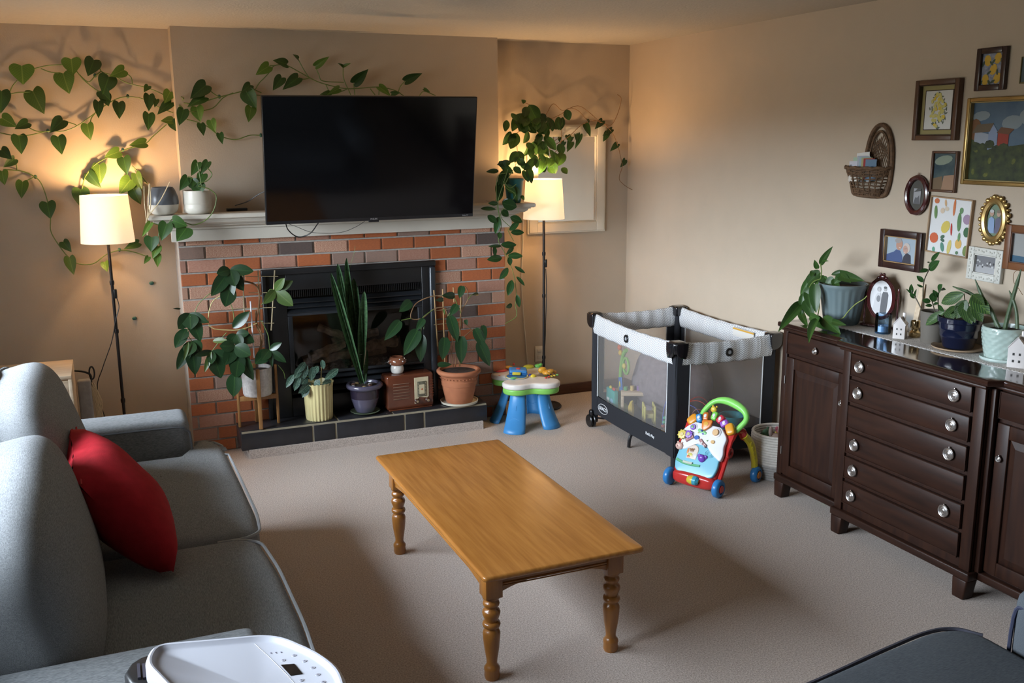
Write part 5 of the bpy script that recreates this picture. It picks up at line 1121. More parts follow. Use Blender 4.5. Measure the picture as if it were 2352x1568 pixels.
# taupe pot ZZ
q = rest(2140, 792, .05, RZ, -.08); zz = thing('zz_plant', 'young plant with round glossy leaflets in a plain taupe pot', 'plant', q)
pot(zz, [(0, 0), (.044, 0), (.047, .004), (.0585, .142), (.0575, .144), (.054, .143), (.052, .13)], (0, 0, 0), mat('taupe_stoneware', (.115, .100, .082), .75, var=.05)); soil(zz, .052, .128)
Lx(zz, [(1480, 160, 1538, 85, 34), (1462, 175, 1442, 172, 10), (1455, 245, 1530, 165, 66), (1450, 245, 1368, 255, 34), (1405, 360, 1340, 300, 36), (1398, 408, 1342, 385, 18), (1290, 470, 1285, 388, 34), (1330, 510, 1275, 470, 34), (1305, 480, 1240, 425, 14), (1320, 490, 1328, 435, 16)], q.x, 'oval', L_hoya, fold=.1)
Lx(zz, [(1545, 450, 1560, 388, 56), (1570, 430, 1600, 425, 26), (1540, 505, 1495, 440, 36), (1490, 545, 1500, 465, 60), (1470, 545, 1395, 530, 40), (1485, 580, 1425, 580, 28), (1495, 575, 1530, 555, 28), (1545, 580, 1585, 635, 32)], q.x-.02, 'oval', L_hoya, fold=.1)
Sx(zz, [[(1400, 660), (1398, 480), (1408, 350), (1450, 250), (1480, 165)], [(1395, 640), (1340, 530), (1300, 470), (1290, 430)], [(1545, 640), (1540, 520), (1550, 440)], [(1510, 640), (1490, 560), (1480, 520)]], q.x-.005, mat('zz_stem', (.06, .05, .03), .5), .0026)
# navy pot prayer plant
q = rest(2208, 809, .085, RZ, -.115); pp = thing('prayer_plant', 'prayer plant with striped leaves in a glossy navy pot on a tan saucer', 'plant', q)
w = MB(); w.lathe([(0, .0), (.085, .0), (.105, .008), (.108, .014), (.104, .014), (.085, .006), (0, .005)], n=40); w.build('saucer', plain(.36, .25, .16, .4), pp)
pot(pp, [(0, .006), (.056, .006), (.062, .012), (.074, .055), (.077, .058), (.077, .063), (.080, .088), (.083, .091), (.083, .096), (.085, .118), (.092, .122), (.093, .140), (.088, .143), (.083, .13)], (0, 0, 0), mat('navy_glaze', (.006, .009, .026), .15, coat=.5)); soil(pp, .083, .128)
Lx(pp, [(1785, 468, 1550, 562, 92), (1600, 640, 1405, 765, 70), (1650, 600, 1660, 722, 88), (1635, 655, 1690, 590, 50), (1810, 530, 1700, 705, 96), (1790, 590, 1850, 742, 90), (1840, 585, 1875, 730, 60), (1855, 500, 2010, 640, 110), (1870, 480, 1960, 560, 70), (1880, 590, 1950, 720, 78), (1690, 650, 1600, 700, 60), (1800, 540, 1760, 690, 80)], q.x-.04, 'oval', L_pray, fold=.12)
Sx(pp, [[(1780, 700), (1795, 560), (1785, 468)], [(1800, 700), (1830, 560), (1860, 480)], [(1720, 700), (1660, 640), (1620, 650)]], q.x-.01, m_stem, .002)
# mint pot
q = rest(2318, 831, .07, RZ, -.115); mp_ = thing('spiky_succulent', 'spiky stemmed succulent in a scalloped mint pot at the right edge', 'plant', q)
w = MB(); w.lathe([(0, 0), (.078, 0), (.084, .005), (.084, .014), (.079, .013), (0, .009)], n=40); w.build('saucer', plain(.38, .46, .43, .3), mp_)
w = MB(); n_ = 72; rows_ = 26; vs = []; fs = []
for i in range(rows_+1):
    t = i/rows_; r = .064+.020*math.sin(t*1.35)/.976
    for k in range(n_):
        a = 2*PI*k/n_; ph = (k/n_*14+(int(t*9) % 2)*.5) % 1; loc_ = (t*9) % 1
        e = .0042*max(0, 1-((ph-.5)*2)**2-(loc_-.35)**2*1.2)*(0 if t > .95 else 1); vs.append(((r+e)*math.cos(a), (r+e)*math.sin(a), .012+t*.125))
for i in range(rows_):
    for k in range(n_): fs.append((i*n_+k, i*n_+(k+1) % n_, (i+1)*n_+(k+1) % n_, (i+1)*n_+k))
fs.append(tuple(range(n_-1, -1, -1))); w.add(vs, fs); w.lathe([(.084, .137), (.080, .139), (.076, .12)], n=n_, cap=False); w.build('pot', mat('mint_glaze', (.36, .45, .41), .2, coat=.4), mp_, smooth=60); soil(mp_, .078, .122)
for pts, rr in (([(2120, 800), (2010, 600), (1850, 470), (1680, 402)], .0085), ([(2100, 790), (2050, 640), (1960, 500), (1890, 335)], .008), ([(2170, 810), (2210, 640), (2270, 430), (2325, 240)], .009), ([(2290, 800), (2280, 640), (2250, 530), (2212, 440)], .007)):
    w = MB(); P_ = smoothpath([at(*X6(*c_), 'x', q.x)-q for c_ in pts], 5); n2 = len(P_); w.tube(P_, [rr*(1-.2*i/n2) if i < n2*.75 else rr*.8*max(.08, (1-(i/n2-.75)/.27)) for i in range(n2)], 8); w.build('spiky_leaf', mat('succulent_green', (.06, .10, .045), .5, var=.25, vscale=50), mp_)
w = MB(); w.tube(smoothpath([at(*X6(*c_), 'x', q.x)-q for c_ in ((2320, 240), (2260, 270), (2255, 360), (2300, 420), (2338, 480))], 5), .0012, 5); w.build('dry_tendril', m_stemb, mp_)
# ================================================================ PICTURES ON THE RIGHT WALL
def frame(label, y0, z0, y1, z1, fw_, m, dpt=.02, mat_=None, tilt=0, cat='picture frame', bev=.003, name='picture_frame', lip=None):
    """y0 is the left (larger) edge, y1 the right edge in view"""
    t = thing(name, label, cat, (0, (y0+y1)/2, (z0+z1)/2), math.radians(-90)); t.rotation_euler = (0, 0, math.radians(-90))
    hw, hh = abs(y0-y1)/2, abs(z1-z0)/2
    if tilt: t.rotation_euler = (math.radians(0), math.radians(tilt), math.radians(-90))
    w = MB()
    for a, b_, c_, d in ((-hw, -hw+fw_, -hh, hh), (hw-fw_, hw, -hh, hh), (-hw+fw_, hw-fw_, hh-fw_, hh), (-hw+fw_, hw-fw_, -hh, -hh+fw_)): w.bb(a, b_, -dpt, -.001, c_, d)
    w.build('frame', m, t, bevel=bev)
    if lip:
        w = MB(); e = fw_
        for a, b_, c_, d in ((-hw+e, -hw+e+.004, -hh+e, hh-e), (hw-e-.004, hw-e, -hh+e, hh-e), (-hw+e, hw-e, hh-e-.004, hh-e), (-hw+e, hw-e, -hh+e, -hh+e+.004)): w.bb(a, b_, -dpt+.002, -.003, c_, d)
        w.build('inner_lip', lip, t)
    if mat_: w = MB(); w.bb(-hw+fw_, hw-fw_, -.007, -.003, -hh+fw_, hh-fw_); w.build('print', mat_, t, smooth=0)
    return t, hw-fw_, hh-fw_
SC = [0]
def spr(t, poly, m, k=0, name='printed_shape', y=-.0075):
    SC[0] = (SC[0]+1) % 60; return flat(t, poly, m, y-.00035*k-SC[0]*5e-6, name)
def rv(cx, cz_, rx, rz, a, n=12):
    c_, s_ = math.cos(a), math.sin(a); return [(cx+rx*math.cos(2*PI*i/n)*c_-rz*math.sin(2*PI*i/n)*s_, cz_+rx*math.cos(2*PI*i/n)*s_+rz*math.sin(2*PI*i/n)*c_) for i in range(n)]
m_dkf = mat('dark_frame_wood', (.030, .012, .010), .3, var=.3, coat=.2); m_brf = mat('brown_frame_wood', (.085, .040, .022), .4, var=.2); m_gold = mat('gold_frame', (.45, .31, .12), .3, metal=.8, var=.2)
m_lem = plain(.55, .34, .03, .5); m_lf = plain(.04, .07, .04, .5); m_yel = plain(.55, .50, .16, .5); m_or = plain(.5, .2, .05, .5); m_red = plain(.45, .08, .04, .5)
t, a, b_ = frame('small dark framed print of lemons, highest on the right wall', -2.955, 1.995, -3.105, 2.168, .024, m_dkf, mat_=mat('lemon_print_ground', (.34, .36, .44), .5, c2=(.12, .14, .20), vscale=70))
for x, z, an in ((-.025, .035, .2), (.024, .042, -.2), (.006, -.002, -.4), (-.030, -.042, 0), (.028, -.038, -.5)):
    spr(t, rv(x, z, .017, .023, an), m_lem, 1, 'lemon')
    for s_ in (-1, 1): spr(t, rv(x+s_*.02, z-.012, .005, .013, an+s_*.6, 8), m_lf, 2, 'printed_leaf')
t, a, b_ = frame('brown framed print of a yellow flower bunch with olive mat', -2.642, 1.792, -2.888, 2.055, .022, m_brf, .03, mat_=plain(.30, .25, .10, .7), lip=m_dkf)
w = MB(); w.bb(-a+.026, a-.026, -.009, -.0065, -b_+.026, b_-.026); w.build('print_sheet', plain(.60, .60, .58, .6), t, smooth=0)
w = MB(); e = .026
for q4 in ((-a+e-.003, -a+e, -b_+e-.003, b_-e+.003), (a-e, a-e+.003, -b_+e-.003, b_-e+.003), (-a+e, a-e, b_-e, b_-e+.003), (-a+e, a-e, -b_+e-.003, -b_+e)): w.bb(q4[0], q4[1], -.010, -.0065, q4[2], q4[3])
w.build('mat_edge', m_dkf, t)
rr_ = random.Random(4)
for i in range(46):
    an = rr_.uniform(0, 2*PI); r = rr_.uniform(0, 1)**.5; x, z = r*math.cos(an)*.042, r*math.sin(an)*.072; spr(t, rv(x, z, .0095, .0075, rr_.uniform(0, 3), 7), m_yel if i % 5 else plain(.62, .45, .05, .5), 2+i % 3, 'flower', -.0095)
for i in range(40):
    an = rr_.uniform(0, 2*PI); r = rr_.uniform(.5, 1.08); x, z = r*math.cos(an)*.045, r*math.sin(an)*.076; spr(t, rv(x, z, .003, .008, rr_.uniform(0, 3), 6), plain(.10, .13, .09, .5), 1, 'printed_leaf', -.0095)
# landscape painting (runs out of frame)
t, a, b_ = frame('large gold framed farm landscape painting with a red barn, cut by the frame', -2.935, 1.606, -3.56, 1.968, .018, m_gold, .03, mat_=mat('painted_sky', (.045, .085, .14), .6, c2=(.09, .14, .19), vscale=9), lip=plain(.3, .22, .08, .4), bev=.005)
mg = mat('painted_foliage', (.050, .065, .018), .7, c2=(.018, .026, .012), vscale=40, det=8); mg2 = mat('painted_foliage_light', (.13, .14, .02), .7, c2=(.05, .06, .015), vscale=60)
spr(t, [(-a, -b_), (a, -b_), (a, .01), (.05, .00), (-.1, -.02), (-a+.1, .01), (-a, .02)], mg, 1, 'painted_field')
for x, z, rx, rz in ((-a+.045, .105, .045, .020), (-a+.20, .075, .05, .03), (-a+.28, .10, .05, .035)): spr(t, rv(x, z, rx, rz, .1), plain(.20, .24, .26, .7), 1, 'painted_cloud')
spr(t, rv(-a+.02, .05, .03, .045, 0), plain(.16, .07, .025, .7), 2, 'painted_tree')
spr(t, [(-a+.02, .0), (-a+.09, -.02), (-a+.09, .03), (-a+.02, .045)], plain(.28, .31, .36, .7), 3, 'painted_house_side'); spr(t, [(-a+.09, -.035), (-a+.135, -.02), (-a+.135, .04), (-a+.112, .07), (-a+.09, .04)], plain(.20, .25, .36, .7), 3, 'painted_gable'); spr(t, [(-a+.005, .035), (-a+.095, .04), (-a+.113, .075), (-a+.03, .07)], plain(.12, .085, .05, .7), 4, 'painted_roof')
spr(t, [(-a+.137, -.03), (-a+.19, -.01), (-a+.19, .03), (-a+.137, .035)], plain(.26, .035, .02, .7), 3, 'painted_barn'); spr(t, [(-a+.13, .035), (-a+.19, .028), (-a+.215, .05), (-a+.15, .058)], plain(.13, .06, .03, .7), 4, 'painted_barn_roof')
for i in range(30): spr(t, rv(rr_.uniform(-a+.02, a-.02), rr_.uniform(-b_+.015, -.03), .014, .009, rr_.uniform(0, 3), 7), mg2 if i % 2 else mg, 2+i % 2, 'painted_bush')
for i in range(8): spr(t, rv(-a+.03+i*.035, -.02+rr_.uniform(-.02, .01), .025, .018, 0, 8), mg, 5, 'painted_bush')
t, a, b_ = frame('small brown framed cloudy landscape picture below the flower print', -2.756, 1.566, -2.900, 1.746, .011, m_brf, .018, mat_=mat('painted_storm', (.10, .13, .12), .12, c2=(.03, .05, .07), vscale=14))
spr(t, rv(-.01, .05, .05, .02, .2), plain(.20, .24, .18, .5), 1, 'painted_cloud'); spr(t, [(-a, -b_), (-.005, -b_), (-.01, -.02), (-a, -.03)], plain(.14, .09, .045, .5), 1, 'painted_shore'); spr(t, [(-.012, -b_), (a, -b_), (a, -.012), (-.002, -.018)], plain(.30, .18, .11, .4), 2, 'painted_sand')
def ovalframe(label, yc, zc, ra_, rb_, rf, m, wob, prm, orn=0):
    t = thing('oval_picture_frame', label, 'picture frame', (0, yc, zc), math.radians(-90))
    w = MB(); n = 48; w.tube([((ra_-rf)*math.cos(2*PI*k/n), -.012, (rb_-rf)*math.sin(2*PI*k/n)) for k in range(n)], rf, 8, closed=True); w.build('frame', m, t)
    w = MB(); w.tube([((ra_-rf*.4+wob*math.sin(k*1.2))*math.cos(2*PI*k/n), -.014, (rb_-rf*.4+wob*math.sin(k*1.2))*math.sin(2*PI*k/n)) for k in range(n)], rf*.38, 6, closed=True); w.build('carved_rim', m, t)
    w = MB(); w.at(M.Translation((0, -.003, 0)) @ M.Rotation(PI/2, 4, 'X')); w.lathe([(0, 0), (1, 0), (1, .004), (0, .004)], n=40, sx=ra_-rf, sy=rb_-rf); w.build('print', prm, t)
    if orn:
        w = MB()
        for k in range(orn): an = 2*PI*k/orn; w.ell((ra_*1.06*math.cos(an), -.012, rb_*1.04*math.sin(an)), (.011, .009, .011) if k % 2 else (.007, .007, .007), n=8, mm=6); w.ell((ra_*.80*math.cos(an+.2), -.016, rb_*.80*math.sin(an+.2)), (.006, .005, .006), n=8, mm=5)
        w.build('ornament', m, t)['kind'] = 'stuff'
    return t
t = ovalframe('dark oval frame with a small black and white photo near the wicker basket', -2.684, 1.546, .072, .092, .012, m_mah, .0015, plain(.06, .055, .045, .6))
spr(t, [(-.022, -.040), (.020, -.040), (.020, .030), (-.022, .030)], plain(.30, .30, .31, .5), 1, 'old_photo', -.009); spr(t, [(-.022, -.04), (-.01, -.01), (.0, -.012), (.012, .0), (.020, -.04)], plain(.10, .10, .11, .5), 2, 'photo_figures', -.009); spr(t, [(-.022, .012), (.0, .03), (.02, .03), (.02, .02)], plain(.07, .07, .07, .5), 2, 'photo_roof', -.009)
w = MB(); w.tube([(.004*math.cos(k*PI/5), -.01, .096+.004*math.sin(k*PI/5)) for k in range(10)], .0013, 5, closed=True); w.build('hanger', m_mah, t)
t = ovalframe('ornate gold oval frame with a portrait of an older couple', -3.115, 1.463, .066, .094, .014, m_gold, .004, plain(.14, .20, .13, .5), orn=26)
for x, cc, hc in ((-.016, (.22, .32, .50), (.45, .45, .45)), (.018, (.10, .10, .16), (.18, .14, .10))):
    spr(t, [(x-.017, -.055), (x-.014, .005), (x, .014), (x+.014, .005), (x+.017, -.055)], plain(*cc, .5), 1, 'photo_body', -.009); spr(t, ov(x, .028, .010, .013), plain(.42, .27, .2, .5), 2, 'photo_face', -.009); spr(t, ov(x, .037, .0105, .007), plain(*hc, .5), 3, 'photo_hair', -.009)
# vegetables
t, a, b_ = frame('thin wood framed print of assorted vegetables on white', -2.765, 1.292, -2.998, 1.545, .006, plain(.34, .22, .12, .4), .018, mat_=plain(.66, .66, .66, .5), tilt=2.3, bev=.0015)
veg = [(-.085, .105, .014, .012, 0, (.50, .14, .05)), (-.035, .100, .006, .016, .2, (.55, .35, .18)), (.015, .085, .007, .038, 0, (.55, .16, .05)), (.055, .075, .010, .014, 0, (.12, .24, .10)), (-.085, .055, .009, .030, .1, (.12, .22, .07)), (-.048, .065, .012, .013, 0, (.6, .48, .36)), (-.025, .075, .012, .010, 0, (.60, .50, .38)), (.050, .025, .011, .042, .05, (.09, .20, .07)), (.090, .040, .022, .022, 0, (.32, .22, .32)), (-.022, -.005, .022, .030, -.5, (.58, .46, .09)), (.012, -.012, .005, .028, .1, (.45, .04, .03)), (.095, -.015, .017, .022, 0, (.04, .12, .05)), (.058, -.040, .007, .020, 0, (.12, .25, .10)), (.058, -.070, .018, .022, 0, (.62, .38, .10)), (-.080, -.060, .024, .024, 0, (.55, .11, .04)), (-.032, -.050, .012, .008, .4, (.06, .13, .08)), (-.030, -.065, .012, .007, -.3, (.05, .12, .08)), (.010, -.090, .011, .032, -.1, (.55, .46, .14)), (-.028, -.095, .010, .022, .3, (.08, .22, .16)), (.100, -.095, .015, .024, -.1, (.16, .22, .06)), (.100, -.098, .009, .016, -.1, (.55, .52, .25)), (.055, -.110, .008, .008, 0, (.1, .2, .1)), (-.075, -.112, .008, .012, .2, (.1, .3, .2))]
for x, z, rx, rz, an, c_ in veg:
    if abs(x) < a and abs(z) < b_: spr(t, rv(x, z, rx, rz, an), plain(*c_, .5), 2 if c_[0] < .5 else 1, 'printed_vegetable')
# couple photo
t, a, b_ = frame('dark wide framed colour photo of a smiling couple above the oval frame', -2.487, 1.195, -2.745, 1.378, .030, m_dkf, .026, mat_=plain(.33, .40, .46, .3), lip=plain(.35, .22, .10, .3))
spr(t, [(-a, -b_), (-a, -.030), (-.05, -.012), (-.035, .0), (-.010, -.004), (.005, -.03), (.008, -b_)], plain(.055, .085, .20, .5), 1, 'photo_shirt'); spr(t, rv(-.018, .024, .020, .026, -.2), plain(.44, .24, .17, .5), 2, 'photo_face'); spr(t, rv(-.025, .043, .021, .013, .1), plain(.30, .28, .27, .5), 3, 'photo_hair')
spr(t, [(.005, -b_), (.012, -.030), (.03, -.01), (.055, -.02), (.06, -b_)], plain(.035, .035, .05, .5), 3, 'photo_coat'); spr(t, rv(.028, .012, .022, .024, .1), plain(.50, .44, .40, .5), 3, 'photo_hair'); spr(t, rv(.022, .004, .015, .020, .2), plain(.46, .28, .22, .5), 4, 'photo_face')
spr(t, rv(.022, .008, .0125, .0014, .2), plain(.30, .20, .17, .3), 5, 'photo_glasses'); spr(t, rv(.020, -.008, .006, .002, .2), plain(.6, .5, .45, .3), 5, 'photo_smile'); spr(t, rv(-.012, .010, .007, .0022, -.2), plain(.6, .5, .45, .3), 5, 'photo_smile')
# white ornate
m_orn = mat('white_ornate_frame', (.56, .55, .50), .5, bump=.6, bscale=40)
t, a, b_ = frame('white ornate framed black and white group photo above the mint pot', -3.005, 1.202, -3.180, 1.343, .030, m_orn, .022, mat_=plain(.16, .16, .17, .4), lip=m_orn, tilt=1.5)
w = MB()
for k in range(44):
    s_ = k/44*4; e = s_ % 1*2-1; hw_, hh_ = a+.016, b_+.016; x, z = [(e*hw_, hh_), (hw_, -e*hh_), (-e*hw_, -hh_), (-hw_, e*hh_)][int(s_)]; w.ell((x+.003*math.sin(k*2), -.022, z+.003*math.cos(k*2)), (.0055, .004, .004), n=7, mm=5)
w.build('scroll_relief', m_orn, t)['kind'] = 'stuff'
spr(t, [(-a, -b_), (a, -b_), (a, -.012), (-a, -.004)], plain(.36, .36, .37, .4), 1, 'photo_path')
for i in range(16): spr(t, rv(rr_.uniform(-a+.01, a-.01), rr_.uniform(-.014, .014), .004, .005, 0, 8), plain(*[rr_.uniform(.35, .6)]*3, .4) if i % 2 else plain(.05, .05, .05, .4), 2+i % 2, 'photo_figure')
t, a, b_ = frame('brown wooden framed pale picture at the right edge beside the white ornate frame', -3.182, 1.268, -3.46, 1.452, .030, mat('orange_brown_frame', (.16, .060, .022), .4, var=.2), .022, mat_=plain(.28, .28, .27, .5), lip=plain(.10, .04, .02, .4))
spr(t, [(-a, -b_), (a, -b_), (a, -b_+.02), (-a, -b_+.03)], plain(.02, .08, .14, .5), 1, 'painted_sea')
t, a, b_ = frame('narrow brass framed picture cut by the top right edge', -3.168, 2.015, -3.38, 2.12, .005, plain(.16, .13, .05, .4), .012, mat_=plain(.06, .09, .10, .5))
# ---- wicker wall basket with cards
m_wk = mat('brown_wicker', (.115, .062, .030), .8, var=.35, vscale=60)
yb_ = (-2.233-2.530)/2
wk = thing('wicker_wall_basket', 'dark wicker wall basket with a tall looped back hanging on the right wall', 'basket', (0, yb_, 1.53), math.radians(-90))
a_ = .135
def hoop(z, ax_, dy, dz_=0): return [(ax_*math.cos(t_), -.012-dy*math.sin(t_), z+dz_*math.sin(t_)) for t_ in [PI*i/18 for i in range(19)]]
w = MB(); w.tube(smoothpath([(-a_, -.012, .125), (-a_*.85, -.012, .03), (-a_*.6, -.012, .0), (a_*.6, -.012, .0), (a_*.9, -.012, .04), (a_*1.0, -.012, .14), (a_*.95, -.014, .24), (a_*.72, -.014, .31), (a_*.35, -.014, .335), (a_*.0, -.014, .30), (-a_*.2, -.014, .22), (-a_*.25, -.014, .13)], 5), .010, 8); w.build('back_hoop', m_wk, wk)
w = MB(); w.tube(smoothpath([(a_*.85, -.014, .13), (a_*.82, -.014, .23), (a_*.62, -.014, .285), (a_*.35, -.014, .305), (a_*.08, -.014, .27), (-a_*.05, -.014, .2), (-a_*.08, -.014, .13)], 5), .006, 6); w.build('inner_hoop', m_wk, wk)
w = MB(); rn = random.Random(2)
for i in range(26):
    t_ = i/25; ax2 = a_*(.62+.38*t_); dy = .055+.035*t_; pts = hoop(.004+t_*.125, ax2, dy); pts = [V(p)+V((rn.uniform(-.0025, .0025), rn.uniform(-.003, .003), rn.uniform(-.003, .003))) for p in pts]
    if .2 < t_ < .72 and i % 3: continue
    w.tube(pts, .0032, 5)
for i in range(20):
    t_ = PI*(i+.5)/20; s_ = 1 if i % 2 else -1; w.tube([(a_*.62*math.cos(t_), -.012-.055*math.sin(t_), 0), (a_*.8*math.cos(t_+s_*.12), -.012-.075*math.sin(t_+s_*.12), .06), (a_*math.cos(t_), -.012-.09*math.sin(t_), .128)], .0026, 5)
for i in range(5): w.tube(hoop(.0, a_*.62*(1-i*.2), .055*(1-i*.2)), .004, 5)
for i in range(9):
    x = -.0+i*.013; w.tube([(x-.03, -.012, .13+i*.006), (x+.02, -.012, .29-abs(i-4)*.01)], .0022, 5); w.tube([(x+.04, -.012, .13), (x-.02, -.012, .27-abs(i-4)*.01)], .0022, 5)
o_ = w.build('woven_wicker', m_wk, wk); o_['kind'] = 'stuff'
w = MB(); w.tube([V(p)+V((0, 0, .004*math.sin(i*2.2))) for i, p in enumerate(hoop(.133, a_*1.02, .094))], .0075, 7); w.build('braided_rim', m_wk, wk)
cards = [(-.05, -.050, .085, .145, -6, (.60, .58, .55), 'white folded greeting card standing tallest in the wicker basket', .205), (-.055, -.062, .09, .11, 3, (.33, .45, .33), 'pale green card behind the front greeting card', .18), (-.062, -.082, .085, .10, -3, (.50, .50, .56), 'greeting card printed with flowers and figures at the basket front', .165), (-.055, -.092, .075, .06, 2, (.60, .56, .50), 'small cream card lowest at the basket front', .128)]
for x, y, w_, h_, an, c_, lab, zt in cards:
    w = MB(); w.at(rot('Y', an)); w.box((0, 0, -h_/2), (w_, .0022, h_)); pos = wk.matrix_basis @ V((x+.022, y+.012, zt)); ob = w.build('greeting_card', plain(*c_, .6), smooth=0); ob.location = pos; ob.rotation_euler = (0, 0, math.radians(-90)); tag(ob, lab, 'card', 'greeting cards in the wicker basket')
    if c_[2] == .56:
        for k in range(16): p = rv(rn.uniform(-.032, .032), rn.uniform(-.055, -.02), .004, .003, 0, 7); flat(ob, p, plain(*rn.choice([(.05, .06, .18), (.35, .12, .08), (.1, .1, .12)]), .6), -.0014-.0001*(k % 3), 'printed_figure')
for k, (c_, lab) in enumerate((((.55, .55, .60), 'white card turned edge on beside the front greeting card'), ((.42, .55, .62), 'pale blue card standing edge on in the basket'), ((.50, .48, .25), 'yellow edged card standing in the basket'), ((.45, .06, .06), 'card with a red picture at the right of the basket'), ((.20, .30, .42), 'dark blue card rightmost in the wicker basket'))):
    w = MB(); w.at(rot('Z', 52)); w.box((0, 0, -.05), (.05, .002, .10)); ob = w.build('greeting_card', plain(*c_, .6), smooth=0); ob.location = wk.matrix_basis @ V((-.005+k*.014, -.060, .19-k*.004)); ob.rotation_euler = (0, 0, math.radians(-90)); tag(ob, lab, 'card', 'greeting cards in the wicker basket')
# ================================================================ PLAYPEN
m_blkf = mat('black_canvas', (.012, .013, .018), .85, bump=.3, bscale=300)
m_net = meshnet('grey_netting', (.62, .60, .59), .16)
m_wpipe = plain(.60, .62, .63, .7)
def chevron():
    m, t, p, N, L = nt('grey_white_chevron'); p.inputs['Roughness'].default_value = .85
    uv = N.new('ShaderNodeUVMap'); sp_ = N.new('ShaderNodeSeparateXYZ'); L.new(uv.outputs[0], sp_.inputs[0])
    pp = N.new('ShaderNodeMath'); pp.operation = 'PINGPONG'; L.new(sp_.outputs['X'], pp.inputs[0]); pp.inputs[1].default_value = .0085
    ad = N.new('ShaderNodeMath'); ad.operation = 'ADD'; L.new(pp.outputs[0], ad.inputs[0]); L.new(sp_.outputs['Y'], ad.inputs[1])
    md = N.new('ShaderNodeMath'); md.operation = 'PINGPONG'; L.new(ad.outputs[0], md.inputs[0]); md.inputs[1].default_value = .0052
    mr = N.new('ShaderNodeMapRange'); L.new(md.outputs[0], mr.inputs['Value']); mr.inputs['From Min'].default_value = .0018; mr.inputs['From Max'].default_value = .0030
    mi = N.new('ShaderNodeMix'); mi.data_type = 'RGBA'; L.new(mr.outputs[0], mi.inputs['Factor']); mi.inputs['A'].default_value = (.25, .26, .29, 1); mi.inputs['B'].default_value = (.80, .80, .80, 1)
    L.new(mi.outputs['Result'], p.inputs['Base Color'])
    no = N.new('ShaderNodeTexNoise'); mp = N.new('ShaderNodeMapping'); L.new(uv.outputs[0], mp.inputs[0]); mp.inputs['Scale'].default_value = (30, 4, 1); L.new(mp.outputs[0], no.inputs['Vector']); no.inputs['Scale'].default_value = 1.5
    bp = N.new('ShaderNodeBump'); bp.inputs['Distance'].default_value = .008; bp.inputs['Strength'].default_value = .5; L.new(no.outputs['Fac'], bp.inputs['Height']); L.new(bp.outputs[0], p.inputs['Normal']); return m
m_chev = chevron()
CA, CB, CC, CD = V((-.672, -.775)), V((-.688, -1.772)), V((-.050, -1.782)), V((-.055, -.79)); ZT = .738
pn = thing('playpen', 'black playpen with grey chevron rails and mesh sides in the corner', 'playpen', ((CA.x+CC.x)/2, (CA.y+CC.y)/2, 0)); PO = V((pn.location.x, pn.location.y))
cen2 = (CA+CB+CC+CD)/4
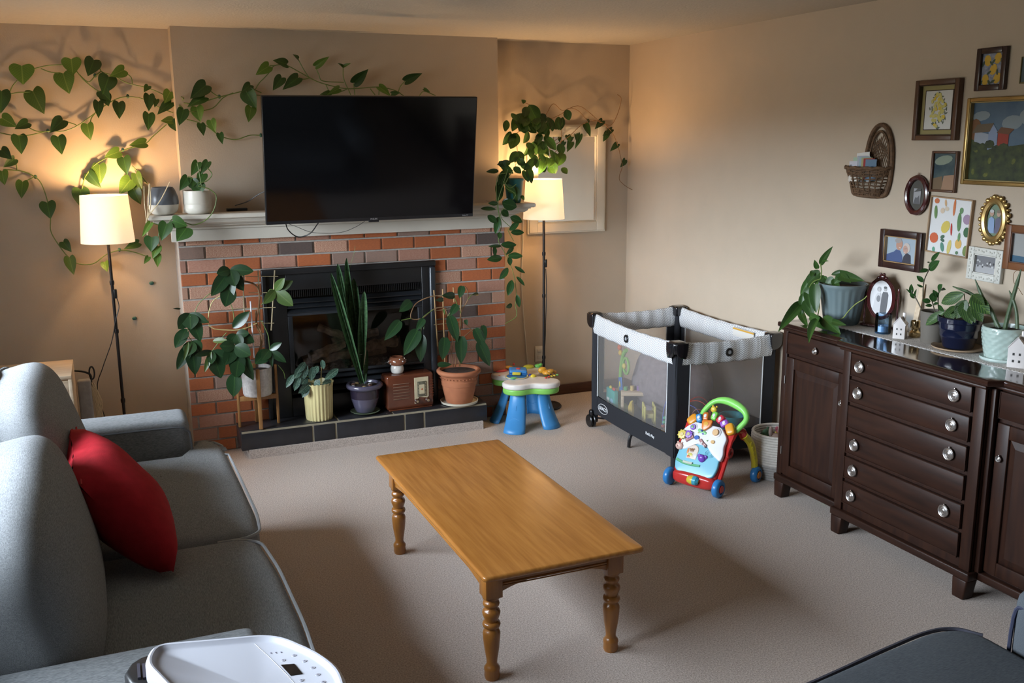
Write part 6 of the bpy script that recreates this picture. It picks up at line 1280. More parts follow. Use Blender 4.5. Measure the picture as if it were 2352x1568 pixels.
def side(Pa, Pb, sag=.05, logo=False):
    a, b_ = Pa-PO, Pb-PO; d = (b_-a); L_ = d.length; d.normalize(); out = V((d.y, -d.x))
    if out.dot((Pa+Pb)/2-cen2) < 0: out = -out
    def pt(s_, o_, z): q = a+d*s_+out*o_; return (q.x, q.y, z)
    w = MB(); n = 40; pr = 14; e = .03; th = .013
    for i in range(n+1):
        t = i/n; s_ = e+(L_-2*e)*t; k_ = 4*t*(1-t); zc = ZT-.066-sag*k_*.2; hh_ = .066+.004*math.sin(t*40)*(.4 if k_ > .1 else 0)-.006*k_
        for j in range(pr):
            an = 2*PI*j/pr; o_ = th*math.cos(an)*(1.2+.35*math.sin(t*37+1)*k_); zz = zc+hh_*math.sin(an)
            w.uv[len(w.v)] = (s_, hh_*math.sin(an)*1.0+(.3 if math.cos(an) < 0 else 0)); w.v.append(V(pt(s_, o_, zz)))
    for i in range(n):
        for j in range(pr): w.f.append((i*pr+j, (i+1)*pr+j, (i+1)*pr+(j+1) % pr, i*pr+(j+1) % pr))
    w.build('padded_rail', m_chev, pn, smooth=80)
    def sheet(name, zlo, zhi, s0, s1, off_, m, n=24):
        w = MB(); vs = []; fs = []
        for i in range(n+1):
            t = i/n; s_ = s0+(s1-s0)*t
            for z in (zlo(t), zhi(t)):
                for o_ in (off_-.001, off_+.001): vs.append(pt(s_, o_, z))
        for i in range(n):
            q = i*4; r_ = q+4
            fs += [(q, r_, r_+2, q+2), (q+1, q+3, r_+3, r_+1), (q, q+1, r_+1, r_), (q+2, r_+2, r_+3, q+3)]
        w.add(vs, fs); ob = w.build(name, m, pn, smooth=60)
        bm = bmesh.new(); bm.from_mesh(ob.data); bmesh.ops.recalc_face_normals(bm, faces=bm.faces); bm.to_mesh(ob.data); bm.free(); return ob
    zl = lambda t: .205-.0*t+.012*(2*abs(t-.5))**3; zr = lambda t: ZT-.066-sag*4*t*(1-t)*.2-.058
    nm = sheet('mesh_panel', zl, zr, .078, L_-.078, .0, m_net)
    sheet('bottom_skirt', lambda t: .088+.008*(2*abs(t-.5))**2, zl, .02, L_-.02, .004, m_blkf)
    for s0, s1 in ((.002, .080), (L_-.080, L_-.002)):
        sheet('corner_sleeve', lambda t: .09, lambda t: ZT-.02, s0, s1, .005, m_blkf, 4)
    for s_ in (.082, L_-.082):
        w = MB(); w.tube([pt(s_, .006, .215), pt(s_, .006, .4), pt(s_, .006, ZT-.11)], .0032, 5); w.build('white_piping', m_wpipe, pn)
    # round badge on the rail
    w = MB(); q = a+d*(L_*(.47 if logo else .5))+out*(.019); fr_ = basis(V((q.x, q.y, ZT-.066-sag*.2)), V((d.x, d.y, 0)), V((0, 0, 1)), V((out.x, out.y, 0)))
    w.at(fr_); w.lathe([(.011, 0), (.024, 0), (.024, .004), (.022, .006), (.013, .006), (.011, .004)], n=26, cap=False); bd = w.build('rail_button', plain(.008, .008, .010, .3), pn)
    w = MB(); w.at(fr_); w.lathe([(0, .001), (.0115, .001), (.0115, .003), (0, .0035)], n=20); w.build('button_centre', plain(.36, .38, .40, .4), bd)
    if logo:
        wh = plain(.66, .68, .70, .6); ux = V((-d.x, -d.y, 0)) if V((-d.x, -d.y, 0)).cross(V((0, 0, 1))).dot(V((out.x, out.y, 0))) > 0 else V((d.x, d.y, 0))
        def frame_at(s_, z): q = a+d*s_+out*.0065; return basis(V((q.x, q.y, z)), ux, V((0, 0, 1)), V((out.x, out.y, 0)))
        f1 = frame_at(.16, .150)
        textmesh('GRACO', .030, wh, f1, 'lettering', pn, .0005, True)
        w = MB(); w.at(f1); w.tube([(.063*math.cos(k*PI/20), .030*math.sin(k*PI/20), 0) for k in range(40)], .0018, 5, closed=True); w.build('logo_oval', wh, pn)
        textmesh("Pack'n Play", .022, wh, frame_at(L_*.745, .150), 'lettering', pn, .0005, True)
side(CA, CB, .055, True); side(CB, CC, .05); side(CC, CD, .045); side(CD, CA, .04)
for P_ in (CA, CB, CC, CD):
    q = P_-PO; inn = (cen2-P_).normalized()*.022
    w = MB(); c_ = (q.x+inn.x, q.y+inn.y); w.lathe([(.018, .03), (.020, .1), (.024, .2), (.026, .4), (.022, .60), (.020, ZT-.03)], (c_[0], c_[1], 0), n=14); w.build('corner_post', m_blkf, pn)
    w = MB(); w.cushion((q.x+inn.x*.6, q.y+inn.y*.6, ZT-.028), (.040, .040, .034), k=6, g=8); cp = w.build('corner_cap', plain(.008, .008, .010, .15, coat=.5), pn)
    for dd in (V((1 if q.x < 0 else -1, 0)), V((0, 1 if q.y < 0 else -1))):
        oo = V((0, -dd.x*0-1 if q.y < 0 else 1)) if abs(dd.x) > .5 else V((-1 if q.x < 0 else 1, 0)); ce = q+inn*.6
        w = MB(); f_ = basis(V((ce.x+oo.x*.036, ce.y+oo.y*.036, ZT-.022)), V((dd.x, dd.y, 0)), V((0, 0, 1)), V((oo.x, oo.y, 0))); w.at(f_)
        w.prism([(-.030, .02), (-.030, -.02), (-.024, -.045), (0, -.062), (.030, -.066), (.040, -.050), (.046, -.02), (.046, .02)], 0, .006); w.build('cap_plate', plain(.008, .008, .010, .15, coat=.5), cp, bevel=.002)
    for s_ in (-1, 1):
        o_ = V((-inn.y, inn.x)).normalized()*.024*s_ - inn.normalized()*.022; w = MB(); w.ell((q.x+inn.x*.6+o_.x*.9, q.y+inn.y*.6+o_.y*.9, ZT-.02), (.0045, .0045, .0045), n=8, mm=6); w.build('rivet', plain(.5, .5, .5, .3), cp)
for P_ in (CB, CC):
    q = P_-PO; inn = (cen2-P_).normalized()*.03; w = MB(); w.lathe([(.016, 0), (.018, .004), (.016, .03), (.014, .10)], (q.x+inn.x*1.3, q.y+inn.y*1.2, 0), n=14); w.build('foot', plain(.010, .010, .012, .3), pn)
for P_ in (CA, CD):
    q = P_-PO; s_ = -1 if P_ is CA else 1
    for o_ in (-.013, .013):
        w = MB(); w.at(M.Translation((q.x-.018 if s_ < 0 else q.x+.006, q.y-.02+o_*0, .041)) @ M.Rotation(PI/2, 4, 'Y')); w.lathe([(0, o_-.007), (.036, o_-.007), (.0405, o_-.003), (.0405, o_+.003), (.036, o_+.007), (0, o_+.007)], n=26); w.build('wheel', plain(.007, .007, .008, .3), pn)
    w = MB(); w.cushion((q.x-.018 if s_ < 0 else q.x+.006, q.y-.02, .085), (.012, .018, .030), k=3, g=5); w.build('wheel_fork', plain(.009, .009, .010, .25, coat=.4), pn)
    if s_ < 0:
        w = MB(); w.tube([(q.x, q.y-.03, .06), (q.x+.0, q.y-.16, .088)], .006, 8); w.build('fold_bar', plain(.03, .03, .035, .3, metal=.8), pn)
for P_, Q_ in ((CA, CB), (CD, CC)):
    m0 = (P_+Q_)/2-PO; sx_ = 1 if m0.x < 0 else -1
    w = MB(); w.tube(smoothpath([(m0.x+sx_*.14, m0.y, .095), (m0.x+sx_*.03, m0.y, .088), (m0.x, m0.y, .06), (m0.x-sx_*.006, m0.y, .004)], 5), .0105, 8); w.build('centre_leg', plain(.012, .012, .014, .35), pn)
w = MB(); w.bb(CA.x+.03-PO.x, CC.x-.03-PO.x, CB.y+.03-PO.y, CA.y-.04-PO.y, .092, .115); w.build('mattress_pad', mat('grey_pad', (.10, .10, .115), .9), pn, bevel=.006)
# ---- safety label on the far rail, fan of other contents
q = V((CD.x-.022, -1.52, .700)); w = MB(); w.box((0, 0, 0), (.0015, .20, .050)); ob = w.build('safety_label', plain(.62, .60, .56, .6), pn, smooth=0); ob.location = (q.x-PO.x, q.y-PO.y, q.z-.012)
w = MB(); w.box((-.001, 0, .018), (.0012, .20, .010)); w.build('label_stripe', plain(.55, .30, .04, .6), ob, smooth=0)
# ================================================================ TOYS IN THE PLAYPEN
FZ = .1155
def tz(px, py, z=FZ): p = at(px, py, 'z', z); return V((p.x, p.y, z))
# beanbag like grey plush cushion
t = thing('floor_cushion', 'soft mauve grey plush cushion slumped inside the playpen', 'cushion', (-.30, -1.12, .1155))
w = MB(); w.at(rot('Y', 10, (0, 0, .22))); w.cushion((0, 0, 0), (.19, .30, .20), k=2.6, g=12, wr=.05, seed=4); w.build('cushion_body', mat('mauve_plush', (.20, .165, .175), 1, var=.15, vscale=30, bump=1, bscale=60), t, smooth=80)
w = MB(); w.cushion((0, 0, .045), (.16, .25, .045), k=3, g=8, wr=.03); w.build('cushion_fold', MATS['mauve_plush'], t, smooth=80)
# teal board book box
p = tz(1388, 935); t = thing('toy_book', 'teal toy board book with white page standing at the mesh side', 'toy', (-.600, -.905, FZ), math.radians(82))
w = MB(); w.box((0, 0, .075), (.14, .028, .15)); w.build('book_body', plain(.06, .34, .30, .5), t, bevel=.004)
w = MB(); w.box((.03, .0155, .06), (.04, .002, .06)); w.build('page_picture', plain(.62, .62, .60, .5), t); w = MB(); w.ell((-.03, .015, .08), (.022, .003, .018)); w.build('round_picture', plain(.22, .42, .58, .5), t)
w = MB(); w.ell((-.03, 0, .155), (.02, .01, .012)); w.build('red_tab', plain(.5, .06, .05, .5), t); w = MB(); w.ell((.025, 0, .155), (.018, .01, .012)); w.build('yellow_tab', plain(.55, .42, .05, .5), t)
# pounding bench
t = thing('pounding_bench', 'wooden toy pounding bench with coloured pegs inside the playpen', 'toy', (-.47, -1.05, FZ), math.radians(-28))
w = MB(); w.bb(-.13, .13, -.05, .05, .135, .160); w.build('bench_top', m_pine, t, bevel=.005)
for a in (-.12, .12):
    w = MB(); w.bb(a-.009, a+.009, -.05, .05, 0, .134); w.build('bench_end', m_pine, t, bevel=.003)
for i, c_ in enumerate(((.10, .30, .12), (.55, .40, .15), (.22, .12, .30), (.50, .05, .07), (.05, .2, .4), (.60, .12, .20))):
    w = MB(); w.tube([(-.10+i*.04, 0, .161), (-.10+i*.04, 0, .162+(.022, .028, .03, .045, .012, .045)[i])], .013, 12); w.build('peg', plain(*c_, .4), t)
# yellow toy chair/cart
t = thing('yellow_toy_cart', 'pale yellow plastic toy cart with slatted sides inside the playpen', 'toy', (-.545, -1.262, FZ), math.radians(65))
m_y = plain(.62, .55, .16, .4)
for x in (-.055, .055):
    for y in (-.03, .03):
        w = MB(); w.bb(x-.006, x+.006, y-.006, y+.006, 0, .135); w.build('post', m_y, t, bevel=.002)
for z in (.022, .10, .128):
    for y in (-.03, .03):
        w = MB(); w.bb(-.054, .054, y-.004, y+.004, z-.008, z+.008); w.build('slat', m_y, t, bevel=.002)
w = MB(); w.bb(-.045, .045, -.025, .025, .058, .085); w.build('cart_bin', plain(.55, .48, .20, .5), t, bevel=.004)
t = thing('yellow_toy_crescent', 'yellow crescent shaped toy leaning beside the peg bench', 'toy', (-.575, -1.125, FZ), math.radians(70))
w = MB(); w.tube([(.06*math.cos(a), 0, .062+.06*math.sin(a)) for a in [-1.45+i*2.6/12 for i in range(13)]], [.004+.016*math.sin(PI*i/12) for i in range(13)], 8); w.build('crescent', plain(.58, .42, .08, .4), t)
# bead maze
t = thing('bead_maze', 'bead maze with looping blue and red wires inside the playpen', 'toy', (-.40, -1.46, FZ), math.radians(-40))
w = MB(); w.bb(-.15, .15, -.09, .09, 0, .018); w.build('maze_base', m_pine, t, bevel=.006)
m_bl = plain(.05, .10, .45, .4); m_rd = plain(.45, .05, .03, .4)
def arch(x0, x1, y0, y1, h_, m): 
    w = MB(); w.tube([(x0+(x1-x0)*(1-math.cos(PI*i/16))/2, y0+(y1-y0)*i/16, .018+h_*math.sin(PI*i/16)**.6) for i in range(17)], .0028, 6); w.build('wire_loop', m, t)
arch(-.14, .0, -.06, .03, .22, m_bl); arch(-.02, .13, -.07, .06, .20, m_rd); arch(-.04, .14, .07, -.03, .17, m_rd); arch(.02, .11, -.05, -.06, .14, plain(.22, .06, .04, .4)); arch(-.1, .08, .06, .0, .14, m_bl)
for x, y, z, c_ in ((-.135, -.06, .04, (.5, .07, .06)), (-.13, -.055, .065, (.05, .35, .2)), (-.128, -.05, .09, (.05, .35, .22)), (.12, .055, .05, (.5, .3, .05)), (.0, .03, .035, (.4, .05, .05)), (-.02, -.07, .05, (.45, .05, .07)), (.135, -.03, .04, (.25, .08, .3)), (-.1, .06, .035, (.5, .35, .05))):
    w = MB(); w.ell((x, y, z), (.013, .013, .011), n=10, mm=7); w.build('bead', plain(*c_, .35), t)
# green activity gym piece
t = thing('green_activity_toy', 'green plastic activity toy with fruit shapes at the far mesh corner', 'toy', (-.595, -.862, FZ+.152), math.radians(-100))
t.location = (-.615, -.875, FZ); m_g = plain(.22, .42, .10, .4)
w = MB(); w.tube(smoothpath([(-.03, .10, 0), (-.045, .10, .12), (-.04, .10, .26), (.0, .10, .36), (.05, .10, .40)], 5), .013, 8); w.build('curved_stem', m_g, t)
w = MB(); w.tube([(.055+.05*math.cos(k*PI/8), .10, .30+.05*math.sin(k*PI/8)) for k in range(16)], .009, 6, closed=True); w.build('ring', m_g, t)
w = MB(); w.bb(-.08, .10, .06, .14, 0, .03); w.build('toy_base', m_g, t, bevel=.01)
for x, z, c_ in ((-.04, .40, (.55, .12, .05)), (-.01, .43, (.55, .2, .06)), (.055, .30, (.55, .45, .1)), (-.02, .37, (.55, .35, .05))):
    w = MB(); w.ell((x, .088, z), (.019, .014, .019), n=10, mm=7); w.build('fruit', plain(*c_, .4), t)
w = MB(); w.at(rot('Y', -14, (.07, .06, .19))); w.box((0, 0, 0), (.06, .006, .085)); w.build('blue_card', plain(.05, .16, .42, .4), t, bevel=.002)
w = MB(); w.at(rot('Y', -14, (.07, .054, .19))); w.ell((0, 0, 0), (.012, .002, .02)); w.build('card_picture', plain(.6, .5, .1, .5), t)
w = MB(); w.at(rot('Y', 35, (.03, .07, .16))); w.ell((0, 0, 0), (.022, .005, .035)); w.build('yellow_leaf', plain(.42, .46, .08, .5), t)
t = thing('teal_bucket', 'small teal plastic toy bucket at the right end of the playpen', 'toy', (-.185, -1.60, FZ))
w = MB(); w.lathe([(0, 0), (.058, 0), (.060, .004), (.075, .11), (.080, .112), (.080, .118), (.072, .117), (.066, .05)], n=26, cap=False); w.build('bucket', plain(.02, .27, .33, .35), t)
t = thing('orange_toy_ball', 'small orange ball beside the teal bucket in the playpen', 'toy', (-.30, -1.645, FZ)); w = MB(); w.ell((0, 0, .03), (.03, .03, .03)); w.build('ball', plain(.55, .2, .04, .4), t)
# ================================================================ ACTIVITY TABLE
lob = [at(px, py, 'z', .30) for px, py in ((1187, 876), (1253, 873), (1226, 848), (1160, 855))]
ac_ = sum(lob, V())/4
tt = thing('activity_table', 'toddler activity table with blue legs and white green tray by the hearth', 'toy table', (ac_.x, ac_.y, 0))
feet = [(-1.205, -.735), (-.925, -.725), (-.90, -.415), (-1.215, -.43)]
m_tw = plain(.70, .66, .62, .3); m_tg = plain(.21, .52, .10, .35); m_tb = plain(.05, .25, .56, .38)
poly = []; n_ = 64; ls = [V((p.x-ac_.x, p.y-ac_.y)) for p in lob]
for k in range(n_):
    a = 2*PI*k/n_; d = V((math.cos(a), math.sin(a))); best = .06
    for l_ in ls:
        r_ = .098; bq = l_.dot(d); disc = bq*bq-(l_.length_squared-r_*r_)
        if disc > 0: best = max(best, bq+disc**.5)
    poly.append(best)
poly = [(poly[k-2]+poly[k-1]*2+poly[k]*2+poly[(k+1) % n_]*2+poly[(k+2) % n_])/8 for k in range(n_)]
pp_ = [(poly[k]*math.cos(2*PI*k/n_), poly[k]*math.sin(2*PI*k/n_)) for k in range(n_)]
w = MB(); w.puffpoly([(x*.97, y*.97) for x, y in pp_], .225, .265, .012, crown=0); w.build('lower_tray', m_tg, tt, smooth=50)
w = MB(); w.puffpoly(pp_, .262, .300, .014, crown=.003); w.build('tray_top', m_tw, tt, smooth=50)
for l_, f_ in zip(ls, feet):
    f2 = V((f_[0]-ac_.x, f_[1]-ac_.y)); w = MB(); vs = []; fs = []; n1, n2 = 10, 12
    out = (f2-l_*.2).normalized(); tan = V((-out.y, out.x))
    for i in range(n1+1):
        t_ = i/n1; c_ = (l_*.93).lerp(f2, t_**1.8*.9+.1*t_); z = .235*(1-t_); wd = .043+.024*t_
        for j in range(n2+1):
            an = -PI*.52+PI*1.04*j/n2; q = c_+out*(wd*.62*math.cos(an)-.015)+tan*wd*math.sin(an); vs.append((q.x, q.y, z))
    for i in range(n1):
        for j in range(n2): a = i*(n2+1)+j; fs.append((a, a+1, a+n2+2, a+n2+1))
    w.add(vs, fs); lg = w.build('leg', m_tb, tt, smooth=60); md = lg.modifiers.new('thick', 'SOLIDIFY'); md.thickness = .004
    f_o = f2+out*(.057*.62-.015)
    w = MB(); c_ = l_*.93
    def lp(u, z_):      # point on the outer skin of the leg
        t_ = 1-z_/.235; cc = (l_*.93).lerp(f2, t_**1.8*.9+.1*t_); wd = .043+.024*t_; q = cc+out*(wd*.62*math.cos(u)-.013)+tan*wd*math.sin(u); return V((q.x, q.y, z_))
    w.tube([lp(-1.5+3.0*i/14, .062+.020*abs(((i/14*2) % 1)*2-1)) for i in range(15)], .003, 5); w.build('zigzag_relief', m_tb, lg)
    w = MB(); w.tube([lp(-.35+.14*math.cos(k), .105+.010*math.sin(k)) for k in [i*PI/5 for i in range(10)]], .002, 5, closed=True); w.build('circle_relief', m_tb, lg)
    w = MB(); w.tube([lp(.0, .12), lp(.06, .150), lp(.12, .12)], .0035, 5); w.build('triangle_relief', m_tb, lg)
T = V((ac_.x, ac_.y, 0))
def ta(px, py, z): p = at(px, py, 'z', z); return V((p.x-ac_.x, p.y-ac_.y, z))
# blue book
c_ = ta(1187, 862, .312); w = MB(); w.lathe([(0, .298), (.075, .298), (.077, .304), (.070, .308), (0, .308)], (c_.x, c_.y, 0), n=32); w.build('round_plate', plain(.03, .16, .38, .35), tt)
w = MB(); w.lathe([(.066, .308), (.072, .3095), (.076, .305), (.0765, .301)], (c_.x, c_.y, 0), n=32, cap=False); w.build('yellow_ring', plain(.62, .52, .22, .4), tt)
c2 = ta(1190, 850, .335); w = MB(); w.at(rot('X', 8, (c2.x, c2.y, .328)) @ M.Rotation(-.35, 4, 'Z')); w.box((0, 0, 0), (.115, .075, .036)); bk = w.build('toy_book', plain(.045, .21, .50, .35), tt, bevel=.010, seg=3)
w = MB(); w.at(rot('X', 8, (c2.x, c2.y, .328)) @ M.Rotation(-.35, 4, 'Z')); w.box((0, .0, -.002), (.119, .079, .006)); w.build('book_pages', plain(.02, .10, .28, .4), bk)
w = MB(); w.at(rot('X', 8, (c2.x, c2.y, .328)) @ M.Rotation(-.35, 4, 'Z')); w.ell((.0, .0, .018), (.016, .014, .006)); w.build('red_button', plain(.5, .05, .04, .3), bk)
w = MB(); w.at(rot('X', 8, (c2.x, c2.y, .328)) @ M.Rotation(-.35, 4, 'Z')); w.box((-.012, -.042, -.001), (.055, .012, .020)); w.build('yellow_clasp', plain(.65, .50, .05, .35), bk, bevel=.004)
w = MB(); p = ta(1180, 868, .312); w.ell(p, (.024, .014, .008)); w.build('green_button', plain(.12, .42, .15, .3), tt)
# orange guitar/keys on the right lobe
for px, py, r, zz, c_, nm in ((1262, 855, (.050, .034, .018), .308, (.60, .28, .03), 'orange_arch'), (1246, 850, (.030, .020, .022), .318, (.60, .30, .03), 'orange_arch'), (1265, 852, (.026, .020, .014), .325, (.42, .20, .03), 'brown_face'), (1225, 864, (.020, .016, .014), .306, (.62, .48, .04), 'yellow_knob'), (1218, 862, (.012, .012, .012), .304, (.03, .04, .25), 'blue_knob'), (1152, 851, (.045, .022, .010), .307, (.55, .05, .04), 'red_wheel'), (1158, 845, (.050, .026, .010), .312, (.05, .10, .40), 'blue_wheel'), (1164, 843, (.042, .02, .010), .322, (.60, .30, .04), 'orange_wheel'), (1160, 838, (.006, .006, .008), .33, (.55, .05, .04), 'red_pip'), (1180, 836, (.008, .008, .009), .33, (.55, .05, .04), 'red_pip'), (1214, 843, (.040, .026, .018), .306, (.50, .44, .04), 'yellow_dome'), (1236, 840, (.026, .02, .014), .308, (.15, .48, .10), 'green_frog'), (1242, 837, (.012, .008, .010), .318, (.15, .48, .10), 'green_frog')):
    p = ta(px, py, zz); w = MB(); w.ell(p, r, k=2.2); w.build(nm, plain(*c_, .3), tt)
for i, c_ in enumerate(((.50, .05, .04), (.50, .05, .04), (.62, .48, .05), (.62, .48, .05), (.2, .5, .15))):
    p = ta(1254+i*6.5, 867-i*1.6, .308); w = MB(); w.box(p, (.013, .016, .010)); w.build('key', plain(*c_, .35), tt, bevel=.003)
for i in range(3):
    p = ta(1258+i*7, 861-i*1.5, .314); w = MB(); w.box(p, (.009, .012, .008)); w.build('black_key', plain(.02, .015, .03, .3), tt, bevel=.002)
p = ta(1147, 862, .302)
for s_ in (-.003, .003):
    w = MB(); w.box((p.x+s_, p.y, .3015), (.0035, .016, .0012)); w.build('red_mark', plain(.55, .06, .07, .4), tt)
# ================================================================ WALKER
wk2 = thing('baby_walker', 'colourful push along baby walker with green handle by the playpen corner', 'toy', (-.728, -2.05, 0), math.radians(-65.9))
def pm(cx, cy):
    X, Y = (cx-560)/5.228, (1300-cy)/5.228; a = (X-.361*Y)/382.8; return a, (Y+113*a)/443
LN = V((0, .5, .866)); NM = V((0, -.866, .5)); B0 = V((0, -.005, .062))
def wp_(a, b_, h_=0): return B0+V((a, 0, 0))+LN*b_+NM*h_
WF = basis(B0, V((1, 0, 0)), LN, NM)
def slab(name, pts, h0, h1, m, parent=wk2, r=.006, crown=0):
    if 'panel' in name or 'body' in name: pts = [(x*1.18-.02, y) for x, y in pts]
    w = MB(); w.at(WF); w.puffpoly(dens(pts, .02), h0, h1, min(r, (h1-h0)*.45), crown=crown, n=3); return w.build(name, m, parent, smooth=60)
m_wr = plain(.50, .028, .025, .25, coat=.3); m_wb = plain(.16, .44, .56, .3); m_ww = plain(.68, .68, .72, .3); m_blu = plain(.03, .20, .50, .3)
w = MB(); w.cushion((-.018, .02, .060), (.130, .045, .038), k=3.5, g=10); w.build('front_base', m_wr, wk2, smooth=80)
slab('red_body', roundpoly([(-.10, -.01), (.10, -.01), (.112, .10), (.115, .25), (.10, .30), (-.10, .30), (-.115, .25), (-.112, .10)], .02), -.035, -.004, m_wr, r=.012)
slab('teal_panel', roundpoly([(-.095, .028), (-.05, .016), (.05, .016), (.097, .030), (.108, .08), (.10, .19), (-.10, .19), (-.108, .08)], .02), -.006, .016, m_wb, crown=.003)
slab('white_panel', roundpoly([(-.105, .135), (-.06, .150), (-.03, .185), (.03, .185), (.06, .150), (.112, .120), (.118, .16), (.108, .20), (.112, .25), (.07, .30), (-.07, .30), (-.112, .25), (-.105, .20)], .015), -.004, .022, m_ww, crown=.004)
cols = ((.65, .26, .02), (.03, .22, .48), (.55, .14, .03), (.18, .55, .08), (.50, .03, .06), (.26, .08, .42), (.65, .28, .02))
kp = [(612, 515), (688, 503), (765, 488), (862, 488), (922, 535), (960, 592), (1012, 668)]
for i, ((cx_, cy_), c_) in enumerate(zip(kp, cols)):
    a, b_ = pm(cx_, cy_); s_ = .032 if i in (0, 6) else .024; w = MB(); w.at(WF @ M.Translation((a, b_, .014)) @ M.Rotation((-.9, -.5, -.2, .1, .55, .9, 1.0)[i]*-1, 4, 'Z')); w.cushion((0, 0, 0), (s_*(.72 if i not in (0, 6) else 1), .024, .018), k=4, g=6); k_ = w.build('piano_key', plain(*c_, .3), wk2, smooth=80)
    if 0 < i < 6:
        w = MB(); w.at(WF @ M.Translation((a, b_+.002, .032))); w.ell((0, 0, 0), (.008, .010, .0015)); w.build('key_picture', plain(.6, .6, .62, .4), k_)
def disc(cx, cy, r, h_, c_, nm, r2=None, th=.004, parent=None):
    a, b_ = pm(cx, cy); w = MB(); w.at(WF @ M.Translation((a, b_, h_))); w.lathe([(0, 0), (r, 0), (r, th*.7), (r*.9, th), (0, th)], n=22, sy=(r2 or r)/r); return w.build(nm, plain(*c_, .3), parent or wk2)
disc(615, 625, .024, .022, (.60, .60, .66), 'dial_ring'); disc(615, 625, .016, .027, (.24, .14, .50), 'purple_dial', th=.006); disc(612, 622, .008, .034, (.16, .35, .15), 'dial_picture', th=.001)
a, b_ = pm(775, 605); w = MB(); w.at(WF @ M.Translation((a, b_, .024))); w.prism(roundpoly([(-.034, .02), (.030, .030), (.026, -.006), (-.004, -.036), (-.022, -.026)], .012), 0, .014); w.build('orange_triangle', plain(.60, .17, .02, .3), wk2, bevel=.004)
disc(772, 600, .013, .039, (.62, .34, .05), 'triangle_window', th=.001)
a, b_ = pm(710, 688); w = MB(); w.at(WF @ M.Translation((a, b_, .024)) @ M.Rotation(-.25, 4, 'Z')); w.cushion((0, 0, 0), (.029, .010, .006), k=3, g=6); w.build('green_arc', plain(.20, .50, .22, .35), wk2); disc(712, 680, .006, .030, (.02, .05, .25), 'blue_bead'); disc(718, 718, .005, .026, (.10, .08, .40), 'small_button'); disc(668, 700, .004, .026, (.5, .5, .2), 'small_button')
disc(865, 710, .026, .024, (.60, .58, .60), 'roller_ring'); disc(862, 712, .018, .029, (.62, .40, .20), 'roller_face', th=.008)
for cx_, cy_, c_, cc in ((490, 718, (.62, .50, .10), (.65, .52, .25)), (565, 722, (.24, .10, .50), (.45, .42, .25))):
    a, b_ = pm(cx_, cy_); w = MB(); w.at(WF @ M.Translation((a, b_, .030)))
    pts = [((.025+.003*math.cos(9*t_))*math.cos(t_), (.025+.003*math.cos(9*t_))*math.sin(t_)) for t_ in [k*2*PI/54 for k in range(54)]]; s_ = 1 if cx_ < 500 else .85; w.prism([(x*s_, y*s_) for x, y in pts], 0, .010); g_ = w.build('flower_gear', plain(*c_, .35), wk2, bevel=.002); disc(cx_, cy_, .010, .040, cc, 'gear_centre', parent=wk2, th=.003)
disc(646, 768, .014, .030, (.03, .10, .40), 'blue_badge', .012); 
for pts_ in (((520, 800), (560, 778), (610, 752)), ((680, 795), (705, 845), (735, 890))):
    P3 = [wp_(*pm(*c_), .028) for c_ in pts_]; w = MB(); w.tube(P3, .010, 4); w.build('letter_band', plain(.42, .22, .22, .5), wk2)
for (cx_, cy_, ch) in ((665, 805, 'A'), (700, 848, 'B'), (728, 885, 'C')):
    a, b_ = pm(cx_, cy_); textmesh(ch, .018, plain(.66, .60, .58, .5), WF @ M.Translation((a, b_, .040)) @ M.Rotation(-.6, 4, 'Z'), 'letter', wk2, .0004, True)
a, b_ = pm(578, 945); slab('arched_window', [(a+.030*x, b_+y) for x, y in [(-1, -.038), (1, -.038)]+[(math.cos(t_), .012+.028*math.sin(t_)) for t_ in [k*PI/10 for k in range(11)]]], .014, .021, plain(.62, .52, .44, .4))
for cx_, cy_, rx, ry_, c_ in ((572, 925, .012, .011, (.20, .09, .04)), (553, 905, .004, .004, (.20, .09, .04)), (600, 912, .004, .004, (.20, .09, .04)), (545, 980, .014, .010, (.55, .50, .12)), (600, 995, .010, .012, (.58, .58, .60)), (525, 1000, .010, .008, (.55, .15, .05)), (525, 930, .006, .016, (.55, .22, .08))): disc(cx_, cy_, rx, .0215, c_, 'window_picture', ry_, .0008)
a, b_ = pm(435, 862); w = MB(); w.ell(wp_(a, b_, .022), (.024, .014, .020)); pg = w.build('pink_pig', plain(.62, .40, .34, .4), wk2)
for s_ in (-.014, .010): w = MB(); w.ell(wp_(a+s_, b_+.018, .024), (.006, .004, .007)); w.build('ear', plain(.62, .40, .34, .4), pg)
w = MB(); w.ell(wp_(a-.008, b_-.004, .036), (.007, .004, .005)); w.build('snout', plain(.55, .32, .28, .4), pg)
a, b_ = pm(672, 1035); w = MB(); w.ell(wp_(a, b_, .022), (.022, .016, .022)); el = w.build('purple_animal', plain(.16, .06, .42, .3), wk2)
for s_ in (-.018, .018): w = MB(); w.ell(wp_(a+s_, b_+.010, .022), (.011, .006, .012)); w.build('ear', plain(.16, .06, .42, .3), el)
a, b_ = pm(760, 975)
for k in range(3): w = MB(); w.at(WF @ M.Translation((a, b_, .019))); w.tube([((.012+k*.007)*math.cos(t_), (.010+k*.006)*math.sin(t_), 0) for t_ in [i*PI/8 for i in range(16)]], .0016, 5, closed=True); w.build('speaker_ring', m_wb, wk2)
P3 = [pm(*c_) for c_ in ((385, 1025), (450, 1075), (540, 1110), (640, 1130))]; w = MB(); w.tube([wp_(a, b_, .016) for a, b_ in P3], .009, 5); w.build('grass_strip', plain(.10, .38, .18, .4), wk2)
P3 = [pm(*c_) for c_ in ((460, 1065), (520, 1088), (560, 1098))]; w = MB(); w.tube([wp_(a, b_, .020) for a, b_ in P3], .009, 5); w.build('path_strip', plain(.50, .55, .45, .4), wk2)
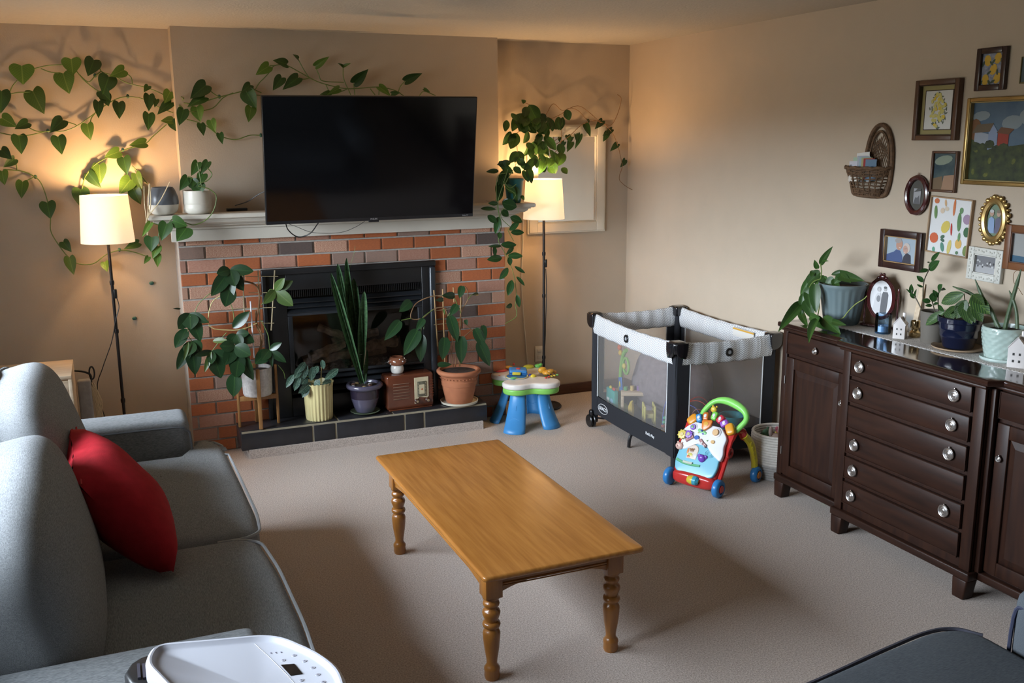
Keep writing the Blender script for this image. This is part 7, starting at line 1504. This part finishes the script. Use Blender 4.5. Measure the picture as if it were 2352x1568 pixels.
w = MB(); w.at(M.Translation((0, -.030, .070)) @ M.Rotation(PI/2, 4, 'Y')); w.lathe([(0, -.036), (.018, -.030), (.024, -.012), (.024, .0), (.0245, .006), (.022, .022), (.0, .036)], n=18); rl_ = w.build('rolling_barrel', plain(.62, .46, .04, .3), wk2)
w = MB(); w.at(M.Translation((0, -.030, .070)) @ M.Rotation(PI/2, 4, 'Y')); w.lathe([(.0248, .004), (.0225, .022), (.010, .034)], n=18, cap=False); w.build('barrel_cap', plain(.05, .35, .48, .3), rl_)
a, b_ = pm(850, 392); w = MB(); w.ell(wp_(a, b_, .008), (.018, .012, .018)); tg = w.build('yellow_cub', plain(.65, .46, .05, .35), wk2)
for s_ in (-.010, .012): w = MB(); w.ell(wp_(a+s_, b_+.018, .008), (.006, .005, .006)); w.build('ear', plain(.6, .35, .04, .4), tg)
disc(815, 830, .012, .024, (.60, .38, .15), 'orange_button', .010, .006); disc(757, 812, .004, .028, (.3, .5, .2), 'small_button')
P3 = smoothpath([wp_(a, b_, -.012) for a, b_ in ((-.078, .27), (-.085, .33), (-.082, .375), (-.045, .432), (.015, .452), (.085, .442), (.145, .415), (.168, .375), (.150, .335), (.128, .30))], 5); k = len(P3)
w = MB(); w.tube(P3, [.0150+(.007*math.sin(PI*(i/k-.35)/.35) if .35 < i/k < .7 else 0) for i in range(k)], 12); w.build('handle', plain(.22, .62, .12, .35), wk2)
# red side arms and rear legs
for s_ in (-1, 1):
    w = MB(); x = s_*.132-.010
    w.tube(smoothpath([(x, .02, .07), (x, .09, .19), (x, .145, .30), (x+s_*.01, .20, .315), (x+s_*.015, .235, .27)], 5), [.012]*9+[.02]*8+[.024]*4, 8); w.build('side_arm', m_wr, wk2)
    w = MB(); w.at(M.Translation((x+s_*.012, .10, .215)) @ M.Rotation(PI/2, 4, 'Y')); w.tube([(.024*math.cos(t_), .024*math.sin(t_), 0) for t_ in [k*PI/9 for k in range(18)]], .006, 6, closed=True); w.build('side_ring', m_wr, wk2)
    w = MB(); x2 = x+s_*.02; w.tube(smoothpath([(x2, .22, .285), (x2+s_*.006, .285, .225), (x2+s_*.01, .325, .13), (x2+s_*.01, .335, .05)], 5), [.022, .022, .022, .021, .021, .020, .020, .020, .019, .019, .019, .018, .018, .017, .016, .016], 8); lg = w.build('rear_leg', plain(.62, .52, .03, .35), wk2)
    for k_ in range(5):
        w = MB(); w.ell((x2+s_*.024, .262+k_*.015, .235-k_*.030), (.004, .008, .009), n=8, mm=5); w.build('raised_shape', plain(.60, .48, .03, .35), lg)
    for yy, zz in ((-.0, .048), (.335, .044)):
        xo = x2+s_*.012 if yy > .1 else s_*.140-.016
        w = MB(); w.at(M.Translation((xo, yy, zz)) @ M.Rotation(s_*PI/2, 4, 'Y')); w.lathe([(0, -.012), (.030, -.012), (zz-.003, -.006), (zz, .0), (zz, .016), (zz-.006, .024), (.026, .027), (.024, .022), (0, .022)], n=30); wl = w.build('wheel', m_blu, wk2, smooth=50)
        w = MB(); w.at(M.Translation((xo, yy, zz)) @ M.Rotation(s_*PI/2, 4, 'Y')); w.lathe([(0, .020), (.020, .020), (.020, .028), (.017, .031), (0, .031)], n=22); w.build('hub', m_wr if yy < .1 else plain(.60, .20, .03, .3), wl)
# ================================================================ ROPE BASKET
bc = V((-.185, -2.02, 0))
rb = thing('rope_basket', 'white coiled rope basket of toys between playpen and sideboard', 'basket', bc)
m_rope = mat('cream_rope', (.58, .54, .49), .9, var=.08, vscale=60, bump=.6, bscale=150); m_ropeg = mat('grey_rope', (.33, .31, .29), .9, var=.1, vscale=60, bump=.6, bscale=150)
for k in range(18):
    z = .008+k*.0142; r = .112+.028*math.sin(PI*min(1, k/17)*.62)
    w = MB(); w.tube([(r*math.cos(2*PI*i/40), r*math.sin(2*PI*i/40), z) for i in range(40)], .0078, 6, closed=True); w.build('rope_coil', m_ropeg if k < 6 else m_rope, rb)
w = MB(); w.lathe([(0, .004), (.115, .004), (.115, .008), (0, .008)], n=30); w.build('basket_bottom', m_ropeg, rb)
for i, (x, y, r, c_, nm, lab) in enumerate(((-.05, -.03, .042, (.42, .30, .26), 'plush_bunny', 'pinkish plush toy head on the near side of the rope basket'), (.03, -.05, .045, (.38, .24, .10), 'plush_bear', 'tan plush bear in the middle of the rope basket'), (.05, .04, .035, (.45, .12, .16), 'plush_toy', 'red and pink plush toy at the back of the rope basket'), (-.03, .05, .036, (.08, .16, .10), 'plush_frog', 'dark green plush toy at the far left in the rope basket'), (-.0, .0, .026, (.55, .40, .08), 'plush_duck', 'mustard yellow plush toy deep in the rope basket'))):
    t = thing(nm, lab, 'soft toy', (bc.x+x*1.1, bc.y+y*1.2, .175), i*1.3, 'soft toys in the rope basket'); m = mat('plush_%d' % i, c_, 1, var=.15, vscale=50, bump=1, bscale=120)
    w = MB(); w.ell((0, 0, .04), (r, r*.9, r)); hd = w.build('head', m, t)
    for s_ in (-1, 1):
        w = MB(); w.ell((s_*r*.7, 0, .04+r*(1.3 if i == 0 else .85)), (r*.3, r*.2, r*(.7 if i == 0 else .35))); w.build('ear', m, t)
        w = MB(); w.ell((s_*r*.35, -r*.85, .05), (.004, .003, .004), n=8, mm=5); w.build('eye', plain(.01, .01, .01, .2), hd)
    w = MB(); w.ell((0, 0, -.01), (r*1.1, r, r*1.1)); w.build('body', m, t)
# small green thing peeping out under the sideboard
p = at(1893, 1156, 'z', 0); t = thing('green_toy_block', 'bit of a bright green toy lying under the sideboard', 'toy', (max(p.x, -.37)+.02, p.y, 0), .5); w = MB(); w.box((0, 0, .010), (.045, .03, .018)); w.build('block', plain(.10, .45, .12, .4), t, bevel=.004)
